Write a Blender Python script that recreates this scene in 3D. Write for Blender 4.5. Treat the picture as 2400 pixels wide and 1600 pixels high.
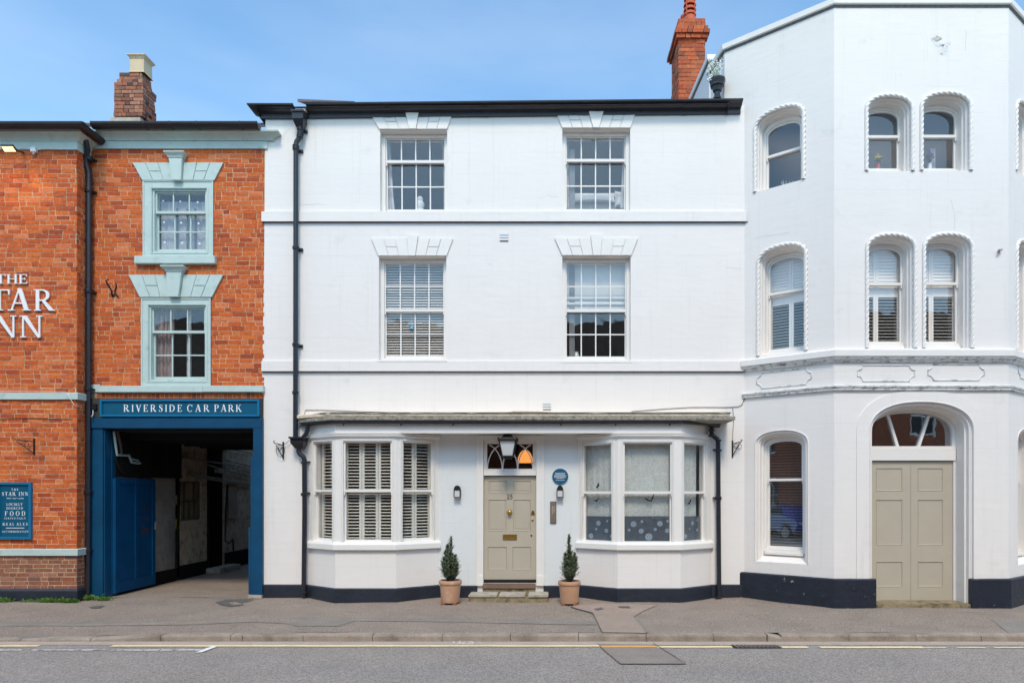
import bpy, bmesh, math, random
from mathutils import Vector, Matrix
from mathutils.geometry import tessellate_polygon
R = math.radians
random.seed(7)
for o in list(bpy.data.objects): bpy.data.objects.remove(o)
SC = bpy.context.scene
COL = SC.collection

# ------------------------------------------------------------------ camera
S, D, CX, CY, H = 1600.0, 12.3, 1300.0, 1150.0, 1.92      # photo scale: focal length in photo pixels, distance to the facade, principal point, eye height
cam = bpy.data.cameras.new('camera'); camo = bpy.data.objects.new('camera', cam); COL.objects.link(camo)
cam.sensor_width = 36.0; cam.lens = 24.0
cam.shift_x = -(CX-1200)/2400.0; cam.shift_y = (CY-800)/2400.0
camo.location = (0, -D, H); camo.rotation_euler = (R(90), 0, 0)
cam.clip_start = 0.1; cam.clip_end = 2000
SC.camera = camo
# ------------------------------------------------------------------ sky and sun
SUN_EL, SUN_ROT = 52.0, 178.0
W = bpy.data.worlds.new('World'); SC.world = W; W.use_nodes = True
nt = W.node_tree; nt.nodes.clear()
sky = nt.nodes.new('ShaderNodeTexSky'); sky.sky_type = 'NISHITA'; sky.sun_disc = False
sky.sun_elevation = R(SUN_EL); sky.sun_rotation = R(SUN_ROT)
sky.altitude = 50; sky.air_density = 1.0; sky.dust_density = 1.2; sky.ozone_density = 1.2
bg = nt.nodes.new('ShaderNodeBackground'); bg.inputs['Strength'].default_value = 0.145
wo = nt.nodes.new('ShaderNodeOutputWorld')
tc = nt.nodes.new('ShaderNodeTexCoord'); mp = nt.nodes.new('ShaderNodeMapping'); mp.inputs['Scale'].default_value = (1.2, 1.2, 4.5)
mp.inputs['Rotation'].default_value = (0, R(12), 0)
nz = nt.nodes.new('ShaderNodeTexNoise'); nz.inputs['Scale'].default_value = 1.6; nz.inputs['Detail'].default_value = 5; nz.inputs['Roughness'].default_value = 0.55
cr = nt.nodes.new('ShaderNodeMapRange'); cr.inputs['From Min'].default_value = .40; cr.inputs['From Max'].default_value = .75; cr.inputs['To Min'].default_value = .0; cr.inputs['To Max'].default_value = .16
mx = nt.nodes.new('ShaderNodeMixRGB'); mx.inputs['Color2'].default_value = (6.2, 6.9, 7.6, 1)
L = nt.links.new
L(tc.outputs['Generated'], mp.inputs['Vector']); L(mp.outputs['Vector'], nz.inputs['Vector']); L(nz.outputs['Fac'], cr.inputs['Value'])
tn = nt.nodes.new('ShaderNodeMixRGB'); tn.blend_type = 'MULTIPLY'; tn.inputs['Fac'].default_value = 1; tn.inputs['Color2'].default_value = (1.28, 1.65, 1.70, 1)
L(sky.outputs['Color'], tn.inputs['Color1'])
L(cr.outputs['Result'], mx.inputs['Fac']); L(tn.outputs['Color'], mx.inputs['Color1'])
L(mx.outputs['Color'], bg.inputs['Color']); L(bg.outputs['Background'], wo.inputs['Surface'])
sl = bpy.data.lights.new('sun', 'SUN'); sl.energy = 1.7; sl.angle = R(12); sl.color = (1.0, .84, .66)
so = bpy.data.objects.new('sun', sl); COL.objects.link(so)
sd = Vector((math.sin(R(SUN_ROT))*math.cos(R(SUN_EL)), math.cos(R(SUN_ROT))*math.cos(R(SUN_EL)), math.sin(R(SUN_EL))))
so.rotation_euler = sd.to_track_quat('Z', 'Y').to_euler(); so.location = (-6, -12, 20)
SC.view_settings.view_transform = 'Standard'; SC.view_settings.look = 'None'
SC.view_settings.exposure = 0.29; SC.view_settings.gamma = 1.0; SC.view_settings.use_curve_mapping = False

# ------------------------------------------------------------------ materials
def lin(r, g, b):
    f = lambda c: c/12.92 if c <= .04045 else ((c+.055)/1.055)**2.4
    return (f(r/255), f(g/255), f(b/255), 1)
MATS = {}
def mk(name, col, rough=.6, var=.10, vs=4.0, bump=.0, bs=60.0, metal=0.0, col2=None, c2s=3.0, c2a=.55, c2b=.75, c2m=1.0, stretch=(1,1,1), spec=.5, coat=0, speck=None):
    if name in MATS: return MATS[name]
    m = bpy.data.materials.new(name); m.use_nodes = True; n = m.node_tree; N = n.nodes; K = n.links.new
    b = N['Principled BSDF']; b.inputs['Roughness'].default_value = rough; b.inputs['Metallic'].default_value = metal
    b.inputs['Specular IOR Level'].default_value = spec
    if coat: b.inputs['Coat Weight'].default_value = coat; b.inputs['Coat Roughness'].default_value = .12
    g = N.new('ShaderNodeNewGeometry')
    t = N.new('ShaderNodeTexNoise'); t.inputs['Scale'].default_value = vs; t.inputs['Detail'].default_value = 6; t.inputs['Roughness'].default_value = .62
    K(g.outputs['Position'], t.inputs['Vector'])
    r = N.new('ShaderNodeMapRange'); r.inputs['From Min'].default_value = .3; r.inputs['From Max'].default_value = .7
    r.inputs['To Min'].default_value = 1-var; r.inputs['To Max'].default_value = 1+var
    K(t.outputs['Fac'], r.inputs['Value'])
    base = N.new('ShaderNodeRGB'); base.outputs[0].default_value = col
    out = base.outputs[0]
    if col2 is not None:
        mp = N.new('ShaderNodeMapping'); mp.inputs['Scale'].default_value = stretch; K(g.outputs['Position'], mp.inputs['Vector'])
        t2 = N.new('ShaderNodeTexNoise'); t2.inputs['Scale'].default_value = c2s; t2.inputs['Detail'].default_value = 8; t2.inputs['Roughness'].default_value = .65
        K(mp.outputs['Vector'], t2.inputs['Vector'])
        q = N.new('ShaderNodeMapRange'); q.inputs['From Min'].default_value = c2a; q.inputs['From Max'].default_value = c2b; q.inputs['To Max'].default_value = c2m
        K(t2.outputs['Fac'], q.inputs['Value'])
        mxx = N.new('ShaderNodeMixRGB'); mxx.inputs['Color2'].default_value = col2
        K(q.outputs['Result'], mxx.inputs['Fac']); K(out, mxx.inputs['Color1']); out = mxx.outputs['Color']
    if speck:
        t3 = N.new('ShaderNodeTexNoise'); t3.inputs['Scale'].default_value = speck[0]; t3.inputs['Detail'].default_value = 3
        K(g.outputs['Position'], t3.inputs['Vector'])
        q = N.new('ShaderNodeMapRange'); q.inputs['From Min'].default_value = .35; q.inputs['From Max'].default_value = .65; q.inputs['To Min'].default_value = 1-speck[1]; q.inputs['To Max'].default_value = 1+speck[1]
        K(t3.outputs['Fac'], q.inputs['Value'])
        v = N.new('ShaderNodeVectorMath'); v.operation = 'SCALE'; K(out, v.inputs[0]); K(q.outputs['Result'], v.inputs['Scale']); out = v.outputs[0]
    v = N.new('ShaderNodeVectorMath'); v.operation = 'SCALE'; K(out, v.inputs[0]); K(r.outputs['Result'], v.inputs['Scale'])
    K(v.outputs[0], b.inputs['Base Color'])
    if bump:
        t4 = N.new('ShaderNodeTexNoise'); t4.inputs['Scale'].default_value = bs; t4.inputs['Detail'].default_value = 5
        K(g.outputs['Position'], t4.inputs['Vector'])
        bp = N.new('ShaderNodeBump'); bp.inputs['Strength'].default_value = bump; bp.inputs['Distance'].default_value = .02
        K(t4.outputs['Fac'], bp.inputs['Height']); K(bp.outputs['Normal'], b.inputs['Normal'])
    MATS[name] = m; return m

def stucco(name, col, rowh=.37, off=.24, lines=1.5, dirt=.0):
    """painted render: faint ruled ashlar joints and trowel unevenness as fine relief, grime specks as colour"""
    m = mk(name, col, rough=.62, var=.018, vs=1.3, col2=lin(196, 196, 190), c2s=2.2, c2a=.60, c2b=.86, c2m=.55+dirt)
    n = m.node_tree; N = n.nodes; K = n.links.new; b = N['Principled BSDF']
    g = N.new('ShaderNodeNewGeometry'); sp = N.new('ShaderNodeSeparateXYZ'); K(g.outputs['Position'], sp.inputs[0])
    src = b.inputs['Base Color'].links[0].from_socket
    ms = N.new('ShaderNodeMapping'); ms.inputs['Scale'].default_value = (7.0, 7.0, .28); K(g.outputs['Position'], ms.inputs['Vector'])
    ts = N.new('ShaderNodeTexNoise'); ts.inputs['Scale'].default_value = 1.6; ts.inputs['Detail'].default_value = 6; ts.inputs['Roughness'].default_value = .7; K(ms.outputs[0], ts.inputs['Vector'])
    qs = N.new('ShaderNodeMapRange'); qs.inputs['From Min'].default_value = .56; qs.inputs['From Max'].default_value = .80; qs.inputs['To Max'].default_value = .30; K(ts.outputs['Fac'], qs.inputs['Value'])
    m1 = N.new('ShaderNodeMixRGB'); m1.inputs['Color2'].default_value = (.52, .50, .46, 1); K(qs.outputs[0], m1.inputs['Fac']); K(src, m1.inputs['Color1'])
    wob = N.new('ShaderNodeTexNoise'); wob.inputs['Scale'].default_value = 1.1; K(g.outputs['Position'], wob.inputs['Vector'])
    wz = N.new('ShaderNodeMath'); wz.operation = 'MULTIPLY_ADD'; wz.inputs[1].default_value = .02; K(wob.outputs['Fac'], wz.inputs[0]); K(sp.outputs['Z'], wz.inputs[2])
    az = N.new('ShaderNodeMath'); az.operation = 'SUBTRACT'; az.inputs[1].default_value = off; K(wz.outputs[0], az.inputs[0])
    cb = N.new('ShaderNodeCombineXYZ'); K(sp.outputs['X'], cb.inputs['X']); K(az.outputs[0], cb.inputs['Y'])
    bt = N.new('ShaderNodeTexBrick'); bt.inputs['Scale'].default_value = 1; bt.inputs['Brick Width'].default_value = 3.1; bt.inputs['Row Height'].default_value = rowh
    bt.inputs['Mortar Size'].default_value = .0032; bt.inputs['Mortar Smooth'].default_value = .3; K(cb.outputs[0], bt.inputs['Vector'])
    msk = N.new('ShaderNodeTexNoise'); msk.inputs['Scale'].default_value = 1.7; msk.inputs['Detail'].default_value = 3; K(g.outputs['Position'], msk.inputs['Vector'])
    mr = N.new('ShaderNodeMapRange'); mr.inputs['From Min'].default_value = .42; mr.inputs['From Max'].default_value = .6; K(msk.outputs['Fac'], mr.inputs['Value'])
    mu = N.new('ShaderNodeMath'); mu.operation = 'MULTIPLY'; K(bt.outputs['Fac'], mu.inputs[0]); K(mr.outputs['Result'], mu.inputs[1])
    m2 = N.new('ShaderNodeMixRGB'); m2.inputs['Color2'].default_value = (.46, .45, .43, 1); gj = N.new('ShaderNodeMath'); gj.operation = 'MULTIPLY'; gj.inputs[1].default_value = .30; K(mu.outputs[0], gj.inputs[0]); K(gj.outputs[0], m2.inputs['Fac']); K(m1.outputs[0], m2.inputs['Color1'])
    K(m2.outputs[0], b.inputs['Base Color'])
    t1 = N.new('ShaderNodeTexNoise'); t1.inputs['Scale'].default_value = 26; t1.inputs['Detail'].default_value = 6; K(g.outputs['Position'], t1.inputs['Vector'])
    mp = N.new('ShaderNodeMapping'); mp.inputs['Scale'].default_value = (1.0, 1.0, 3.2); K(g.outputs['Position'], mp.inputs['Vector'])
    t2 = N.new('ShaderNodeTexNoise'); t2.inputs['Scale'].default_value = 3.0; t2.inputs['Detail'].default_value = 4; K(mp.outputs[0], t2.inputs['Vector'])
    h = N.new('ShaderNodeMath'); h.operation = 'MULTIPLY_ADD'; h.inputs[1].default_value = .22; K(t1.outputs['Fac'], h.inputs[0]); K(t2.outputs['Fac'], h.inputs[2])
    h2 = N.new('ShaderNodeMath'); h2.operation = 'MULTIPLY_ADD'; h2.inputs[1].default_value = -lines; K(mu.outputs[0], h2.inputs[0]); K(h.outputs[0], h2.inputs[2])
    bp = N.new('ShaderNodeBump'); bp.inputs['Strength'].default_value = .20; bp.inputs['Distance'].default_value = .02
    K(h2.outputs[0], bp.inputs['Height']); K(bp.outputs['Normal'], b.inputs['Normal'])
    return m

def brickmat(name, ramp, dark=.0):
    """one colour for each brick: every brick object has its own random value, every loose brick of a joined part its own island value"""
    m = bpy.data.materials.new(name); m.use_nodes = True; N = m.node_tree.nodes; K = m.node_tree.links.new
    b = N['Principled BSDF']; b.inputs['Roughness'].default_value = .85
    oi = N.new('ShaderNodeObjectInfo'); g = N.new('ShaderNodeNewGeometry')
    ad = N.new('ShaderNodeMath'); ad.operation = 'ADD'; K(oi.outputs['Random'], ad.inputs[0]); K(g.outputs['Random Per Island'], ad.inputs[1])
    fr = N.new('ShaderNodeMath'); fr.operation = 'FRACT'; K(ad.outputs[0], fr.inputs[0])
    cr = N.new('ShaderNodeValToRGB'); e = cr.color_ramp.elements
    e[0].position = 0; e[0].color = ramp[0]; e[1].position = 1; e[1].color = ramp[-1]
    for i, c in enumerate(ramp[1:-1]):
        x = e.new((i+1)/(len(ramp)-1)); x.color = c
    K(fr.outputs[0], cr.inputs['Fac'])
    t = N.new('ShaderNodeTexNoise'); t.inputs['Scale'].default_value = 22; t.inputs['Detail'].default_value = 7; t.inputs['Roughness'].default_value = .7; K(g.outputs['Position'], t.inputs['Vector'])
    r = N.new('ShaderNodeMapRange'); r.inputs['From Min'].default_value = .3; r.inputs['From Max'].default_value = .7; r.inputs['To Min'].default_value = .62; r.inputs['To Max'].default_value = 1.32; K(t.outputs['Fac'], r.inputs['Value'])
    v = N.new('ShaderNodeVectorMath'); v.operation = 'SCALE'; K(cr.outputs[0], v.inputs[0]); K(r.outputs[0], v.inputs['Scale'])
    t3 = N.new('ShaderNodeTexNoise'); t3.inputs['Scale'].default_value = 1.4; t3.inputs['Detail'].default_value = 8; t3.inputs['Roughness'].default_value = .7; K(g.outputs['Position'], t3.inputs['Vector'])
    q = N.new('ShaderNodeMapRange'); q.inputs['From Min'].default_value = .55; q.inputs['From Max'].default_value = .75; q.inputs['To Max'].default_value = .28; K(t3.outputs['Fac'], q.inputs['Value'])
    mx = N.new('ShaderNodeMixRGB'); mx.inputs['Color2'].default_value = (.16, .07, .04, 1); K(q.outputs[0], mx.inputs['Fac']); K(v.outputs[0], mx.inputs['Color1'])
    K(mx.outputs[0], b.inputs['Base Color'])
    bp = N.new('ShaderNodeBump'); bp.inputs['Strength'].default_value = .6; bp.inputs['Distance'].default_value = .01; K(t.outputs['Fac'], bp.inputs['Height']); K(bp.outputs[0], b.inputs['Normal'])
    MATS[name] = m; return m

def glassmat(name, refl=.13, tint=(1, 1, 1, 1), wav=.035):
    m = bpy.data.materials.new(name); m.use_nodes = True; N = m.node_tree.nodes; K = m.node_tree.links.new
    for x in list(N): N.remove(x)
    o = N.new('ShaderNodeOutputMaterial'); tr = N.new('ShaderNodeBsdfTransparent'); tr.inputs['Color'].default_value = tint
    gl = N.new('ShaderNodeBsdfGlossy'); gl.inputs['Roughness'].default_value = .015; gl.inputs['Color'].default_value = (1, 1, 1, 1)
    g0 = N.new('ShaderNodeNewGeometry'); dt = N.new('ShaderNodeVectorMath'); dt.operation = 'DOT_PRODUCT'; K(g0.outputs['Incoming'], dt.inputs[0]); K(g0.outputs['Normal'], dt.inputs[1])
    ab = N.new('ShaderNodeMath'); ab.operation = 'ABSOLUTE'; K(dt.outputs['Value'], ab.inputs[0]); om = N.new('ShaderNodeMath'); om.operation = 'SUBTRACT'; om.inputs[0].default_value = 1; K(ab.outputs[0], om.inputs[1])
    fr = N.new('ShaderNodeMath'); fr.operation = 'POWER'; fr.inputs[1].default_value = 5; K(om.outputs[0], fr.inputs[0])
    ad = N.new('ShaderNodeMath'); ad.operation = 'ADD'; ad.inputs[1].default_value = refl; ad.use_clamp = True; K(fr.outputs[0], ad.inputs[0])
    g = N.new('ShaderNodeNewGeometry'); t = N.new('ShaderNodeTexNoise'); t.inputs['Scale'].default_value = 5; t.inputs['Detail'].default_value = 1; K(g.outputs['Position'], t.inputs['Vector'])
    bp = N.new('ShaderNodeBump'); bp.inputs['Strength'].default_value = wav; bp.inputs['Distance'].default_value = .1; K(t.outputs['Fac'], bp.inputs['Height']); K(bp.outputs[0], gl.inputs['Normal'])
    mx = N.new('ShaderNodeMixShader'); K(ad.outputs[0], mx.inputs[0]); K(tr.outputs[0], mx.inputs[1]); K(gl.outputs[0], mx.inputs[2]); K(mx.outputs[0], o.inputs[0])
    MATS[name] = m; return m
def emit(name, col, s, base=(.8,.8,.8,1)):
    m = bpy.data.materials.new(name); m.use_nodes = True; b = m.node_tree.nodes['Principled BSDF']
    b.inputs['Base Color'].default_value = base; b.inputs['Emission Color'].default_value = col; b.inputs['Emission Strength'].default_value = s
    MATS[name] = m; return m

WHITE = stucco('painted_render', (.825, .775, .735, 1))
TWHITE = stucco('tower_render', (.825, .775, .735, 1), rowh=.43, off=.05, lines=1.2, dirt=.1)
PORCHSHADE = stucco('shaded_porch_render', (.73, .745, .74, 1), lines=.1)  # darker, bluer copy of the wall render: porch shade put into the colour
GLOSS = mk('gloss_white_paint', (.82, .785, .745, 1), rough=.32, var=.02, bump=.03, bs=30, col2=lin(200, 194, 182), c2s=6, c2a=.66, c2b=.85, c2m=.6)
SILLW = mk('white_masonry_paint', (.82, .78, .738, 1), rough=.5, var=.03, bump=.1, bs=30, col2=lin(120, 122, 115), c2s=9, c2a=.66, c2b=.8, c2m=.7, stretch=(1, 1, .4))
MOSSY = mk('weathered_moulding', (.74, .74, .72, 1), rough=.8, var=.08, bump=.3, bs=50, col2=lin(66, 66, 58), c2s=9, c2a=.50, c2b=.64, c2m=.75, stretch=(1, 1, 2.5))
BANDSHADOW = mk('band_shadow_grey', lin(72, 74, 88), rough=.6, var=.3, vs=14, bump=.3, bs=40)  # painted shadow tone for the line under the string courses
SAGE = mk('sage_paint', lin(188, 205, 199), rough=.5, var=.05, vs=5, bump=.08, bs=25, col2=lin(132, 160, 156), c2s=7, c2a=.56, c2b=.8, c2m=.7)
BLACK = mk('black_gloss_iron', lin(38, 40, 48), rough=.33, var=.2, vs=8, bump=.15, bs=30, col2=lin(58, 52, 48), c2s=11, c2a=.55, c2b=.8, c2m=.6)
IRON = mk('black_wrought_iron', lin(20, 18, 20), rough=.5)
PLINTH = mk('black_plinth_paint', lin(32, 38, 50), rough=.5, var=.22, vs=3, bump=.5, bs=12, col2=lin(76, 72, 52), c2s=5, c2a=.58, c2b=.8, c2m=.6, stretch=(1, 1, 3))
TPLINTH = mk('chipped_black_plinth', lin(27, 33, 46), rough=.5, var=.25, vs=3, bump=.7, bs=9, col2=lin(170, 165, 150), c2s=9, c2a=.655, c2b=.68, c2m=.85)
TAUPE = mk('taupe_door_paint', lin(184, 174, 157), rough=.38, var=.03, vs=4, bump=.04, bs=20)
GATEB = mk('worn_blue_paint', lin(10, 68, 102), rough=.42, var=.15, vs=3, bump=.12, bs=14, col2=lin(60, 104, 140), c2s=10, c2a=.70, c2b=.84, c2m=.5, stretch=(1, 1, .3), spec=.35)
SIGNB = mk('teal_sign_paint', lin(0, 84, 114), rough=.35, var=.06, vs=3)
SIGNE = mk('teal_sign_edge', lin(18, 110, 152), rough=.3, var=.05)
LETW = mk('white_letter_paint', (.84, .83, .82, 1), rough=.45, var=.02)
O1 = [(.33,.050,.014,1),(.57,.098,.014,1),(.64,.13,.018,1),(.50,.078,.013,1),(.68,.19,.065,1),(.60,.115,.014,1),(.40,.060,.018,1),(.66,.15,.022,1),(.55,.095,.016,1)]
BRICK = brickmat('orange_brick', O1)
BRICKD = brickmat('old_brown_brick', [(.20,.07,.04,1),(.30,.12,.07,1),(.25,.09,.055,1),(.36,.16,.10,1),(.28,.075,.035,1),(.19,.09,.075,1),(.33,.12,.06,1)])
BRICKC = brickmat('sooty_chimney_brick', [(.14,.06,.04,1),(.36,.13,.07,1),(.30,.11,.06,1),(.42,.20,.12,1),(.07,.04,.035,1),(.45,.22,.15,1),(.28,.10,.05,1)])
BRICKO = brickmat('weathered_orange_brick', [(.30,.05,.02,1),(.52,.11,.03,1),(.44,.085,.03,1),(.56,.15,.05,1),(.20,.06,.035,1),(.50,.10,.03,1),(.36,.08,.03,1)])
MORTAR = mk('lime_mortar', (.60, .43, .26, 1), rough=.9, var=.2, vs=9, bump=.3, bs=50, col2=(.12,.07,.035,1), c2s=7, c2a=.55, c2b=.70, c2m=.7)
MORTARD = mk('soot_mortar', (.36, .25, .17, 1), rough=.9, var=.3, vs=9, bump=.4, bs=50)
SLATE = mk('slate_tile', lin(98, 88, 92), rough=.55, var=.25, vs=6, bump=.3, bs=20, col2=lin(150, 132, 110), c2s=5, c2a=.55, c2b=.75)
GUTB = mk('brown_black_gutter', lin(40, 34, 36), rough=.35, var=.2, vs=6, bump=.1, bs=20)
TARMAC = mk('road_asphalt', (.30, .258, .228, 1), rough=.85, var=.08, vs=1.1, bump=.5, bs=140, speck=(62, .42), col2=(.26, .24, .225, 1), c2s=.8, c2a=.45, c2b=.7, c2m=.8, stretch=(.4, 1.6, 1))
PAVE = mk('pinkish_footway_asphalt', (.295, .232, .187, 1), rough=.9, var=.08, vs=1.3, bump=.6, bs=120, speck=(70, .5), col2=(.19, .155, .13, 1), c2s=1.6, c2a=.48, c2b=.76, c2m=.6)
PATCHG = mk('grey_trench_asphalt', (.245, .215, .185, 1), rough=.9, var=.12, vs=3, bump=.5, bs=120, speck=(110, .3))
PATCHP = mk('smooth_pink_asphalt', (.335, .255, .205, 1), rough=.9, var=.08, vs=3, bump=.4, bs=120, speck=(110, .25))
PATCHR = mk('brown_road_patch', (.27, .225, .195, 1), rough=.9, var=.12, vs=3, bump=.5, bs=130, speck=(95, .35))
TAR = mk('bitumen_joint', (.13, .115, .105, 1), rough=.6, var=.3, vs=20)
KERB = mk('concrete_kerb', (.34, .275, .22, 1), rough=.9, var=.2, vs=4, bump=.6, bs=60, speck=(90, .25), col2=(.15, .11, .085, 1), c2s=3, c2a=.5, c2b=.72, c2m=.7)
CHANNEL = mk('gutter_channel_concrete', (.44, .36, .295, 1), rough=.9, var=.12, vs=3, bump=.5, bs=90, speck=(80, .25), stretch=(.3,1,1))
YEL = mk('worn_yellow_line', lin(240, 215, 166), rough=.8, var=.08, vs=9, bump=.3, bs=90, col2=(.25, .22, .19, 1), c2s=26, c2a=.60, c2b=.68, c2m=.8)
YELN = mk('fresh_yellow_line', lin(228, 170, 92), rough=.8, var=.08, vs=9, bump=.3, bs=90)
WLINEW = mk('worn_white_line', lin(226, 224, 220), rough=.8, var=.06, vs=9, bump=.3, bs=90, col2=(.29, .255, .23, 1), c2s=9, c2a=.50, c2b=.58, c2m=1.0)
WLINE = mk('white_road_paint', lin(232, 230, 226), rough=.8, var=.06, vs=9, bump=.3, bs=90, col2=(.24, .22, .2, 1), c2s=20, c2a=.58, c2b=.64, c2m=.9)
STONE = mk('worn_step_stone', lin(176, 168, 154), rough=.85, var=.18, vs=5, bump=.5, bs=18, col2=lin(92, 84, 66), c2s=7, c2a=.5, c2b=.75, c2m=.8)
SANDST = mk('mossy_sandstone', lin(150, 134, 104), rough=.9, var=.2, vs=7, bump=.6, bs=22, col2=lin(62, 52, 34), c2s=9, c2a=.45, c2b=.65, c2m=.8)
LEDGE = mk('peeling_canopy_timber', lin(228, 210, 184), rough=.85, var=.2, vs=8, bump=.8, bs=20, col2=lin(98, 78, 58), c2s=10, c2a=.57, c2b=.68, c2m=.8, stretch=(.4, 1, 2))
LEDGE2 = mk('lichened_canopy_slab', lin(158, 151, 138), rough=.9, var=.3, vs=12, bump=.6, bs=30, col2=lin(92, 88, 78), c2s=18, c2a=.5, c2b=.7)
TERRA = mk('terracotta', lin(196, 150, 118), rough=.8, var=.1, vs=6, bump=.2, bs=40, col2=lin(216, 190, 168), c2s=6, c2a=.5, c2b=.7, c2m=.7, stretch=(1,1,.6))
TERRAO = mk('orange_terracotta', lin(190, 88, 56), rough=.75, var=.15, vs=8, bump=.2, bs=30)
BUFF = mk('buff_clay', lin(206, 186, 154), rough=.8, var=.08, vs=7, bump=.15, bs=30)
SOIL = mk('potting_soil', (.05, .03, .02, 1), rough=.95, bump=.8, bs=50)
LEAF = mk('dark_needle_foliage', (.085, .13, .065, 1), rough=.5, var=.45, vs=25, col2=(.17, .20, .09, 1), c2s=22, c2a=.5, c2b=.66)
GRASS = mk('grass_green', (.10, .22, .03, 1), rough=.6, var=.3, vs=20)
BARK = mk('brown_bark', (.10, .06, .04, 1), rough=.9, var=.3, vs=20)
BRASS = mk('aged_brass', lin(196, 158, 82), rough=.28, metal=.85, var=.15, vs=20)
STEELB = mk('bronze_steel', lin(150, 136, 124), rough=.38, metal=.55, var=.12, vs=10)
SLAT = mk('cream_shutter_paint', (.70, .69, .62, 1), rough=.45, var=.03)
SLATW = mk('white_slat', (.82, .77, .71, 1), rough=.5, var=.02)
CURT = mk('pale_curtain_fabric', (.55, .53, .52, 1), rough=.9, var=.1, vs=6)
CURTP = mk('mauve_curtain_fabric', (.34, .26, .25, 1), rough=.9, var=.15, vs=9, stretch=(3,1,.2))
BLINDF = mk('roller_blind_fabric', (.58, .59, .57, 1), rough=.9, var=.04)
LACE = mk('lace_net', (.56, .58, .55, 1), rough=.9, var=.10, vs=6, col2=(.40, .44, .42, 1), c2s=38, c2a=.45, c2b=.60, c2m=.9)
FILM = mk('patterned_film', lin(74, 84, 94), rough=.5, var=.2, vs=9, col2=lin(120,128,134), c2s=30, c2a=.6, c2b=.68, stretch=(.3,1,4))
FILMC = mk('film_circle', lin(158, 176, 190), rough=.6, var=.2, vs=60)
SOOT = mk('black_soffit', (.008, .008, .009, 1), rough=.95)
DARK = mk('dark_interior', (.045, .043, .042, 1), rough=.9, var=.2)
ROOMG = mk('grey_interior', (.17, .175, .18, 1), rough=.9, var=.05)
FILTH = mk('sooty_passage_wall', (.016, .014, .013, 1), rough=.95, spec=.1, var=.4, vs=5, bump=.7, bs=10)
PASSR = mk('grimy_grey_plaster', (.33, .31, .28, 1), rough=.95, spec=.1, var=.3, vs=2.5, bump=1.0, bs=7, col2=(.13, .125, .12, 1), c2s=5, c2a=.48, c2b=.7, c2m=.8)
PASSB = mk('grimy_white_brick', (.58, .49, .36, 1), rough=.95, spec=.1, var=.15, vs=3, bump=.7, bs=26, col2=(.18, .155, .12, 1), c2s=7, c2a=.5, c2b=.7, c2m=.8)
GLASSM = glassmat('window_glass', refl=.045, wav=.006)
GLASSR = glassmat('old_window_glass', refl=.050, wav=.008)
FROST = mk('frosted_lamp_glass', lin(205, 206, 208), rough=.25, var=.03)
OBSC = mk('obscured_glass', lin(150, 138, 112), rough=.2, var=.2, vs=30, bump=.5, bs=60)
PVC = mk('pale_blue_pvc', lin(150, 172, 172), rough=.4, var=.1)
GREYP = mk('grey_conduit', lin(120, 112, 96), rough=.5, var=.2)
GREYM = mk('grey_plastic', lin(168, 162, 158), rough=.5, var=.1)
WPLAS = mk('white_plastic', lin(222, 222, 222), rough=.4, var=.02)
GLASSX = glassmat('reflective_window_glass', refl=.22, wav=.006)
GATEP = mk('gate_leaf_paint', lin(6, 72, 114), rough=.6, var=.15, vs=3, spec=.15, col2=lin(50, 100, 140), c2s=10, c2a=.70, c2b=.84, c2m=.4, stretch=(1, 1, .3))
# ------------------------------------------------------------------ geometry helpers
WO = {}                                                    # world origin of each parent
class Face:
    """a vertical wall plane: u runs along it, w sticks out towards the street, z is up"""
    def __init__(s, x0, y0, x1=None, y1=None):
        s.x0, s.y0 = x0, y0
        if x1 is None: s.dx, s.dy, s.len = 1.0, 0.0, 0
        else:
            l = math.hypot(x1-x0, y1-y0); s.dx, s.dy, s.len = (x1-x0)/l, (y1-y0)/l, l
        s.rz = math.atan2(s.dy, s.dx)
    def pt(s, u, w, z): return Vector((s.x0+u*s.dx+w*s.dy, s.y0+u*s.dy-w*s.dx, z))
    def u(s, px, w=0):
        k = (px-CX)/S; x0, y0 = s.x0+w*s.dy, s.y0-w*s.dx
        return (k*(D+y0)-x0)/(s.dx-k*s.dy)
    def z(s, py, u=0, w=0):
        y = s.y0+u*s.dy-w*s.dx
        return H+(CY-py)*(D+y)/S
FW = Face(0, 0)                                            # facade plane of the middle house
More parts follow.
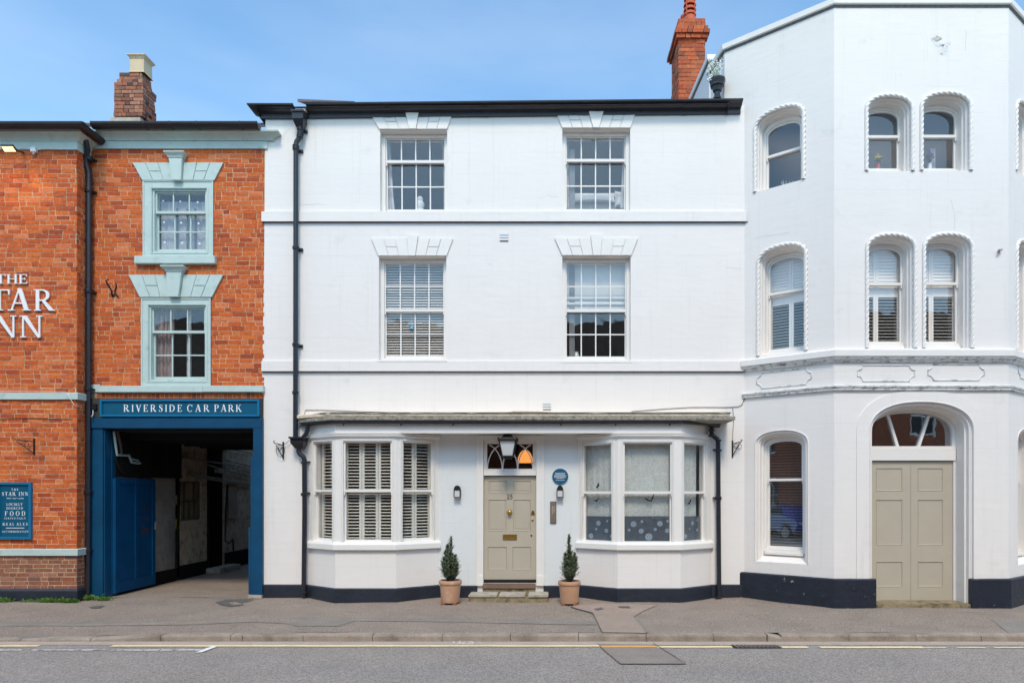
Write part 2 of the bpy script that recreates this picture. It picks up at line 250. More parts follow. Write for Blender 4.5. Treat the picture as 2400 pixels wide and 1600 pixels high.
class MB:
    def __init__(s): s.v = []; s.f = []
    def add(s, vs, fs):
        n = len(s.v); s.v += [Vector(p) for p in vs]; s.f += [tuple(n+i for i in f) for f in fs]; return s
    def box(s, F, u0, u1, w0, w1, z0, z1):
        p = [F.pt(u, w, z) for z in (z0, z1) for u, w in ((u0, w1), (u1, w1), (u1, w0), (u0, w0))]
        return s.add(p, [(0,1,5,4),(1,2,6,5),(2,3,7,6),(3,0,4,7),(4,5,6,7),(3,2,1,0)])
    def poly(s, F, pts, w0, w1):
        """extruded outline, back at w0 and front at w1"""
        n = len(pts); P = [F.pt(a, w1, b) for a, b in pts]+[F.pt(a, w0, b) for a, b in pts]
        tri = tessellate_polygon([[Vector((a, b, 0)) for a, b in pts]])
        fs = []
        for t in tri:
            a, b, c = [pts[i] for i in t]
            if (b[0]-a[0])*(c[1]-a[1])-(b[1]-a[1])*(c[0]-a[0]) < 0: t = (t[0], t[2], t[1])
            fs.append(tuple(t)); fs.append(tuple(n+i for i in reversed(t)))
        fs += [(i, n+i, n+(i+1) % n, (i+1) % n) for i in range(n)]
        return s.add(P, fs)
    def holed(s, F, outer, holes, w=0, reveal=None):
        """flat wall with openings; each opening's reveal goes back to depth reveal[i]"""
        bm = bmesh.new(); es = []
        for l in [outer]+holes:
            vs = [bm.verts.new((p[0], p[1], 0)) for p in l]
            es += [bm.edges.new((vs[k], vs[(k+1) % len(vs)])) for k in range(len(vs))]
        bmesh.ops.triangle_fill(bm, edges=es, use_beauty=True, use_dissolve=False, normal=(0, 0, 1))
        bm.verts.index_update()
        fs = []
        for q in bm.faces:
            t = [v.index for v in q.verts]
            if q.normal.z < 0: t.reverse()
            fs.append(tuple(t))
        s.add([F.pt(v.co.x, w, v.co.y) for v in bm.verts], fs); bm.free()
        for h, r in zip(holes, reveal or []):
            if r: s.loft([F.pt(a, w, b) for a, b in h], [F.pt(a, w-r, b) for a, b in h], True)
        return s
    def loft(s, A, B, closed=False):
        n = len(A); s.add(list(A)+list(B), [(i, (i+1) % n, n+(i+1) % n, n+i) for i in range(n if closed else n-1)]); return s
    def ring(s, F, outer, inner, w0, w1):
        A = [F.pt(a, w1, b) for a, b in outer]; B = [F.pt(a, w1, b) for a, b in inner]
        s.loft(A, B, True); s.loft([F.pt(a, w0, b) for a, b in outer], A, True); s.loft(B, [F.pt(a, w0, b) for a, b in inner], True); return s
    def tube(s, pts, r, n=8, caps=True):
        pts = [Vector(p) for p in pts]; rs = r if isinstance(r, (list, tuple)) else [r]*len(pts)
        base = len(s.v); up = None
        for i, p in enumerate(pts):
            t = (pts[min(i+1, len(pts)-1)]-pts[max(i-1, 0)]).normalized()
            if up is None: up = Vector((0, 0, 1)) if abs(t.z) < .9 else Vector((0, 1, 0))
            x = t.cross(up).normalized(); y = x.cross(t).normalized(); up = y
            for k in range(n):
                a = 2*math.pi*k/n; s.v.append(p+(x*math.cos(a)+y*math.sin(a))*rs[i])
        for i in range(len(pts)-1):
            for k in range(n):
                a = base+i*n+k; b = base+i*n+(k+1) % n; s.f.append((a, b, b+n, a+n))
        if caps: s.f.append(tuple(base+k for k in reversed(range(n)))); s.f.append(tuple(base+(len(pts)-1)*n+k for k in range(n)))
        return s
    def lathe(s, c, prof, n=24, ax='z', sx=1.0):
        """prof: (radius, height) pairs about the axis through c"""
        base = len(s.v)
        for r, h in prof:
            for k in range(n):
                a = 2*math.pi*k/n; x, y = r*math.cos(a)*sx, r*math.sin(a)
                s.v.append(Vector(c)+(Vector((x, y, h)) if ax == 'z' else Vector((x, -h, y)) if ax == 'y' else Vector((h, x, y))))
        for i in range(len(prof)-1):
            for k in range(n):
                a = base+i*n+k; b = base+i*n+(k+1) % n; s.f.append((a, b, b+n, a+n))
        s.f.append(tuple(base+k for k in range(n))); s.f.append(tuple(base+(len(prof)-1)*n+k for k in range(n)))
        return s
    def sweep(s, path, prof, shear=0.0):
        """moulding: prof (w, z) carried along a plan path with mitred corners, ends capped"""
        ns = []
        for (a, b), (c, d) in zip(path, path[1:]):
            l = math.hypot(c-a, d-b); ns.append(((d-b)/l, -(c-a)/l))
        base = len(s.v); n = len(prof)
        for i, (x, y) in enumerate(path):
            if i == 0: m = ns[0]
            elif i == len(path)-1: m = ns[-1]
            else:
                p, q = ns[i-1], ns[i]; k = 1+p[0]*q[0]+p[1]*q[1]; m = ((p[0]+q[0])/k, (p[1]+q[1])/k)
            for w, z in prof: s.v.append(Vector((x+m[0]*w, y+m[1]*w, z+shear*(x-path[0][0]))))
        for i in range(len(path)-1):
            for k in range(n):
                a = base+i*n+k; b = base+i*n+(k+1) % n; s.f.append((a, b, b+n, a+n))
        s.f.append(tuple(base+k for k in range(n))); s.f.append(tuple(base+(len(path)-1)*n+k for k in reversed(range(n))))
        return s
    def build(s, name, mat, parent=None, smooth=False, origin=None, bevel=0, fix=True, **kw):
        if not s.v: return None
        xs = [p.x for p in s.v]; ys = [p.y for p in s.v]; zs = [p.z for p in s.v]
        o0 = Vector(origin) if origin else Vector(((min(xs)+max(xs))/2, (min(ys)+max(ys))/2, min(zs)))
        me = bpy.data.meshes.new(name); me.from_pydata([p-o0 for p in s.v], [], s.f)
        bm = bmesh.new(); bm.from_mesh(me)
        if fix: bmesh.ops.recalc_face_normals(bm, faces=bm.faces)
        if bevel:
            es = [e for e in bm.edges if len(e.link_faces) == 2 and e.calc_face_angle(0) > .6]
            try: bmesh.ops.bevel(bm, geom=es, offset=bevel, segments=2, affect='EDGES', clamp_overlap=True)
            except Exception: pass
        bm.to_mesh(me); bm.free()
        for m in (mat if isinstance(mat, (list, tuple)) else [mat]): me.materials.append(m)
        if smooth:
            me.polygons.foreach_set('use_smooth', [True]*len(me.polygons))
            try: me.set_sharp_from_angle(angle=R(40))
            except Exception: pass
        return place(me, name, parent, o0, **kw)
def place(me, name, parent, loc, rz=0, scale=None, rot=None, **kw):
    o = bpy.data.objects.new(name, me); COL.objects.link(o); loc = Vector(loc)
    if parent is not None: o.parent = parent; o.location = loc-WO[parent.name]
    else: o.location = loc
    if rz: o.rotation_euler = (0, 0, rz)
    if rot: o.rotation_euler = rot
    if scale: o.scale = scale
    WO[o.name] = loc
    for k, v in kw.items(): o[k] = v
    return o
def thing(name, label, category, loc, group=None):
    o = bpy.data.objects.new(name, None); COL.objects.link(o); o.location = loc; o.empty_display_size = .1
    WO[o.name] = Vector(loc); o['label'] = label; o['category'] = category
    if group: o['group'] = group
    return o
def rect(u0, u1, z0, z1): return [(u0, z0), (u1, z0), (u1, z1), (u0, z1)]
def arch(uc, hw, zb, zs, rise, n=18, e=2.3):
    """closed outline of a round-shouldered opening, from bottom left over the top to bottom right"""
    p = [(uc-hw, zb)]
    for i in range(n+1):
        a = math.pi*(1-i/n); c, q = math.cos(a), math.sin(a)
        p.append((uc+hw*math.copysign(abs(c)**(2/e), c), zs+rise*abs(q)**(2/e)))
    return p+[(uc+hw, zb)]

# ------------------------------------------------------------------ windows
def pane(win, F, u0, u1, z0, z1, w, mat, j=.0012):
    b = MB(); c = [random.uniform(-j, j) for _ in range(4)]
    q = [(u0, z0), (u1, z0), (u1, z1), (u0, z1)]
    f = [F.pt(a, w+.002+c[i], z) for i, (a, z) in enumerate(q)]; k = [F.pt(a, w-.002+c[i], z) for i, (a, z) in enumerate(q)]
    b.add(f+k, [(0,1,2,3),(7,6,5,4),(0,4,5,1),(1,5,6,2),(2,6,7,3),(3,7,4,0)]); b.build('pane', mat, win, fix=False)
def sash(parent, F, u0, u1, z0, z1, w, cols=4, up=1, lo=2, zr=None, fr=.045, st=.028, rail=.05, bar=.02, mat=None, glass=None, label=None, bot=.065, horns=True):
    mat = mat or GLOSS; glass = glass or GLASSM
    a, b, c, d = u0+fr, u1-fr, z0+fr, z1-fr
    m = MB().ring(F, rect(u0, u1, z0, z1), rect(a, b, c, d), w-.12, w+.055)
    kw = {'label': label} if label else {}
    win = m.build('window', mat, parent, **kw)
    if zr is None: zr = (c+d)/2
    # upper sash stands in front of the lower one
    for nm, q0, q1, wf, rows, bt, tp in (('upper_sash', zr-rail/2, d, w+.02, up, rail, st*.9), ('lower_sash', c, zr+rail/2-.012, w-.03, lo, bot, rail*.7)):
        g = (a+st, b-st, q0+bt, q1-tp)
        MB().ring(F, rect(a+.002, b-.002, q0, q1), rect(*g), wf-.036, wf).build(nm, mat, win)
        for i in range(1, cols):
            x = g[0]+(g[1]-g[0])*i/cols; MB().box(F, x-bar/2, x+bar/2, wf-.026, wf-.006, g[2], g[3]).build('glazing_bar', mat, win)
        for j in range(1, rows):
            zz = g[2]+(g[3]-g[2])*j/rows; MB().box(F, g[0], g[1], wf-.025, wf-.005, zz-bar/2, zz+bar/2).build('glazing_bar', mat, win)
        for i in range(cols):
            for j in range(rows):
                pane(win, F, g[0]+(g[1]-g[0])*i/cols, g[0]+(g[1]-g[0])*(i+1)/cols, g[2]+(g[3]-g[2])*j/rows, g[2]+(g[3]-g[2])*(j+1)/rows, wf-.018, glass)
    if horns:
        for x in (a+.002, b-.022): MB().box(F, x, x+.02, w-.016, w+.018, zr-rail/2-.05, zr-rail/2-.001).build('sash_horn', mat, win)
    return win
SLATM = {}
def slats(win, F, u0, u1, z0, z1, w, pitch, depth, tilt, mat, th=.004, curve=True, name='slat'):
    """tilt: 0 lies flat and lets you look through, 90 closes"""
    key = (round(depth, 4), th, mat.name)
    if key not in SLATM:
        me = bpy.data.meshes.new(name); hx, hy, t = .5, depth/2, th/2
        P = [(x, y, z) for x in (-hx, hx) for y, z in ((-hy, -t*.6), (0, t*.4-.0), (hy, -t*.6), (hy, t*.6), (0, t*1.6), (-hy, t*.6))]
        me.from_pydata(P, [], [(0,1,7,6),(1,2,8,7),(2,3,9,8),(3,4,10,9),(4,5,11,10),(5,0,6,11),(0,5,4,1),(1,4,3,2),(6,7,10,11),(7,8,9,10)])
        me.materials.append(mat); SLATM[key] = me
    n = max(1, int((z1-z0)/pitch))
    for i in range(n):
        z = z1-(i+.5)*(z1-z0)/n
        place(SLATM[key], name, win, F.pt((u0+u1)/2, w, z), rot=(R(tilt+random.uniform(-1.5, 1.5)), 0, F.rz), scale=(u1-u0, 1, 1))
def curtain(win, F, top, bot, z0, z1, w, mat, waves=4, amp=.02, name='curtain', n=28):
    """top/bot: (u0, u1) at the head and the foot"""
    b = MB(); rows = 6; P = []
    for j in range(rows+1):
        t = j/rows; a = bot[0]+(top[0]-bot[0])*t**.7; c = bot[1]+(top[1]-bot[1])*t**.7
        for i in range(n+1):
            k = i/n; P.append(F.pt(a+(c-a)*k, w+amp*math.sin(k*waves*2*math.pi+t)+amp*.4*math.sin(k*waves*4.7*math.pi), z0+(z1-z0)*t))
    b.add(P, [(j*(n+1)+i, j*(n+1)+i+1, (j+1)*(n+1)+i+1, (j+1)*(n+1)+i) for j in range(rows) for i in range(n)])
    return b.build(name, mat, win, smooth=True, fix=False)

# ------------------------------------------------------------------ bricks
def unit_brick(mat, k):
    me = bpy.data.meshes.new('brick'); r = random.Random(k); j = .5
    P = []
    for z in (-j, j):
        for x, y in ((-j, -j), (j, -j), (j, j), (-j, j)):
            P.append((x+r.uniform(-.012, .012), y, z+r.uniform(-.035, .035)))
    me.from_pydata(P, [], [(0,1,5,4),(1,2,6,5),(2,3,7,6),(3,0,4,7),(4,5,6,7),(3,2,1,0)]); me.materials.append(mat); return me
UB = {}
def brick_list(F, u0, u1, z0, z1, excl, rowh, ls=.245, lh=.118, soldier=False):
    out = []; rows = max(1, round((z1-z0)/rowh)); rh = (z1-z0)/rows; jt = .0125
    for r in range(rows):
        za = z0+r*rh+jt/2; zb = z0+(r+1)*rh-jt/2; zm = (za+zb)/2
        u = u0-random.uniform(0, ls) if r % 2 else u0-random.uniform(0, lh)
        k = random.randint(0, 3); iv = excl(zm) if excl else []
        while u < u1:
            l = rowh*.95 if soldier else (lh if (k % 4 == 3 or random.random() < .18) else ls)
            if soldier: l = .082
            l *= random.uniform(.96, 1.03)
            a, b = u+jt/2, u+l-jt/2; u += l; k += 1
            a0, b0 = a, b; a, b = max(a, u0), min(b, u1)
            segs = [(a, b)] if b-a > .025 else []
            for x, y in iv:
                segs = [q for p in segs for q in ((p[0], min(p[1], x)), (max(p[0], y), p[1])) if q[1]-q[0] > .025]
            for q in segs: out.append((q[0], q[1], za, zb, abs(q[1]-q[0]-(b0-a0)) < 1e-6 and l > .2))
    return out
def lay(parent, F, lst, mat, depth=.10, w=0.0, limit=300, jit=.0035, key=None):
    """the nearest full bricks as objects sharing a mesh, the rest joined into one part"""
    if mat.name not in UB: UB[mat.name] = [unit_brick(mat, k) for k in range(5)]
    if limit < len(lst):
        full = [b for b in lst if b[4]]; full.sort(key=key or (lambda b: abs(b[2]-3.0)))
        pick = set(id(b) for b in full[:limit])
    else: pick = set(id(b) for b in lst)
    rest = MB()
    for b in lst:
        dw = random.uniform(-jit, jit)
        if id(b) in pick:
            place(random.choice(UB[mat.name]), 'brick', parent, F.pt((b[0]+b[1])/2, w+dw-depth/2, (b[2]+b[3])/2), rot=(random.uniform(-.02, .02), random.uniform(-.006, .006), F.rz+random.uniform(-.012, .012)), scale=(b[1]-b[0], depth, b[3]-b[2]))
        else:
            c = random.uniform(-.002, .002)
            rest.box(F, b[0], b[1], w-depth, w+dw, b[2]+c, b[3]+c)
    return rest
# ------------------------------------------------------------------ serif lettering, drawn as outlines
def _rect(x0, x1, z0, z1): return [(x0, z0), (x1, z0), (x1, z1), (x0, z1)]
def _ser(x0, x1, z, o=.07, h=.045): return _rect(x0-o, x1+o, z, z+h) if z < .5 else _rect(x0-o, x1+o, z-h, z)
def _stem(x, t=.14): return [_rect(x, x+t, 0, 1), _ser(x, x+t, 0), _ser(x, x+t, 1)]
def _arc(cx, cz, rx, rz, tx, tz, a0, a1, n=22):
    o = [(cx+rx*math.cos(R(a0+(a1-a0)*i/n)), cz+rz*math.sin(R(a0+(a1-a0)*i/n))) for i in range(n+1)]
    i_ = [(cx+(rx-tx)*math.cos(R(a0+(a1-a0)*i/n)), cz+(rz-tz)*math.sin(R(a0+(a1-a0)*i/n))) for i in range(n+1)]
    return o+i_[::-1]
def _dia(x0, z0, x1, z1, t): return [(x0, z0), (x0+t, z0), (x1+t, z1), (x1, z1)]
def _stroke(P, Wd):
    l, r = [], []
    for i, (x, z) in enumerate(P):
        a = P[max(i-1, 0)]; b = P[min(i+1, len(P)-1)]; dx, dz = b[0]-a[0], b[1]-a[1]; q = math.hypot(dx, dz) or 1; w = Wd[i]/2
        l.append((x-dz/q*w, z+dx/q*w)); r.append((x+dz/q*w, z-dx/q*w))
    return l+r[::-1]
def glyph(c):
    T, h = .14, .06
    if c == 'I': return _stem(.07), .28
    if c == 'L': return _stem(.07)+[_rect(.21, .58, 0, h), [(.53, 0), (.60, 0), (.62, .24), (.585, .24)]], .66
    if c in 'EF':
        p = _stem(.07)+[_rect(.21, .56, 1-h, 1), [(.51, 1), (.59, 1), (.60, .77), (.565, .77)], _rect(.21, .44, .49, .49+h), _rect(.42, .46, .40, .64)]
        if c == 'E': p += [_rect(.21, .58, 0, h), [(.53, 0), (.61, 0), (.64, .25), (.605, .25)]]
        return p, .68 if c == 'E' else .62
    if c == 'T': return [_rect(.31, .45, 0, 1), _ser(.31, .45, 0), _rect(.03, .73, 1-h, 1), [(.02, 1), (.09, 1), (.06, .76), (.02, .76)], [(.67, 1), (.74, 1), (.74, .76), (.70, .76)]], .76
    if c == 'H': return _stem(.07)+_stem(.62)+[_rect(.21, .62, .48, .48+h)], .83
    if c == 'N': return [_rect(.10, .16, 0, .97), _ser(.10, .16, 0, .08), _rect(.0, .20, .955, 1), _rect(.70, .76, .03, 1), _ser(.70, .76, 1, .08), [(.08, 1), (.26, 1), (.76, 0), (.68, -.02)]], .86
    if c == 'V': return [_dia(.06, 1, .34, 0, .16), _dia(.66, 1, .36, 0, .06), _rect(-.02, .28, .955, 1), _rect(.56, .80, .955, 1)], .78
    if c == 'A': return [_dia(.08, 0, .37, 1, .06), _dia(.60, 0, .33, 1.02, .16), _rect(.19, .58, .31, .31+h), _rect(-.02, .22, 0, .045), _rect(.52, .84, 0, .045)], .82
    if c == 'M': return [_rect(.10, .16, 0, .97), _ser(.10, .16, 0, .08), _rect(.01, .20, .955, 1), _rect(.82, .96, 0, 1), _ser(.82, .96, 0, .07), _rect(.84, 1.02, .955, 1), _dia(.12, 1, .46, .0, .14), _dia(.84, 1, .50, 0, .06)], 1.03
    if c == 'Y': return [_rect(.33, .47, 0, .46), _ser(.33, .47, 0), _dia(.05, 1, .33, .42, .15), _dia(.68, 1, .42, .42, .06), _rect(-.02, .28, .955, 1), _rect(.58, .82, .955, 1)], .80
    if c == 'K': return _stem(.07)+[_dia(.24, .48, .60, 1, .07), _dia(.62, 0, .30, .55, .17), _rect(.50, .74, .955, 1), _rect(.56, .86, 0, .045)], .84
    if c == 'U': return [_rect(.09, .22, .3, 1), _ser(.09, .22, 1), _rect(.66, .72, .3, 1), _ser(.66, .72, 1, .08), _arc(.405, .32, .315, .34, .13, .07, 180, 360)], .82
    if c in 'OQ': return [_arc(.44, .5, .41, .52, .14, .06, 0, 180), _arc(.44, .5, .41, .52, .14, .06, 180, 360)], .88
    if c in 'CG': return [_arc(.44, .5, .41, .52, .14, .06, 42, 318, 30), _rect(.71, .75, .66, .98)], .80
    if c == 'D': return _stem(.07)+[_arc(.30, .5, .48, .50, .14, h, -90, 90), _rect(.2, .31, .94, 1), _rect(.2, .31, 0, .06)], .86
    if c in 'PR':
        p = _stem(.07)+[_arc(.33, .73, .30, .27, .13, h, -90, 90), _rect(.2, .34, .94, 1), _rect(.2, .34, .46, .52)]
        if c == 'R': p += [[(.30, .49), (.44, .49), (.80, .03), (.62, .0)], _rect(.62, .86, 0, .045)]
        return p, .68 if c == 'P' else .84
    if c == 'S':
        P = [(.52, .80), (.47, .93), (.33, .975), (.20, .93), (.13, .80), (.17, .68), (.32, .56), (.46, .43), (.51, .27), (.45, .10), (.31, .025), (.17, .06), (.10, .22)]
        return [_stroke(P, [.02, .05, .05, .07, .12, .14, .15, .15, .14, .10, .05, .05, .02]), _rect(.50, .54, .70, .99), _rect(.08, .12, .01, .30)], .62
    if c == '2': return [_stroke([(.10, .75), (.16, .92), (.30, .97), (.44, .90), (.47, .74), (.38, .52), (.12, .08)], [.1, .08, .06, .1, .13, .12, .08]), _rect(.08, .52, 0, .10)], .60
    if c == '5': return [_rect(.14, .50, .90, 1), _rect(.14, .20, .52, .92), _stroke([(.16, .56), (.32, .62), (.47, .50), (.49, .28), (.40, .08), (.22, .03), (.09, .12)], [.05, .07, .11, .14, .09, .06, .08])], .60
    return [], .36
def word(parent, F, txt, u0, u1, zb, cap, w, th, mat, name='letter', sx=None, joined=False):
    adv = [glyph(c)[1] for c in txt]; nat = sum(adv); n = len(txt)
    k = sx or 1.0; gap = ((u1-u0)/cap-nat*k)/max(1, n-1); x = u0; J = MB()
    for c, a in zip(txt, adv):
        g = glyph(c)[0]
        if g:
            b = J if joined else MB()
            for i, p in enumerate(g): b.poly(F, [(x+q[0]*k*cap, zb+q[1]*cap) for q in p], w, w+th+i*.0004)
            if not joined: b.build(name, mat, parent)
        x += (a*k+gap)*cap
    if joined: J.build(name, mat, parent)
# ================================================================== GROUND
KY = -2.9
def kerbz(x):                                              # the kerb drops in front of the passage
    a, b = -6.6, -5.3
    if x < a: return -.118
    if x < b: return -.118+.058*(x-a)/(b-a)
    return -.06
g = MB(); g.add([(-300, -300, -.175), (300, -300, -.175), (300, 300, -.175), (-300, 300, -.175)], [(0,1,2,3)]); g.build('ground', TARMAC, kind='structure')
NX, NY = 150, 22
b = MB(); P = []
for j in range(NY+1):
    for i in range(NX+1):
        x = -15+30*i/NX; y = (KY+.15)*(1-j/NY)+.05*(j/NY); k = j/NY
        z = kerbz(x)*(1-k)+0*k+.006*math.sin(x*1.7+y*2)+.004*math.sin(x*4.1-y*3)
        if k > .7: z += .012*max(0, math.sin(x*2.3))*(k-.7)/.3
        if -8.2 < x < -5.2: z -= .012*k
        P.append((x, y, z))
b.add(P, [(j*(NX+1)+i, j*(NX+1)+i+1, (j+1)*(NX+1)+i+1, (j+1)*(NX+1)+i) for j in range(NY) for i in range(NX)])
pave = b.build('pavement', PAVE, smooth=True, fix=False, kind='structure')
b = MB(); b.add([(-15, .05, -.003), (15, .05, -.003), (15, 26, -.003), (-15, 26, -.003)], [(0,1,2,3)]); b.build('passage_ground', PAVE, kind='structure')
def pz(x, y):
    k = (y-(KY+.15))/(.05-(KY+.15)); z = kerbz(x)*(1-k)+.006*math.sin(x*1.7+y*2)+.004*math.sin(x*4.1-y*3)
    if -8.2 < x < -5.2: z -= .012*k
    return z
def gpt(px, py, z=0.0):                                     # photo pixel -> point on a level surface
    d = S*(H-z)/(py-CY); return ((px-CX)*d/S, d-D)
def gsheet(pts, name, mat, parent, lift=.006, z=None):
    out = []
    for i, (a, c) in enumerate(pts):
        e, f = pts[(i+1) % len(pts)]; n = max(1, int(abs(e-a)/22))
        for k in range(n): out.append((a+(e-a)*k/n, c+(f-c)*k/n))
    b = MB(); w = []
    for px, py in out:
        zz = -.03 if z is None else z
        for _ in range(3):
            x, y = gpt(px, py, zz); zz = pz(x, y) if z is None else z
        w.append(Vector((x, y, zz+lift)))
    tri = tessellate_polygon([[Vector((p.x, p.y, 0)) for p in w]])
    b.add(w, [tuple(t) for t in tri]); o = b.build(name, mat, parent)
    for p in o.data.polygons:
        if p.normal.z < 0: p.flip()
    return o
gsheet([(-60, 1455), (150, 1456), (420, 1457), (640, 1449), (700, 1446), (900, 1447), (1060, 1449), (1300, 1452), (1395, 1456), (1400, 1464), (1300, 1463), (1060, 1457), (830, 1455), (795, 1467), (690, 1467), (680, 1462), (600, 1457), (420, 1465), (150, 1466), (-60, 1467)], 'tarmac_patch', PATCHG, pave)
gsheet([(50, 1487), (100, 1483), (125, 1486), (112, 1493), (40, 1493)], 'tarmac_patch', PATCHG, pave, lift=.004)
gsheet([(1340, 1420), (1352, 1427), (1388, 1437), (1412, 1482), (1517, 1484), (1484, 1446), (1512, 1430), (1540, 1419), (1480, 1416), (1400, 1414)], 'tarmac_patch', PATCHP, pave, lift=.010)
gsheet([(1336, 1418), (1339, 1424), (1353, 1428.3), (1388, 1437.3), (1411, 1483), (1413, 1483), (1390, 1436), (1355, 1427), (1342, 1422)], 'bitumen_joint', TAR, pave, lift=.014)
gsheet([(1484, 1447), (1499, 1463), (1513, 1483), (1521, 1483), (1503, 1458), (1488, 1446)], 'bitumen_joint', PATCHG, pave, lift=.014)
gsheet([(2320, 1449), (2355, 1453), (2460, 1455), (2460, 1487), (2370, 1487)], 'tarmac_patch', PATCHG, pave)
gsheet([(208, 1422), (240, 1418), (247, 1420), (232, 1425), (213, 1425)], 'tarmac_patch', TAR, pave, lift=.008)
gsheet([(505, 1411), (530, 1405), (575, 1403), (600, 1408), (568, 1412), (572, 1419), (540, 1421), (518, 1418)], 'tarmac_patch', TAR, pave, lift=.008)
gsheet([(534, 1414), (552, 1411), (570, 1417), (548, 1419)], 'tarmac_patch', PAVE, pave, lift=.014)
gsheet([(1392, 1428), (1410, 1424), (1415, 1428), (1400, 1431)], 'tarmac_patch', TAR, pave, lift=.016)
gsheet([(1448, 1422), (1473, 1421), (1478, 1425), (1455, 1425)], 'cover_plate', TAR, pave, lift=.016)
# road, channel, markings
RZ = -.154
b = MB(); b.add([(-60, -10.4, RZ), (60, -10.4, RZ), (60, KY, RZ), (-60, KY, RZ)], [(0,1,2,3)]); road = b.build('road', TARMAC, kind='structure')
b = MB(); b.add([(-20, KY-.20, RZ+.004), (20, KY-.20, RZ+.004), (20, KY, RZ+.004), (-20, KY, RZ+.004)], [(0,1,2,3)]); b.build('gutter_channel', CHANNEL, road)
def stripe(px0, px1, y0, h=.09, mat=YEL, name='yellow_line', lift=.008):
    x0 = gpt(px0, y0, RZ); x1 = gpt(px1, y0, RZ); n = max(2, int((x1[0]-x0[0])/.12)); v = []
    for i in range(n+1):
        x = x0[0]+(x1[0]-x0[0])*i/n; v += [(x, x0[1]-h/2+random.uniform(-.006, .006), RZ+lift), (x, x0[1]+h/2+random.uniform(-.006, .006), RZ+lift)]
    m = MB(); m.add(v, [(2*i, 2*i+2, 2*i+3, 2*i+1) for i in range(n)]); m.build(name, mat, road, fix=False)
stripe(-260, 92, 1513.5); stripe(262, 1405, 1513.5); stripe(1405, 1540, 1515, mat=YELN); stripe(1540, 1716, 1516); stripe(1826, 1893, 1516.5); stripe(1922, 2165, 1517); stripe(2168, 2218, 1517.5, h=.04); stripe(2243, 2310, 1517.5, h=.045); stripe(2330, 2620, 1517.5, h=.05)
for a, c in ((-180, 53), (75, 182), (190, 250), (262, 372), (378, 474)): stripe(a, c, 1523.5, h=.05, mat=WLINEW, name='white_line')
gsheet([(459, 1530), (472, 1530), (510, 1516), (497, 1515)], 'white_line', WLINE, road, lift=.013, z=RZ)
gsheet([(1400, 1508), (1420, 1528), (1455, 1556), (1607, 1556), (1575, 1535), (1535, 1510)], 'road_patch', PATCHR, road, lift=.005, z=RZ)
gsheet([(1399, 1508), (1419, 1528), (1454, 1557), (1607, 1557), (1606, 1555), (1456, 1555), (1421, 1527), (1401, 1508)], 'bitumen_joint', TAR, road, lift=.010, z=RZ)
gsheet([(1530, 1508), (1575, 1536), (1607, 1556), (1609, 1556), (1577, 1535), (1533, 1508)], 'bitumen_joint', TAR, road, lift=.010, z=RZ)
# drain grate
gr = MB(); q = [gpt(1716, 1519, RZ), gpt(1826, 1512, RZ)]
gx0, gx1, gy0, gy1 = q[0][0]+.02, q[1][0]-.02, q[0][1], q[1][1]
grate = thing('drain_grate', 'rusty iron gully grate with slanted bars in the road beside the broken kerbstone', 'drain', ((gx0+gx1)/2, (gy0+gy1)/2, RZ))
MB().add([(gx0, gy0, RZ+.006), (gx1, gy0, RZ+.006), (gx1, gy1, RZ+.006), (gx0, gy1, RZ+.006)], [(0,1,2,3)]).build('drain_pit', IRON, grate)
for i in range(11):
    x = gx0+.02+(gx1-gx0-.05)*i/10.5
    MB().add([(x, gy1-.004, RZ+.007), (x+.022, gy1-.004, RZ+.007), (x+.06, gy0+.004, RZ+.007), (x+.038, gy0+.004, RZ+.007)]+[(x, gy1-.004, RZ+.02), (x+.022, gy1-.004, RZ+.02), (x+.06, gy0+.004, RZ+.02), (x+.038, gy0+.004, RZ+.02)], [(3,2,1,0),(4,5,6,7),(0,1,5,4),(1,2,6,5),(2,3,7,6),(3,0,4,7)]).build('grate_bar', STEELB, grate)
# kerb
kerb = MB().box(FW, -15, 15, -KY-.145, -KY-.01, -.3, -.165).build('kerb', KERB, kind='structure')
js = [-160, 46, 212, 376, 540, 568, 710, 873, 1036, 1196, 1356, 1515, 1673, 1797, 1832, 1990, 2147, 2300, 2460, 2620, 2780]
for i, (a, c) in enumerate(zip(js, js[1:])):
    x0, x1 = [(p-CX)*(D+KY)/S for p in (a, c)]
    b = MB(); y0, y1 = KY, KY+.15; g_ = .004; P = []
    broken = a == 1797
    for x in (x0+g_, x1-g_):
        zt = kerbz(x)+random.uniform(-.003, .003)-(.03 if broken and x > x0+.1 else 0)
        P += [(x, y0, -.20), (x, y0, zt-.022), (x, y0+.007, zt-.006), (x, y0+.022, zt), (x, y1, zt+.002), (x, y1, -.20)]
    b.add(P, [(k, (k+1) % 6, 6+(k+1) % 6, 6+k) for k in range(6)]+[(5,4,3,2,1,0), (6,7,8,9,10,11)])
    o = b.build('kerb_stone', KERB, kerb); o.rotation_euler = (0, 0, random.uniform(-.003, .003))
    if broken: o['label'] = 'short broken kerbstone above the drain grate'; o.rotation_euler = (.05, .03, .06)
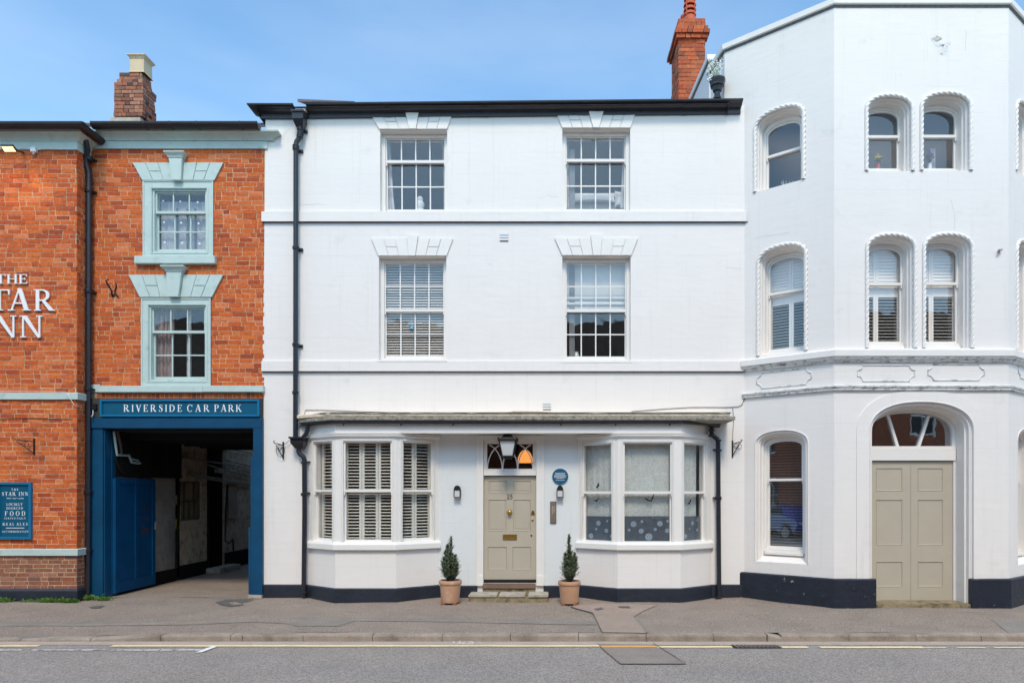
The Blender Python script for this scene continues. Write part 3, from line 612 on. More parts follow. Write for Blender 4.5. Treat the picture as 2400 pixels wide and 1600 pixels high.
# scattered grit and litter
lf = MB()
for i in range(70):
    px = random.choice([random.uniform(1640, 1720), random.uniform(1040, 1120), random.uniform(1280, 1330), random.uniform(1180, 1230)]); py = random.uniform(1400, 1412)
    x, y = gpt(px, py, 0); s = random.uniform(.006, .016); a = random.uniform(0, 6)
    lf.add([(x+s*math.cos(a+k*2.1), y+s*math.sin(a+k*2.1), .012+.004*k) for k in range(3)], [(0,1,2)])
o = lf.build('dry_leaf_litter', mk('dry_leaf', lin(150, 112, 70), rough=.9, var=.4, vs=40), fix=False, kind='stuff', label='brown leaf fragments along the foot of the white wall'); o['category'] = 'leaf litter'
wp = MB()
for i in range(260):
    x, y = gpt(random.gauss(1085, 18), random.uniform(1501, 1510), RZ); s = random.uniform(.004, .011); a = random.uniform(0, 6)
    wp.add([(x+s*math.cos(a+k*2.1), y+s*math.sin(a+k*2.1), RZ+.008+.003*k) for k in range(3)], [(0,1,2)])
o = wp.build('white_grit', WLINE, fix=False, kind='stuff', label='pale scattered grit in the gutter below the front door'); o['category'] = 'grit'
st = MB()
for i in range(900):
    px, py = random.uniform(0, 2400), random.uniform(1410, 1600)
    if 1470 < py < 1520: continue
    z0_ = RZ if py >= 1520 else None
    x, y = gpt(px, py, RZ if z0_ else -.02); z0_ = RZ+.002 if z0_ else pz(x, y)+.003
    if z0_ > -.1 and y > -.6: continue
    s = random.uniform(.003, .007); a = random.uniform(0, 6)
    st.add([(x+s*math.cos(a+k*2.1), y+s*math.sin(a+k*2.1), z0_+(.004 if k == 0 else 0)) for k in range(3)], [(0,1,2)])
o = st.build('loose_chippings', mk('pale_stone_chip', lin(205, 198, 186), rough=.9), fix=False, kind='stuff', label='pale stone chippings scattered over road and footway'); o['category'] = 'gravel'

# ================================================================== STAR INN (projecting brick part on the left)
YS = -.33; XC = -8.377; FS = Face(0, YS)
inn = thing('brick_building', 'orange brick inn front on the far left with raised white letters', 'building', (-9.5, YS, 0))
ztop = FS.z(352); zs1a, zs1b = FS.z(936), FS.z(920); zs2a, zs2b = FS.z(1301), FS.z(1285); zpl = FS.z(1381)
MB().box(FS, -11.5, XC-.014, -.40, -.005, 0, ztop).build('wall', MORTAR, inn)
FR = Face(XC, YS, XC, 0.02)
MB().box(FR, 0.012, .35, -.3, -.005, 0, ztop).build('wall', MORTAR, inn)
l1 = brick_list(FS, -11.4, XC, zs1b, ztop, None, .0812); l1 += brick_list(FS, -11.4, XC, zs2b, zs1a, None, .0812)
rest = lay(inn, FS, l1, BRICK, key=lambda b: abs(b[2]-3.2)+(0 if b[0] > -9.9 else 9))
l2 = brick_list(FR, .004, .35, zs1b, ztop, None, .0812)+brick_list(FR, .004, .35, zs2b, zs1a, None, .0812)
for q in l2: rest.box(FR, q[0]+.008, q[1], -.06, random.uniform(-.003, .003), q[2], q[3])
rest.build('brick', BRICK, inn, fix=False, kind='stuff')
l3 = brick_list(FS, -11.4, XC, zpl, zs2a, None, .0785)
r3 = lay(inn, FS, l3, BRICKD, limit=0); l4 = brick_list(FR, .004, .35, zpl, zs2a, None, .0785)
for q in l4: r3.box(FR, q[0]+.008, q[1], -.06, random.uniform(-.003, .003), q[2], q[3])
r3.build('brick', BRICKD, inn, fix=False, kind='stuff', label='darker brown bricks below the lower band')
PS = [(-11.5, YS), (XC, YS), (XC, .03)]
MB().sweep(PS, [(0, zs1a), (.035, zs1a), (.04, zs1b-.012), (.02, zs1b), (0, zs1b)]).build('string_course', SAGE, inn)
MB().sweep(PS, [(0, zs2a), (.035, zs2a), (.04, zs2b-.012), (.02, zs2b), (0, zs2b)]).build('string_course', SAGE, inn)
MB().sweep(PS, [(-.02, 0), (.03, 0), (.03, zpl-.02), (.0, zpl+.02), (-.02, zpl+.02)]).build('plinth', PLINTH, inn)
CORN = lambda z: [(-.02, z), (.025, z), (.028, z+.135), (.04, z+.14), (.045, z+.155), (.055, z+.17), (.085, z+.20), (.13, z+.225), (.17, z+.235), (.175, z+.26), (.02, z+.26), (-.02, z+.26)]
MB().sweep(PS, CORN(ztop)).build('cornice', SAGE, inn, smooth=True)
GUT = lambda z: [(.155, z+.105)]+[(.24+.084*math.cos(a), z+.105+.084*math.sin(a)) for a in [math.pi+math.pi*i/10 for i in range(11)]]+[(.326, z+.118), (.312, z+.118), (.31, z+.095), (.17, z+.095)]
MB().sweep([(-11.5, YS), (XC-.02, YS), (XC-.02, .02)], GUT(ztop+.215)).build('gutter', GUTB, inn, smooth=True)
# roof
def roof(parent, pts, tiles, zf):
    MB().add([(x, y, zf(y)) for x, y in pts]+[(x, y, zf(y)-.03) for x, y in pts], [tuple(range(len(pts))), tuple(reversed([len(pts)+i for i in range(len(pts))]))]+[(i, len(pts)+i, len(pts)+(i+1) % len(pts), (i+1) % len(pts)) for i in range(len(pts))]).build('roof', SLATE, parent)
ZG = ztop+.30
roof(inn, [(-11.5, YS-.19), (XC-.02, YS-.19), (XC-.02, 4), (-11.5, 4)], 0, lambda y: ZG+.02+.545*(y-(YS-.2)))
def tile_row(parent, x0, x1, y, z, w=.41):
    x = x0
    while x < x1:
        o = MB().add([(x+.005, y, z), (x+w-.01, y, z+.006), (x+w-.01, y+.34, z+.185), (x+.005, y+.34, z+.18), (x+.005, y, z+.022), (x+w-.01, y, z+.03), (x+w-.01, y+.34, z+.207), (x+.005, y+.34, z+.202)], [(3,2,1,0),(4,5,6,7),(0,1,5,4),(1,2,6,5),(2,3,7,6),(3,0,4,7)]).build('roof_tile', SLATE, parent)
        o.rotation_euler = (random.uniform(-.01, .01), random.uniform(-.012, .02), 0); x += w
for k in range(5): tile_row(inn, -11.4+(k % 2)*.2, XC-.25, YS-.20+.3*k, ZG+.03+.165*k)
# small black plinth weeds handled further down
# ---- return gutter pipe between the two parts
dp = MB(); Xp = (216-CX)/130; 
dp.tube([FW.pt(Xp+.0, .24, 8.42), FW.pt(Xp+.0, .24, 8.30), FW.pt(FW.u(222), .24, 8.12), FW.pt(FW.u(221), .18, 7.98), FW.pt(FW.u(211), .12, 7.80), FW.pt(FW.u(208.5, .1), .10, 7.6), FW.pt(FW.u(205.5, .1), .10, .05)], .045, 10)
pipeL = thing('drainpipe', 'tall black drainpipe in the corner between the two orange brick fronts', 'drainpipe', (Xp, -.1, 0))
dp.build('pipe', BLACK, pipeL, smooth=True)
for py in (372, 447, 683, 912, 1153, 1290):
    k = (py-372)/918; x = FW.u(209-3.5*k, .1); z = FW.z(py, 0, .1)
    MB().lathe((x, -.10, z-.035), [(.055, 0), (.062, .015), (.062, .03), (.054, .035), (.054, .045), (.062, .05), (.060, .07)], 12).build('pipe_collar', BLACK, pipeL, smooth=True)
    MB().box(FW, x-.08, x+.08, .0, .055, z-.012, z+.018).build('pipe_bracket', BLACK, pipeL)

# ================================================================== CAR PARK PART
cp = thing('brick_building', 'orange brick front with pale green window trim over the blue gateway', 'building', (-6.8, 0, 0))
XR = -5.235
ztc = FW.z(350); zst0, zst1 = FW.z(920), FW.z(905)
WU = (FW.u(336), FW.u(501), FW.z(602), FW.z(424)); WLo = (FW.u(332), FW.u(495), FW.z(905), FW.z(699))
holes = [rect(WU[0]+.06, WU[1]-.06, WU[2]+.05, WU[3]-.06), rect(WLo[0]+.06, WLo[1]-.06, WLo[2]+.05, WLo[3]-.06)]
zbm = FW.z(980)
MB().holed(FW, rect(XC-.05, XR+.05, zbm, ztc+.33), holes, -.005, [.25, .25]).build('wall', MORTAR, cp, fix=False)
def excl(z):
    iv = []
    for h in (WU, WLo):
        if h[2] < z < h[3]: iv.append((h[0]+.03, h[1]-.03))
    for (ya, yb, a0, a1, b0, b1) in ((383, 425, 313, 525, 336, 504), (645, 698, 304, 525, 330, 498)):
        za, zb = FW.z(ya), FW.z(yb)
        if zb < z < za:
            t = (za-z)/(za-zb); iv.append((FW.u(a0+(b0-a0)*t)+.01, FW.u(a1+(b1-a1)*t)-.01))
    return iv
l = brick_list(FW, XC-.02, XR, zst1, ztc, excl, .083)
rest = lay(cp, FW, l, BRICK, key=lambda b: abs(b[2]-5)); 
l = brick_list(FW, FW.u(229), XR, FW.z(938), zst0-.01, None, .16, soldier=True)
for q in l: rest.box(FW, q[0], q[1], -.1, random.uniform(-.004, .003), q[2], q[3])
rest.build('brick', BRICK, cp, fix=False, kind='stuff')
MB().box(FW, XC+.0, -5.165, 0, .03, ztc, ztc+.13).build('frieze', SAGE, cp)
MB().sweep([(XC+.0, 0), (-5.10, 0), (-5.10, .05)], [(p[0]+.004, p[1]) for p in CORN(ztc)[1:] if p[0] >= .028][0:]+[(.0, ztc+.26), (0, ztc+.137)]).build('cornice', SAGE, cp, smooth=True)
MB().sweep([(XC+.22, 0), (-5.22, 0)], GUT(ztc+.215)).build('gutter', GUTB, cp, smooth=True)
for px in (362, 482, 581, 420): MB().sweep([(FW.u(px)-.02, 0), (FW.u(px)+.02, 0)], [(w*1.0+(.006 if w > .235 else -.006), z-(.006 if z < ztc+.28 else 0)) for w, z in GUT(ztc+.215)]).build('gutter_joint', GUTB, cp)
roof(cp, [(XC-.1, -.19), (XR+.02, -.19), (XR+.02, 4), (XC-.1, 4)], 0, lambda y: ztc+.32+.545*(y+.2))
for k in range(5): tile_row(cp, XC+.05+(k % 2)*.2, XR-.5, -.20+.3*k, ztc+.33+.165*k)
MB().box(FW, XC+.02, FW.u(236), 0, .03, zst0+.01, zst1+.03).build('string_course', SAGE, cp)
MB().box(FW, FW.u(236)+.002, FW.u(480), 0, .07, zst0, zst1).build('string_course', SAGE, cp, bevel=.006)
MB().box(FW, FW.u(480)+.002, FW.u(621), 0, .075, zst0+.004, zst1+.003).build('string_course', SAGE, cp, bevel=.006)
def flat_arch(parent, F, top, bot, yt, yb, key, cap, mat, w=.035, kw=.06, label=None, holes_=False):
    """gauged flat arch of separate tapering blocks with a keystone; pixel rows yt, yb"""
    zt, zb = F.z(yt), F.z(yb); t0, t1 = F.u(top[0]), F.u(top[1]); b0, b1 = F.u(bot[0]), F.u(bot[1])
    kt = (F.u(key[0]), F.u(key[1])); kb = (F.u(key[2]), F.u(key[3])); zk = F.z(key[4]); zkb = F.z(key[5])
    head = MB().poly(F, [(b0-.0, zb+.004), (b1, zb+.004), (t1-.004, zt-.004), (t0+.004, zt-.004)], -.02, w-.018).build('lintel', mat, parent)
    gp = .006
    for s, (ta, tb, ba, bb) in enumerate(((t0, kt[0], b0, kb[0]), (t1, kt[1], b1, kb[1]))):
        sg = 1 if s == 0 else -1
        for i in range(3):
            q = [ta+(tb-ta)*i/3+gp*sg*(i > 0), ta+(tb-ta)*(i+1)/3-gp*sg, ba+(bb-ba)*i/3+gp*sg*(i > 0), ba+(bb-ba)*(i+1)/3-gp*sg]
            jw = random.uniform(-.002, .002)
            if i == 1:
                for (f0, f1) in ((0, .49), (.53, 1)):
                    za, zc = zb+(zt-zb)*f0, zb+(zt-zb)*f1
                    P = [(q[2]+(q[0]-q[2])*f0, za), (q[3]+(q[1]-q[3])*f0, za), (q[3]+(q[1]-q[3])*f1, zc), (q[2]+(q[0]-q[2])*f1, zc)]
                    MB().poly(F, P, w-.017, w+jw).build('arch_block', mat, head)
            else: MB().poly(F, [(q[2], zb), (q[3], zb), (q[1], zt), (q[0], zt)], w-.017, w+jw).build('arch_block', mat, head)
    MB().poly(F, [(kb[0], zkb), (kb[1], zkb), (kt[1], zk), (kt[0], zk)], -.02, w+kw).build('keystone', mat, parent)
    if cap:
        c0, c1, y0_, y1_ = F.u(cap[0]), F.u(cap[1]), F.z(cap[2]), F.z(cap[3])
        MB().sweep([(kt[0], F.y0+.0), (kt[0], F.y0-w-kw), (kt[1], F.y0-w-kw), (kt[1], F.y0+.0)], [(0, y0_), (.012, y0_), (.02, y0_+(y1_-y0_)*.3), ((kt[0]-c0), y0_+(y1_-y0_)*.8), ((kt[0]-c0), y1_), (-.05, y1_)]).build('keystone_cap', mat, parent)
    return head
flat_arch(cp, FW, (313, 525), (336, 504), 383, 424, (402, 433, 410, 430, 375, 427), (394, 441, 375, 363), SAGE)
flat_arch(cp, FW, (304, 525), (330, 498), 645, 697, (396, 432, 402, 424, 640, 698), (387, 436, 640, 628), SAGE)
SG2 = SAGE
def trimmed(F, W_, glassy, inner, up, lo, zr, label):
    m = MB().ring(F, rect(*W_), rect(*inner), -.05, .012); m.ring(F, rect(W_[0], W_[1], W_[2], W_[3]), rect(W_[0]+.022, W_[1]-.022, W_[2]+.022, W_[3]-.022), .0, .024)
    m.ring(F, rect(inner[0]-.03, inner[1]+.03, inner[2]-.02, inner[3]+.03), rect(inner[0]-.008, inner[1]+.008, inner[2]-.004, inner[3]+.008), .0, .02)
    m.build('window_surround', SAGE, cp)
    return sash(cp, F, inner[0], inner[1], inner[2], inner[3], -.07, 3, up, lo, zr, fr=.03, st=.03, rail=.045, bar=.022, mat=SAGE, glass=GLASSR, label=label, horns=False)
w1 = trimmed(FW, WU, 0, (FW.u(357), FW.u(485), FW.z(592), FW.z(443)), 1, 2, FW.z(495), 'upper pale green sash window with dotted net')
w2 = trimmed(FW, WLo, 0, (FW.u(349), FW.u(483), FW.z(893), FW.z(716)), 1, 2, FW.z(776), 'lower pale green sash window with mauve curtain')
MB().box(FW, FW.u(321), FW.u(509), 0, .09, FW.z(621), FW.z(603)).build('window_sill', SAGE, cp, bevel=.008)
# upper window: net with white dots; lower: curtain
curtain(w1, FW, (FW.u(362), FW.u(481)), (FW.u(362), FW.u(481)), FW.z(590), FW.z(462), -.20, mk('grey_voile', (.36, .37, .39, 1), rough=.9, var=.08), 7, .01, 'net_curtain')
dots = MB()
for i, px in enumerate((380, 420, 461)):
    for j, py in enumerate((469, 519, 566)):
        c = FW.pt(FW.u(px+j*2, -.10), -.135, FW.z(py+i*1.5, 0, -.10)); dots.lathe(c, [(.019, 0), (.019, .003)], 14, 'y')
        if j: c = FW.pt(FW.u(px+17, -.1), -.135, FW.z(py+13, 0, -.1)); 
dots.build('dot_decoration', LETW, w1)
for px in (404, 428, 447): MB().box(FW, FW.u(px)-.012, FW.u(px)+.012, -.17, -.15, FW.z(588), FW.z(480)).build('inner_frame_bar', mk('inner_frame_grey', lin(80, 84, 92)), w1)
curtain(w2, FW, (FW.u(352), FW.u(396)), (FW.u(352), FW.u(392)), FW.z(888), FW.z(720), -.2, CURTP, 4, .025)
curtain(w2, FW, (FW.u(472), FW.u(481)), (FW.u(474), FW.u(481)), FW.z(888), FW.z(720), -.2, CURTP, 1.5, .02)
MB().box(FW, FW.u(426), FW.u(436), -.19, -.17, FW.z(889), FW.z(718)).build('curtain_rail_post', mk('inner_white', lin(180, 172, 165)), w2)
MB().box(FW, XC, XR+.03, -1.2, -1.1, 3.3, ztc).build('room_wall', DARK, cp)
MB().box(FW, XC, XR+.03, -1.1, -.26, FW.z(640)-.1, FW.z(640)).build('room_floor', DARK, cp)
# gateway frame
za, zb_ = FW.z(1004), FW.z(979)
post = MB().box(FW, FW.u(210), -8.108, -.10, .05, .0, za+.0).build('gate_post', GATEB, cp, bevel=.006, label='wide left blue timber gate post')
MB().box(FW, -8.106, -8.088, -.15, .02, 0.01, za-.02).build('post_board', GATEB, post)
MB().box(FW, -8.106, -8.075, -.30, -.153, 0.01, za-.1).build('post_board', GATEB, post)
post = MB().box(FW, FW.u(597), XR-.005, -.15, .07, .06, zb_).build('gate_post', GATEB, cp, bevel=.006, label='narrow right blue timber gate post')
MB().box(FW, FW.u(590), FW.u(597)-.003, -.15, .045, .06, FW.z(1070)).build('post_board', GATEB, post)
MB().box(FW, FW.u(585), FW.u(590)-.003, -.15, .045, .07, FW.z(1235)).build('post_board', GATEB, post)
MB().box(FW, FW.u(586), XR-.01, -.15, .09, 0, .06).build('post_footing', STONE, cp)
MB().box(FW, FW.u(212), XR-.01, -.2, .075, za, zb_).build('gateway_beam', GATEB, cp, bevel=.006)
MB().box(FW, FW.u(212), XR-.01, -.05, .05, zb_, FW.z(934)).build('sign_backboard', DARK, cp)
MB().box(FW, XC+.02, FW.u(229), 0, .012, FW.z(940), zst0-.002).build('patched_brickwork', mk('crumbling_mortar', lin(150, 128, 104), rough=.95, var=.35, vs=14, bump=.9, bs=20), cp)
# passage
XW = -8.12
FP = Face(XW, .25, XW, 12)                                  # left wall of the passage, u runs inwards
def pu(px, w=0): return FP.u(px, w)
def pzz(py, px, w=0): return FP.z(py, FP.u(px, w), w)
ua, ub, uc_, ud = pu(411), pu(421), pu(485), pu(521)
MB().box(FP, 0, ua, -.3, 0, 0, 3.35).build('passage_wall', PASSR, cp, label='rough grey plaster section of the passage wall')
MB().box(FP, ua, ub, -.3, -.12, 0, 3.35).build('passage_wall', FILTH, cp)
wz0, wz1 = pzz(1218, 450), pzz(1127, 450); wu0, wu1 = pu(424), pu(470)
MB().holed(FP, rect(ub, uc_, 0, 3.0), [rect(wu0, wu1, wz0, wz1)], 0, [.08]).build('passage_wall', PASSB, cp, fix=False, label='white painted brick section with the obscured window')
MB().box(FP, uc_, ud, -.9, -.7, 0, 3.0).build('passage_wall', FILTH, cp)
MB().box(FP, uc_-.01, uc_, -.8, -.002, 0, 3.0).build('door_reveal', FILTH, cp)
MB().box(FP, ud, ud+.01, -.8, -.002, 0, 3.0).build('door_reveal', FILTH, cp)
MB().box(FP, ud+.01, 8.0, -.3, 0, 0, 5.0).build('passage_wall', PASSB, cp, label='far white painted brick section lit from the yard')
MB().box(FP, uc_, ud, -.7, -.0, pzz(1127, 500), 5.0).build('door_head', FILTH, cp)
MB().box(FW, -5.5, -5.25, -12, -4.62, 0, 4.6).build('added_yard_blocker', mk('yard_blocker_brick', (.16, .08, .05, 1), rough=.95), cp)  # unseen wall added so that less yard light reaches the passage
MB().box(FW, -8.6, -5.2, -12.2, -12, 0, 5.5).build('added_yard_blocker', MATS['yard_blocker_brick'], cp)
# window in the passage
pw = MB().ring(FP, rect(wu0, wu1, wz0, wz1), rect(wu0+.05, wu1-.05, wz0+.04, wz1-.04), -.08, -.02).build('window', mk('grey_green_frame', lin(96, 98, 84)), cp, label='small obscured window in the passage wall')
MB().box(FP, wu0+.04, wu1-.04, -.075, -.06, wz0+.03, wz1-.03).build('pane', OBSC, pw)
gm = mk('dark_glazing_bar', lin(70, 70, 60))
zmid = wz0+(wz1-wz0)*.48
MB().box(FP, wu0+.05, wu1-.05, -.06, -.03, zmid-.012, zmid+.012).build('glazing_bar', gm, pw)
for k in (.24, .5, .76): MB().box(FP, wu0+(wu1-wu0)*k-.01, wu0+(wu1-wu0)*k+.01, -.06, -.032, wz0+.04, zmid-.013).build('glazing_bar', gm, pw)
for k in (.26, .74): MB().box(FP, wu0+(wu1-wu0)*k-.01, wu0+(wu1-wu0)*k+.01, -.06, -.032, zmid+.013, wz1-.04).build('glazing_bar', gm, pw)
for rr in (.10, .14, .19): 
    c = FP.pt((wu0+wu1)/2, -.055, (zmid+wz1)/2); MB().tube([c+Vector((0, rr*.8*math.cos(a), rr*1.3*math.sin(a))) for a in [i*math.pi/12 for i in range(25)]], .006, 5).build('glass_ring', OBSC, pw)
# dado, step, boxing, pipes
MB().box(FP, 0.0, ua+.02, 0, .02, 0, .27).build('dado', FILTH, cp); MB().box(FP, ub, uc_, 0, .02, 0, .30).build('dado', FILTH, cp); MB().box(FP, ud+.1, 8, 0, .02, 0, .40).build('dado', FILTH, cp)
MB().box(FP, uc_-.1, ud+.25, .01, .34, 0, .12).build('passage_step', STONE, cp, bevel=.015)
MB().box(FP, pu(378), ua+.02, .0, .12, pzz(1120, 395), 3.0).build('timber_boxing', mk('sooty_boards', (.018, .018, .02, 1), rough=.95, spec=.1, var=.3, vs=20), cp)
MB().box(FP, 0, pu(378), .0, .05, pzz(1118, 340), 3.2).build('sooty_wall_panel', FILTH, cp)
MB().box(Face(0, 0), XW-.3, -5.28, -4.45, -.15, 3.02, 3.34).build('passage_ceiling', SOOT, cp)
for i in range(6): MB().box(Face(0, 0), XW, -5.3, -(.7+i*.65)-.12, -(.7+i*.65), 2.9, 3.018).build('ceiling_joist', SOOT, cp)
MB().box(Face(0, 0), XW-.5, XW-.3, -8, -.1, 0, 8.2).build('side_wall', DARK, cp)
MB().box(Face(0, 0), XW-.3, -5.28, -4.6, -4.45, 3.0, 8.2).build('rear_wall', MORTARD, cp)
for k, (pts, r, m) in enumerate((
    ([(418, 1068), (468, 1078), (520, 1086), (545, 1092)], .018, GREYP), ([(475, 1086), (520, 1099), (570, 1113), (592, 1118)], .018, GREYP),
    ([(436, 1109), (460, 1113), (505, 1120), (540, 1127), (590, 1134)], .020, GREYP), ([(436, 1114), (460, 1118), (505, 1125), (540, 1131), (590, 1138)], .018, GREYP),
    ([(527, 1048), (560, 1056), (590, 1062)], .016, GREYP), ([(530, 1078), (560, 1085), (590, 1093)], .018, GREYP), ([(545, 1097), (590, 1106)], .02, GREYP),
    ([(419, 1128), (418, 1180), (415, 1250), (412, 1330)], .03, FILTH), ([(532, 1135), (528, 1200), (527, 1268), (536, 1272), (545, 1262), (546, 1290)], .022, IRON))):
    MB().tube([FP.pt(pu(a, .06), .07, pzz(c, a, .06)) for a, c in pts], r, 8).build('service_pipe', m, cp, smooth=True)
for a, c, w_, h_ in ((424, 1085, .17, .20), (425, 1100, .14, .16), (508, 1103, .30, .10)):
    u_ = pu(a); z_ = pzz(c, a); MB().box(FP, u_-w_/2, u_+w_/2, .01, .10, z_-h_/2, z_+h_/2).build('meter_box', GREYM, cp, bevel=.008)
u_ = pu(544); MB().box(FP, u_-.25, u_+.22, .002, .03, pzz(1208, 544), pzz(1132, 544)).build('blocked_window', mk('boarded_beige', lin(150, 140, 122)), cp)
MB().box(FP, u_-.30, u_+.27, .0, .07, pzz(1208, 544)-.05, pzz(1208, 544)-.002).build('window_sill', STONE, cp)
MB().box(FP, pu(411), pu(421), -.1, -.02, pzz(1182, 416), pzz(1160, 416)).build('notice', mk('beige_notice', lin(180, 160, 120)), cp)
MB().box(FP, pu(412), pu(420), -.1, .02, pzz(1238, 416), pzz(1216, 416)).build('notice', mk('yellow_notice', lin(200, 180, 40)), cp)
for pts, r, m in (([(264, 1010), (268, 1040), (272, 1066), (300, 1067), (306, 1083), (320, 1085), (326, 1085)], .022, PVC), ([(305, 1075), (322, 1079)], .018, PVC), ([(270, 995), (274, 1020), (280, 1045), (282, 1064)], .026, mk('brown_hose', lin(84, 66, 60), rough=.8)), ([(268, 1072), (276, 1095), (290, 1110), (325, 1113)], .014, IRON)):
    MB().tube([FP.pt(FP.u(a, .08), .10, FP.z(c, FP.u(a, .08), .08)) for a, c in pts], r, 8).build('service_pipe', m, cp, smooth=True)
# wire across the gateway
MB().tube([FW.pt(FW.u(290), -.05, FW.z(998)), FW.pt(FW.u(440), -.05, FW.z(1001.5)), FW.pt(FW.u(590), -.05, FW.z(998))], .007, 5).build('sagging_wire', GREYP, cp)
# ================================================================== MIDDLE WHITE HOUSE
wh = thing('white_house', 'broad three-storey white rendered house with two ground floor bay windows', 'building', (-.9, 0, 0))
XA, XB = -5.235, 3.42
zroof = FW.z(262); zp = .22
Wt1 = (FW.u(891), FW.u(1048), FW.z(496), FW.z(306)); Wt2 = (FW.u(1318), FW.u(1477), FW.z(495), FW.z(302))
Wm1 = (FW.u(888), FW.u(1046), FW.z(844), FW.z(601)); Wm2 = (FW.u(1318), FW.u(1478), FW.z(846), FW.z(600))
Dr = (FW.u(1131), FW.u(1258), .26, FW.z(1031))
BL = (-4.43, -3.807, -2.755, -2.085); BR = (.415, 1.096, 2.185, 2.815); BY = -.45
outer = [(-5.31, 0), (3.72, 0), (3.72, zroof+.12), (-5.21, zroof), (-5.235, 6.0), (-5.28, 3.4)]
holes = [rect(*Wt1), rect(*Wt2), rect(*Wm1), rect(*Wm2), rect(Dr[0], Dr[1], Dr[2], Dr[3]), rect(BL[0]+.12, BL[3]-.12, 1.0, 2.8), rect(BR[0]+.12, BR[3]-.12, 1.0, 2.8)]
MB().holed(FW, outer, holes, 0, [.24, .24, .24, .24, .12, .3, .3]).build('wall', WHITE, wh, fix=False)
MB().add([FW.pt(-5.31, 0, 0), FW.pt(-5.28, 0, 3.4), FW.pt(-5.28, -.3, 3.4), FW.pt(-5.31, -.3, 0)], [(0,1,2,3)]).build('wall_return', WHITE, wh, fix=False)
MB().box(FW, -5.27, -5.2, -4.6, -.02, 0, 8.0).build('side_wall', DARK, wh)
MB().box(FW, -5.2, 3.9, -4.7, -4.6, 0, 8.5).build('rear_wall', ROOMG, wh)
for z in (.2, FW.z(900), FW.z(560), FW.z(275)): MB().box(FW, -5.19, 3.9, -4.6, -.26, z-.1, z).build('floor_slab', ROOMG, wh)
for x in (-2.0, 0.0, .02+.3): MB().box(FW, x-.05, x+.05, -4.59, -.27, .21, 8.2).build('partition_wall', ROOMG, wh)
MB().add([(-5.3, -.2, 8.72), (3.1, -.2, 8.78), (3.1, 4.7, 10.6), (-5.3, 4.7, 10.6), (-5.3, 4.7, 8.3), (3.1, 4.7, 8.3), (-5.3, -.03, 8.62), (3.1, -.03, 8.66)], [(0,1,2,3),(3,2,5,4),(0,3,4,6),(1,7,5,2)]).build('roof', SLATE, wh)
x0t = FW.u(708); MB().add([(x0t, -.22, 8.80), (x0t+1.0, -.22, 8.80), (x0t+1.0, .3, 8.99), (x0t, .3, 9.03), (x0t, -.22, 8.85), (x0t+1.0, -.22, 8.81), (x0t+1.0, .3, 9.0), (x0t, .3, 9.06)], [(0,1,5,4),(4,5,6,7),(0,4,7,3),(1,2,6,5),(3,2,1,0)]).build('roof_tile', SLATE, wh, label='lifted tile beside the gutter hopper')
# ogee gutter in lengths
def ogee(z): return [(-.03, z), (.04, z), (.042, z+.070), (.062, z+.076), (.066, z+.086), (.10, z+.092), (.135, z+.105), (.15, z+.125), (.185, z+.135), (.215, z+.15), (.22, z+.172), (.20, z+.175), (.19, z+.16), (-.03, z+.14)]
zg0 = 8.605; sh = .088/8.8
zz = lambda x: zg0+sh*(x+5.3)
hx0, hx1 = FW.u(687, .2), FW.u(716, .2)
MB().sweep([(-5.235, .15), (-5.235, 0), (hx0, 0)], ogee(zz(-5.3)), 0).build('gutter', BLACK, wh, smooth=True)
segs = [hx1]+[FW.u(p, .2) for p in (905, 1137, 1372, 1606)]+[FW.u(1742, .2)]
for a, c in zip(segs, segs[1:]):
    MB().sweep([(a+.003, 0), (c-.003, 0)], ogee(zz(a)), sh).build('gutter', BLACK, wh, smooth=True)
    if c < 3.2: MB().sweep([(c-.045, 0), (c+.045, 0)], [(w+.006 if w > .1 else w+.003, z-.004) for w, z in ogee(zz(c))]).build('gutter_joint', BLACK, wh)
MB().box(FW, hx0+.003, hx1-.003, 0, .045, zz(hx0), zz(hx0)+.14).build('fascia', BLACK, wh)
MB().add([FW.pt(hx0+.02, .17, zz(hx0)+.10), FW.pt(hx1-.02, .17, zz(hx0)+.10), FW.pt(hx1-.02, -.02, zz(hx0)+.24), FW.pt(hx0+.02, -.02, zz(hx0)+.22)]+[FW.pt(hx0+.02, .17, zz(hx0)+.06), FW.pt(hx1-.02, .17, zz(hx0)+.06), FW.pt(hx1-.02, -.02, zz(hx0)+.1), FW.pt(hx0+.02, -.02, zz(hx0)+.1)], [(0,1,2,3),(7,6,5,4),(0,4,5,1),(1,5,6,2),(2,6,7,3),(3,7,4,0)]).build('eaves_slate', mk('pale_layered_felt', lin(216, 204, 200), rough=.9, var=.25, vs=30), wh)
# string courses
for (ya, yb, yc) in ((497, 521, 522.6), (846, 870.5, 872.4)):
    z1, z0_, zc = FW.z(ya), FW.z(yb), FW.z(yc)
    MB().sweep([(XA-.03, 0), (3.44, 0)], [(-.02, z0_), (.045, z0_), (.045, z1-.006), (.02, z1), (-.02, z1)]).build('string_course', WHITE, wh)
    MB().sweep([(XA-.03, 0), (3.47, 0)], [(-.02, zc), (.030, zc), (.051, z0_-.002), (-.02, z0_-.002)]).build('band_shadow_strip', BANDSHADOW, wh)  # dark strip standing in for the shadow under the band
MB().sweep([(XA-.06, 0), (BL[0], 0)], [(-.02, -.05), (.025, -.05), (.025, zp), (0, zp+.02), (-.02, zp+.02)]).build('plinth', PLINTH, wh)
MB().sweep([(BR[3], 0), (XB+.1, 0)], [(-.02, -.05), (.025, -.05), (.025, zp), (0, zp+.02), (-.02, zp+.02)]).build('plinth', PLINTH, wh)
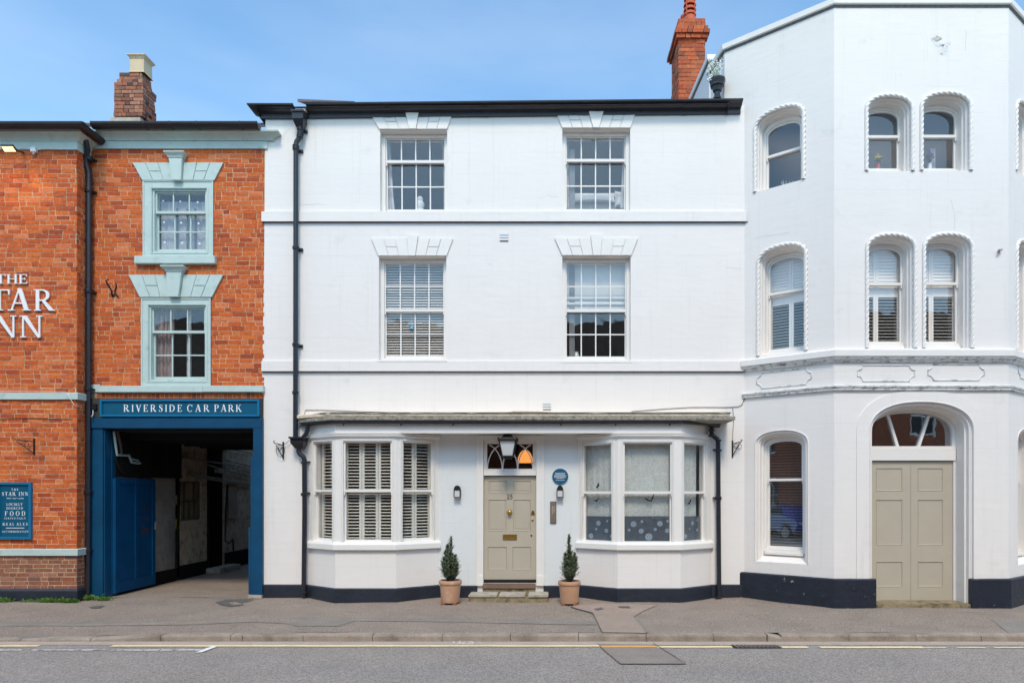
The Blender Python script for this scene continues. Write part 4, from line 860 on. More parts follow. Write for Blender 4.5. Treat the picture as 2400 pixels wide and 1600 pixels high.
for a, c in ((BL[3], FW.u(1119)), (FW.u(1274), BR[0])): MB().sweep([(a, 0), (c, 0)], [(-.02, -.05), (.025, -.05), (.025, zp-.02), (0, zp), (-.02, zp)]).build('plinth', PLINTH, wh)
# flat arches
flat_arch(wh, FW, (870, 1060), (890, 1048), 271, 304, (952, 982, 960, 976, 268, 305), None, SILLW, w=.03, kw=.025)
flat_arch(wh, FW, (1304, 1489), (1318, 1477), 267, 301, (1380, 1414, 1390, 1404, 265, 302), None, SILLW, w=.03, kw=.025)
flat_arch(wh, FW, (871, 1062), (888, 1047), 560, 600, (955, 981, 959, 974, 554, 601), None, SILLW, w=.03, kw=.025)
flat_arch(wh, FW, (1300, 1495), (1318, 1479), 559, 599, (1384, 1411, 1390, 1407, 552, 600), None, SILLW, w=.03, kw=.025)
tm = []
for i, (q, g, up, lo, yr, lab) in enumerate(((Wt1, (902, 1046, 323, 494), 1, 2, 380, 'top floor sash window with white statue'), (Wt2, (1323, 1467, 322, 487), 1, 2, 377, 'top floor sash window with pillows'),
        (Wm1, (901, 1042, 618, 836), 2, 2, 727.5, 'first floor sash window with venetian blind and blue star'), (Wm2, (1324, 1467, 618, 837), 2, 2, 728.5, 'first floor sash window with half drawn roller blind'))):
    w = -.19
    win = sash(wh, FW, q[0]-.0, q[1]+.0, q[2]-.0, q[3]+.0, w, 4, up, lo, FW.z(yr, 0, w), fr=.062, st=.022, rail=.05, bar=.022, glass=GLASSR, label=lab); tm.append(win)
    MB().box(FW, q[0]-.03, q[1]+.03, -.15, .03 if i < 2 else .05, q[2]-.045, q[2]-.002).build('window_sill', SILLW, wh, bevel=.006)
def fx(px, w): return FW.u(px, w)
def fz(py, w): return FW.z(py, 0, w)
curtain(tm[0], FW, (fx(899, -.32), fx(915, -.32)), (fx(899, -.32), fx(926, -.32)), fz(496, -.32), fz(322, -.32), -.32, CURT, 3, .02)
curtain(tm[0], FW, (fx(1036, -.32), fx(1048, -.32)), (fx(1043, -.32), fx(1049, -.32)), fz(496, -.32), fz(322, -.32), -.32, CURT, 2, .02)
curtain(tm[1], FW, (fx(1320, -.32), fx(1332, -.32)), (fx(1320, -.32), fx(1334, -.32)), fz(488, -.32), fz(320, -.32), -.32, CURT, 2, .015)
curtain(tm[1], FW, (fx(1461, -.32), fx(1472, -.32)), (fx(1453, -.32), fx(1472, -.32)), fz(488, -.32), fz(320, -.32), -.32, CURT, 2, .015)
slats(tm[2], FW, fx(898, -.29), fx(1046, -.29), fz(840, -.29), fz(615, -.29), -.29, .047, .040, 40, SLATW)
MB().box(FW, fx(1320, -.3), fx(1474, -.3), -.305, -.298, fz(708, -.3), fz(612, -.3)).build('roller_blind', BLINDF, tm[3])
for py in (700, 713): MB().tube([FW.pt(fx(1320, -.3), -.29, fz(py, -.3)), FW.pt(fx(1474, -.3), -.29, fz(py, -.3))], .03, 10).build('blind_fold', BLINDF, tm[3], smooth=True)
MB().box(FW, fx(1320, -.3), fx(1474, -.3), -.31, -.296, fz(727, -.3), fz(706, -.3)).build('blind_hem', BLINDF, tm[3])
# vents
for px0, px1, py0, py1 in ((1172, 1191, 547, 566), (1273, 1291, 943, 960)):
    a, c, z1, z0_ = FW.u(px0), FW.u(px1), FW.z(py0), FW.z(py1)
    v = MB().box(FW, a, c, -.01, .006, z0_, z1).build('air_vent', mk('vent_shadow_grey', lin(90, 84, 80)), wh)
    for k in range(3): MB().poly(Face(0, 0), [(a-.004, z0_+(k+.25)*(z1-z0_)/3), (c+.004, z0_+(k+.25)*(z1-z0_)/3), (c+.004, z0_+(k+1)*(z1-z0_)/3), (a-.004, z0_+(k+1)*(z1-z0_)/3)], .006, .022).build('louvre', WPLAS, v)
# ---- bays
def bay(x, lab, kind):
    path = [(x[0], 0), (x[1], BY), (x[2], BY), (x[3], 0)]
    zs, zt = 1.03, 2.83
    MB().sweep(path, [(-.08, 0), (0, 0), (0, .90), (-.08, .90)]).build('bay_base', WHITE, wh)
    MB().sweep(path, [(-.07, -.05), (.03, -.05), (.03, zp-.005), (.0, zp+.015), (-.07, zp+.015)]).build('plinth', PLINTH, wh)
    ext = [(x[0]-.01, 0), (x[1], BY), (x[2], BY), (x[3]+.01, 0)]
    MB().sweep(ext, [(-.1, .895), (.055, .895), (.06, .905), (.06, .99), (.03, 1.03), (-.1, 1.045)]).build('bay_sill', GLOSS, wh, bevel=.003)
    MB().sweep(path, [(-.08, zt), (.0, zt), (.003, zt+.010), (.024, zt+.016), (.028, zt+.03), (.045, zt+.038), (.048, zt+.05), (.028, zt+.052), (.026, zt+.06), (.040, zt+.07), (.045, zt+.089), (-.08, zt+.089)]).build('bay_cornice', GLOSS, wh, smooth=True)
    faces = [Face(path[i][0], path[i][1], path[i+1][0], path[i+1][1]) for i in range(3)]
    if kind == 'shutter': gl = ((743, 783), (812, 915), (944, 1008)); gy = ((1036, 1261), (1035, 1264), (1036, 1260)); yr = 1149.5
    else: gl = ((1372, 1434), (1465, 1569), (1598, 1646)); gy = ((1041, 1266), (1038, 1269), (1040, 1266)); yr = 1153.5
    out = []
    for i, F in enumerate(faces):
        wg = -.045
        a, c = F.u(gl[i][0], wg), F.u(gl[i][1], wg); um = (a+c)/2
        z1, z0_ = F.z(gy[i][0], um, wg)-.012, F.z(gy[i][1], um, wg)
        s_ = .045
        if i == 0: ho = (max(a-.055, .05), min(c+.045, F.len-.05), z0_-.09, z1+.041)
        elif i == 1: ho = (a-.055, c+.055, z0_-.09, z1+.041)
        else: ho = (max(a-.045, .05), min(c+.055, F.len-.05), z0_-.09, z1+.041)
        MB().holed(F, rect(0, F.len, zs, zt), [rect(*ho)], 0, [.03]).build('bay_frame', GLOSS, wh, fix=False)
        m = MB().ring(F, rect(ho[0]-.026, ho[1]+.026, ho[2]-.003, ho[3]+.022), rect(ho[0]-.010, ho[1]+.010, ho[2]-.0, ho[3]+.008), .0, .012); m.build('bay_architrave', GLOSS, wh)
        win = sash(wh, F, ho[0], ho[1], ho[2], ho[3], -.035, 1, 1, 1, F.z(yr, um, wg), fr=.016, st=.030, rail=.045, mat=GLOSS, bot=.075, label=lab+(' left cant', ' front', ' right cant')[i])
        out.append((F, win, (a, c, z0_, z1)))
    return out
bl = bay(BL, 'left bay shuttered window,', 'shutter')
br = bay(BR, 'right bay lace curtained window,', 'lace')
for i, (F, win, (a, c, z0_, z1)) in enumerate(bl):
    ncol = (1, 3, 2)[i]; wsh = -.15; a2, c2 = a-.05, c+.05
    if i == 0: a2 = a-.02; c2 = c+.06
    zm = (z0_+z1)/2-.02
    for (p0, p1) in ((z0_-.03, zm-.02), (zm-.0, z1+.02)):
        wpan = (c2-a2)/ncol
        for k in range(ncol):
            q0, q1 = a2+k*wpan+.003, a2+(k+1)*wpan-.003; stl = .042 if i != 0 else .075
            MB().ring(F, rect(q0, q1, p0, p1), rect(q0+stl, q1-.042, p0+.03, p1-.03), wsh-.03, wsh).build('shutter_frame', SLAT, win)
            slats(win, F, q0+stl, q1-.042, p0+.03, p1-.03, wsh-.015, .055, .050, 18, SLAT, th=.007, name='louvre')
circ = {0: [(322, 895, 20), (386, 880, 9), (306, 938, 10), (380, 950, 16), (267, 988, 20), (418, 990, 24)], 1: [(580, 902, 21), (642, 883, 10), (774, 898, 20), (831, 880, 10), (547, 945, 10), (636, 953, 18), (740, 940, 11), (827, 950, 16), (692, 995, 26)], 2: [(1013, 895, 14), (1049, 872, 8), (992, 937, 8), (1048, 945, 12), (962, 992, 18), (1049, 1018, 8)]}
for i, (F, win, (a, c, z0_, z1)) in enumerate(br):
    um = (a+c)/2; zl = F.z(1209, um, -.1)
    curtain(win, F, (a-.03, c+(.02 if i != 2 else -.04)), (a-.03, c+(.02 if i != 2 else -.04)), z0_-.03, z1+.03, -.16, LACE, 9 if i == 1 else 5, .006, 'lace_curtain')
    MB().box(F, a-.015, c+.0, -.095, -.092, z0_-.01, zl).build('window_film', FILM, win)
    cm = MB()
    for (x, y, r_) in circ[i]:
        u_ = F.u(1300+x/3.137, -.09); z_ = F.z(940+y/3.137, u_, -.09); rr = r_/3.137/135*(1 if i == 1 else .95)
        if u_-rr < a-.01 or u_+rr > c+.01 or z_-rr < z0_-.02: rr *= .6
        for r0, r1 in ((rr*.82, rr), (rr*.45, rr*.72), (0, rr*.3)):
            n = 20; cm.add([F.pt(u_+q*math.cos(2*math.pi*k/n), -.089, z_+q*math.sin(2*math.pi*k/n)) for q in (max(r0, .0005), r1) for k in range(n)], [(k, n+k, n+(k+1) % n, (k+1) % n) for k in range(n)])
    cm.build('film_circle', FILMC, win, fix=False)
# bird silhouettes on the glass
BIRD = {'flap': [(-.5, .1), (-.2, .0), (-.05, -.12), (.15, -.12), (.2, .1), (.45, .5), (.3, -.05), (.2, -.2), (.3, -.25), (-.1, -.22), (-.25, -.12)], 'glide': [(-.5, 0), (-.15, .04), (.1, .1), (.5, .35), (.25, .02), (.12, -.12), (.2, -.3), (.02, -.14), (-.2, -.08)], 'up': [(-.2, -.5), (-.3, -.2), (-.05, -.1), (-.15, .3), (.05, .05), (.15, .5), (.25, .05), (.3, -.1), (.05, -.3), (.02, -.45)], 'dive': [(-.5, -.45), (-.25, -.05), (-.05, .05), (.2, .45), (.4, .5), (.3, .1), (.1, -.05), (.1, -.25), (-.05, -.2), (-.2, -.25)]}
for fi, px, py, sz, kind, lab in ((0, 1401, 1136, .12, 'up', 'black flapping bird sticker in the upper left pane of the lace bay'), (0, 1397, 1172, .15, 'glide', 'black gliding bird sticker in the lower left pane of the lace bay'), (1, 1522, 1168, .20, 'flap', 'black bird sticker with wings spread on the middle lower pane of the lace bay'), (2, 1616, 1177, .12, 'dive', 'black diving bird sticker on the right lower pane of the lace bay')):
    F = br[fi][0]; wg_ = -.035-.03-.014 if py > 1150 else -.028
    wg_ = -.078 if py > 1150 else -.0275
    u_ = F.u(px, wg_); z_ = F.z(py, u_, wg_)
    o = MB().poly(F, [(u_+x*sz, z_+y*sz) for x, y in BIRD[kind]], wg_, wg_+.0016).build('bird_sticker', IRON, None); o['label'] = lab; o['category'] = 'sticker'; o['group'] = 'bird stickers in the bay window'
# ---- canopy over bays and door
cpath = [(BL[0], 0), (BL[1], BY), (BR[2], BY), (BR[3], 0)]
zc = 2.92
MB().sweep(cpath, [(-.10, zc), (.0, zc), (.003, zc+.006), (.003, 3.09), (-.10, 3.09)]).build('canopy_fascia', GLOSS, wh)
MB().add([(x, y, zc+.01) for x, y in ((BL[0]+.05, .0), (BL[1]+.03, BY+.09), (BR[2]-.03, BY+.09), (BR[3]-.05, 0))]+[(x, y, 3.08) for x, y in ((BL[0]+.05, .0), (BL[1]+.03, BY+.09), (BR[2]-.03, BY+.09), (BR[3]-.05, 0))], [(3,2,1,0), (4,5,6,7), (0,1,5,4), (1,2,6,5), (2,3,7,6), (3,0,4,7)]).build('canopy_soffit', GLOSS, wh)
gutp = [(.012, 3.125)]+[(.062+.046*math.cos(a), 3.12+.046*math.sin(a)) for a in [math.pi+math.pi*i/8 for i in range(9)]]+[(.106, 3.125), (.02, 3.127)]
MB().sweep([(BL[0]-.05, .0), (BL[1]-.0, BY), (BR[2]+.0, BY), (BR[3]+.10, -.02)], gutp).build('canopy_gutter', BLACK, wh, smooth=True)
sp = [(-4.53, 0), (-3.86, BY-.02), (3.0, BY-.02), (3.0, 0)]
MB().sweep(sp, [(-.3, 3.10), (.06, 3.135), (.10, 3.14), (.105, 3.195), (.085, 3.205), (-.3, 3.205)]).build('canopy_slab', LEDGE2, wh)
n = 60; b = MB(); P = []
for i in range(n+1):
    x = -4.6+(3.02+4.6)*i/n; yb = BY-.07 if x > -3.9 else BY-.07+(.42)*(-3.9-x)/.7
    dz = random.uniform(-.006, .006)+.03*math.exp(-((x+.45)/.5)**2)
    P += [(x, yb, 3.207), (x, yb-.02, 3.215), (x, yb-.022, 3.262+dz), (x, yb, 3.272+dz), (x, 0, 3.30+dz)]
b.add(P, [(5*i+k, 5*i+5+k, 5*i+6+k, 5*i+1+k) for i in range(n) for k in range(4)]+[(0,1,2,3,4), tuple(5*n+k for k in (4,3,2,1,0))]); b.build('canopy_roof', LEDGE, wh)
MB().sweep([(-4.6, -.02), (-3.92, BY-.10), (3.02, BY-.10), (3.02, 0)], [(-.0, 3.263), (.016, 3.263), (.016, 3.272), (0, 3.274)]).build('canopy_edge', IRON, wh)
for px in (805, 940, 1062, 1315, 1443, 1570): x = FW.u(px, .5); MB().tube([(x, BY-.02, 3.085), (x, BY-.05, 3.058), (x, BY-.065, 3.07)], .012, 6).build('gutter_bracket', IRON, wh)
# porch wall, architrave and door
MB().box(FW, BL[3]+.003, FW.u(1119), -.01, .004, zp, zc).build('porch_wall', PORCHSHADE, wh); MB().box(FW, FW.u(1274), BR[0]-.003, -.01, .004, zp, zc).build('porch_wall', PORCHSHADE, wh)
da, db = FW.u(1119), FW.u(1274); ia, ib = FW.u(1133), FW.u(1257)
m = MB(); m.box(FW, da, ia, -.1, .03, .23, zc); m.box(FW, ib, db, -.1, .03, .23, zc); m.box(FW, ia, ib, -.1, .03, FW.z(1029), zc); m.build('door_surround', GLOSS, wh, bevel=.003)
m = MB(); m.box(FW, da-.01, da+.03, .028, .045, .24, zc); m.box(FW, db-.03, db+.01, .028, .045, .24, zc); m.box(FW, da-.012, ia-.01, .0, .05, .22, .40); m.box(FW, ib+.01, db+.012, .0, .05, .22, .40); m.build('door_architrave', GLOSS, wh, bevel=.003)
wd = -.07; dz0, dz1 = FW.z(1357, 0, wd), FW.z(1116, 0, wd); a, c = ia+.004, ib-.004
door = MB().box(FW, a, c, wd-.045, wd-.012, dz0, dz1).build('front_door', TAUPE, wh)
def dpan(parent, F, px0, px1, py0, py1, w, mat, raised=True, inv=False):
    """one sunk door panel: bevelled moulding round a raised field"""
    x0, x1 = F.u(px0, w), F.u(px1, w); um = (x0+x1)/2; z1, z0_ = F.z(py0, um, w), F.z(py1, um, w)
    f = lambda d: rect(x0+d, x1-d, z0_+d, z1-d); L3 = lambda q, ww: [F.pt(p[0], ww, p[1]) for p in q]
    b = MB(); b.loft(L3(f(0), w+.001), L3(f(.004), w+.007), True); b.loft(L3(f(.004), w+.007), L3(f(.014), w-.008), True)
    if raised: b.loft(L3(f(.014), w-.008), L3(f(.034), w-.008), True); b.loft(L3(f(.034), w-.008), L3(f(.040), w-.002), True); b.add(L3(f(.040), w-.002), [(0,1,2,3)])
    else: b.add(L3(f(.014), w-.008), [(0,1,2,3)])
    b.build('door_panel', mat, parent, fix=False); return rect(x0, x1, z0_, z1)
pn = [(1145, 1188, 1126, 1154), (1203, 1245, 1126, 1154), (1145, 1187, 1170, 1244), (1203, 1244, 1170, 1243), (1143, 1188, 1280, 1334), (1201, 1245, 1280, 1334)]
hl = [dpan(door, FW, *p, wd, TAUPE, raised=i < 4) for i, p in enumerate(pn)]
MB().holed(FW, rect(a, c, dz0, dz1), hl, wd, [.011]*6).build('door_face', TAUPE, door, fix=False)
MB().box(FW, a, c, wd-.04, wd+.035, dz0-.055, dz0-.002).build('weather_bar', IRON, wh)
ztr0, ztr1 = FW.z(1114), FW.z(1104)
MB().box(FW, a, c, -.11, -.005, ztr0, ztr1).build('transom', GLOSS, wh, bevel=.004)
# fanlight with crossed gothic bars
fa, fc, f0, f1 = FW.u(1142, -.06), FW.u(1249, -.06), FW.z(1098, 0, -.06), FW.z(1040, 0, -.06)
fan = MB().ring(FW, rect(a-.002, c+.002, ztr1+.001, FW.z(1029)), rect(fa, fc, f0, f1), -.09, -.03).build('fanlight', GLOSS, wh)
MB().box(FW, fa-.01, fc+.01, -.078, -.072, f0-.01, f1+.01).build('pane', GLASSM, fan)
W3 = (fc-fa)/3
def gbar(pts): 
    q = [FW.pt(x, -.058, z) for x, z in pts]; MB().tube(q, .011, 6).build('glazing_bar', GLOSS, fan, smooth=True)
hh = f1-f0
for i in range(3):
    x0 = fa+W3*i; 
    gbar([(x0+.004+W3*1.25*(1-math.cos(t)), f0+hh*1.02*math.sin(t)*1.0) for t in [k*1.25/12 for k in range(13)] if x0+W3*1.25*(1-math.cos(t)) < fc and f0+hh*1.02*math.sin(t) < f1])
    x1 = x0+W3
    gbar([(x1-.004-W3*1.25*(1-math.cos(t)), f0+hh*1.02*math.sin(t)) for t in [k*1.25/12 for k in range(13)] if x1-W3*1.25*(1-math.cos(t)) > fa and f0+hh*1.02*math.sin(t) < f1])
# hall lamp behind the fanlight
hl_ = thing('hall_pendant', 'glowing amber lamp shade hanging behind the fanlight', 'lamp', (FW.u(1231, -.9), .9, FW.z(1092, 0, -.9)))
AMB = emit('lit_amber_shade', (1.0, .36, .08, 1), .95, (.5, .2, .05, 1))
MB().lathe((FW.u(1231, -.9), .9, FW.z(1084, 0, -.9)), [(.13, 0), (.15, .02), (.14, .10), (.10, .19), (.05, .24), (.02, .26)], 20).build('lamp_shade', AMB, hl_, smooth=True)
MB().tube([(FW.u(1231, -.9), .9, FW.z(1084, 0, -.9)+.26), (FW.u(1231, -.9), .9, 3.28)], .006, 5).build('cable', IRON, hl_)
# door furniture
yw = wd
MB().lathe((FW.u(1194), -yw, FW.z(1200)), [(.046, 0), (.05, .01), (.044, .02), (.03, .028), (.035, .045), (.04, .06), (.028, .075), (.004, .08)], 22, 'y').build('door_knob', BRASS, door, smooth=True)
k = MB(); k.ring(FW, rect(FW.u(1178), FW.u(1211), FW.z(1265), FW.z(1252)), rect(FW.u(1181), FW.u(1208), FW.z(1262), FW.z(1255)), wd, wd+.012); k.box(FW, FW.u(1181), FW.u(1208), wd, wd+.006, FW.z(1262), FW.z(1255)); k.build('letterbox', BRASS, door)
MB().poly(FW, [(FW.u(1244)+.0, FW.z(1206)), (FW.u(1253.5), FW.z(1206)), (FW.u(1252), FW.z(1198)), (FW.u(1248.5), FW.z(1195)), (FW.u(1245.5), FW.z(1198))], wd, wd+.012).build('lock_plate', BRASS, door)
MB().box(FW, FW.u(1248), FW.u(1250), wd+.012, wd+.014, FW.z(1204), FW.z(1200)).build('keyhole', IRON, door)
MB().lathe((FW.u(1248), -wd, FW.z(1218.5)), [(.024, 0), (.022, .01), (.012, .014)], 14, 'y').build('lock_cylinder', BRASS, door, smooth=True)
MB().lathe((FW.u(1245), -wd, FW.z(1255)), [(.019, 0), (.018, .01), (.01, .012)], 14, 'y', sx=.8).build('keyhole_cover', IRON, door, smooth=True)
word(door, FW, '25', FW.u(1187), FW.u(1201), FW.z(1168.5), .088, wd+.001, .010, mk('bronze_numeral', lin(92, 84, 70), rough=.5), 'numeral')
# threshold and step
th = MB().box(FW, FW.u(1131), FW.u(1256), -.12, .05, .16, FW.z(1366)).build('threshold', mk('brown_threshold', lin(122, 98, 84), rough=.6, var=.15), wh, bevel=.015)
MB().box(FW, FW.u(1132), FW.u(1255), -.12, .02, 0, .158).build('threshold_riser', SANDST, wh)
step = thing('door_step', 'worn three-slab stone step below the front door', 'step', (FW.u(1190), -.3, 0))
s0, s1 = FW.u(1097, .45), FW.u(1285, .45); sy = .44
MB().box(FW, s0+.01, s1-.01, .03, sy-.02, -.06, .065).build('step_base', SANDST, step, bevel=.01)
for q0, q1 in ((s0, s0+.50), (s0+.53, s0+.99), (s0+1.04, s1)): 
    o = MB().box(FW, q0, q1, .03, sy+random.uniform(-.012, .008), .067, .118+random.uniform(-.005, .004)).build('step_slab', STONE, step, bevel=.012)
# ---- hopper heads and pipes
hop = thing('drainpipe', 'long black drainpipe with two hopper heads left of the shuttered bay', 'drainpipe', (FW.u(694), -.1, 0))
def hopper(x0, x1, zt, zb, w0=.02, w1=.24, par=hop):
    m = (x0+x1)/2; hw = (x1-x0)/2; wm = (w0+w1)/2; b = MB(); L_ = []
    for s_, z in ((1.08, zt), (1.08, zt-.03), (.95, zt-.035), (.92, zt-(zt-zb)*.55), (.55, zb)):
        L_.append([FW.pt(m-hw*s_, w0, z), FW.pt(m+hw*s_, w0, z), FW.pt(m+hw*s_, w0+(w1-w0)*s_, z), FW.pt(m-hw*s_, w0+(w1-w0)*s_, z)])
    for A, B_ in zip(L_, L_[1:]): b.loft(A, B_, True)
    n_ = len(b.v); b.add(L_[-1], [(0,1,2,3)]); b.add([p+Vector((0, 0, -.02)) for p in L_[0]], [(0,1,2,3)]); return b.build('hopper_head', BLACK, par, bevel=.004)
hopper(FW.u(687, .15), FW.u(715, .15), FW.z(264, 0, .15), FW.z(297, 0, .15))
w_ = .10
MB().tube([FW.pt(FW.u(p, w_), w_, FW.z(q, 0, w_)) for p, q in ((704, 294), (704, 315), (703, 322), (695, 333), (693.5, 342), (693, 700), (692.5, 1026))], .043, 12).build('pipe', BLACK, hop, smooth=True)
for py, px in ((303, 704), (314, 704), (320, 703), (344, 693.5), (349, 693.5), (581, 693.3), (808, 692.8), (920, 692.6)):
    x = FW.u(px, w_); z = FW.z(py, 0, w_); MB().lathe((x, -w_, z-.03), [(.050, 0), (.060, .01), (.060, .022), (.052, .026), (.052, .036), (.060, .04), (.060, .052), (.05, .06)], 14).build('pipe_collar', BLACK, hop, smooth=True)
    if py in (303, 349, 581, 808): MB().box(FW, x, x+.10, 0, .04, z-.03, z+.02).build('pipe_bracket', BLACK, hop, bevel=.005)
hopper(FW.u(683, .15), FW.u(716, .15), FW.z(1024, 0, .15), FW.z(1050, 0, .15), w1=.25)
MB().tube([FW.pt(FW.u(p, w_), w_, FW.z(q, 0, w_)) for p, q in ((700, 1045), (700, 1058), (703, 1064), (711, 1070), (713.5, 1078), (714, 1200), (712, 1398))], .043, 12).build('pipe', BLACK, hop, smooth=True)
for py in (1082, 1155, 1158, 1386): x = FW.u(713, w_); z = FW.z(py, 0, w_); MB().lathe((x, -w_, z-.03), [(.050, 0), (.060, .01), (.060, .03), (.052, .034)], 14).build('pipe_collar', BLACK, hop, smooth=True)
for py in (1082, 1155): MB().box(FW, FW.u(707, w_), FW.u(724, w_), 0, .05, FW.z(py)-.012, FW.z(py)+.012).build('pipe_bracket', BLACK, hop)
MB().tube([FW.pt(FW.u(722, .1), .13, 3.09), FW.pt(FW.u(722, .1), .13, 3.0), FW.pt(FW.u(719, .1), .13, 2.94), FW.pt(FW.u(709, .1), .12, 2.85), FW.pt(FW.u(708, .1), .12, FW.z(1030))], .040, 10).build('pipe', BLACK, hop, smooth=True)
rp = thing('drainpipe', 'short black drainpipe with a swan neck right of the lace curtained bay', 'drainpipe', (FW.u(1684), -.1, 0))
MB().tube([FW.pt(FW.u(p, w_), w_, FW.z(q, 0, w_)) for p, q in ((1668, 1000), (1668, 1014), (1670, 1020), (1681, 1028), (1683, 1036), (1684, 1200), (1685.5, 1400))], .042, 12).build('pipe', BLACK, rp, smooth=True)
for py in (1006, 1018, 1030, 1054, 1163, 1168, 1398): x = FW.u(1668 if py < 1020 else 1683.5, w_); z = FW.z(py, 0, w_); MB().lathe((x, -w_, z-.03), [(.048, 0), (.058, .01), (.058, .03), (.05, .034)], 14).build('pipe_collar', BLACK, rp, smooth=True)
for py in (1054, 1166): MB().box(FW, FW.u(1673, w_), FW.u(1693, w_), 0, .05, FW.z(py)-.012, FW.z(py)+.012).build('pipe_bracket', BLACK, rp)
MB().tube([(BR[3]-.05, -.12, 3.10), (BR[3]+.13, -.06, 3.10)], .05, 10).build('gutter_outlet', BLACK, rp, smooth=True)
# ================================================================== CORNER TOWER HOUSE
tw = thing('corner_tower_house', 'white rendered canted corner building with rope-edged arched windows and double doors', 'building', (6.1, -.3, 0))
C0, C1, C2, C3 = (3.117, .23), (4.65, -.94), (7.552, -.94), (9.085, .23)
T1, T2, T3 = Face(*C0, *C1), Face(*C1, *C2), Face(*C2, *C3)
ZT = 9.965
def steps(F, uc, hw, zb, zt, rise, seq):
    """recess cut as a row of receding arches; seq: (inset, depth)"""
    zs = zt-rise; return [([(a, b) for a, b in arch(uc, hw-d, zb+(0.0 if k == 0 else .0), zs, rise-d*.95)], -w) for k, (d, w) in enumerate(seq)]
def rope(F, pts, r, w, name, par):
    L_ = [0]
    for a, b in zip(pts, pts[1:]): L_.append(L_[-1]+math.hypot(b[0]-a[0], b[1]-a[1]))
    n = int(L_[-1]/.0135); Q = []; j = 0
    for i in range(n+1):
        s = L_[-1]*i/n
        while j < len(L_)-2 and L_[j+1] < s: j += 1
        t = (s-L_[j])/(L_[j+1]-L_[j]+1e-9); Q.append((pts[j][0]+(pts[j+1][0]-pts[j][0])*t, pts[j][1]+(pts[j+1][1]-pts[j][1])*t, s))
    b = MB(); m = 18
    for i, (x, z, s) in enumerate(Q):
        a, c = Q[max(i-1, 0)], Q[min(i+1, n)]; tx, tz = c[0]-a[0], c[1]-a[1]; q = math.hypot(tx, tz); tx, tz = tx/q, tz/q
        for k in range(m):
            th_ = 2*math.pi*k/m; rr = r*(.80+.20*math.cos(3*th_-2*math.pi*s/.078*1.0))
            rr = r*(.62+.44*abs(math.cos((3*th_-2*math.pi*s/.092)/2))**.8)
            o_ = math.cos(th_)*rr; d_ = math.sin(th_)*rr; b.v.append(F.pt(x-tz*o_, w+d_, z+tx*o_))
    b.f = [(i*m+k, i*m+(k+1) % m, (i+1)*m+(k+1) % m, (i+1)*m+k) for i in range(n) for k in range(m)]
    return b.build(name, SILLW, par, smooth=True)
TWH = {id(T1): [], id(T2): [], id(T3): []}
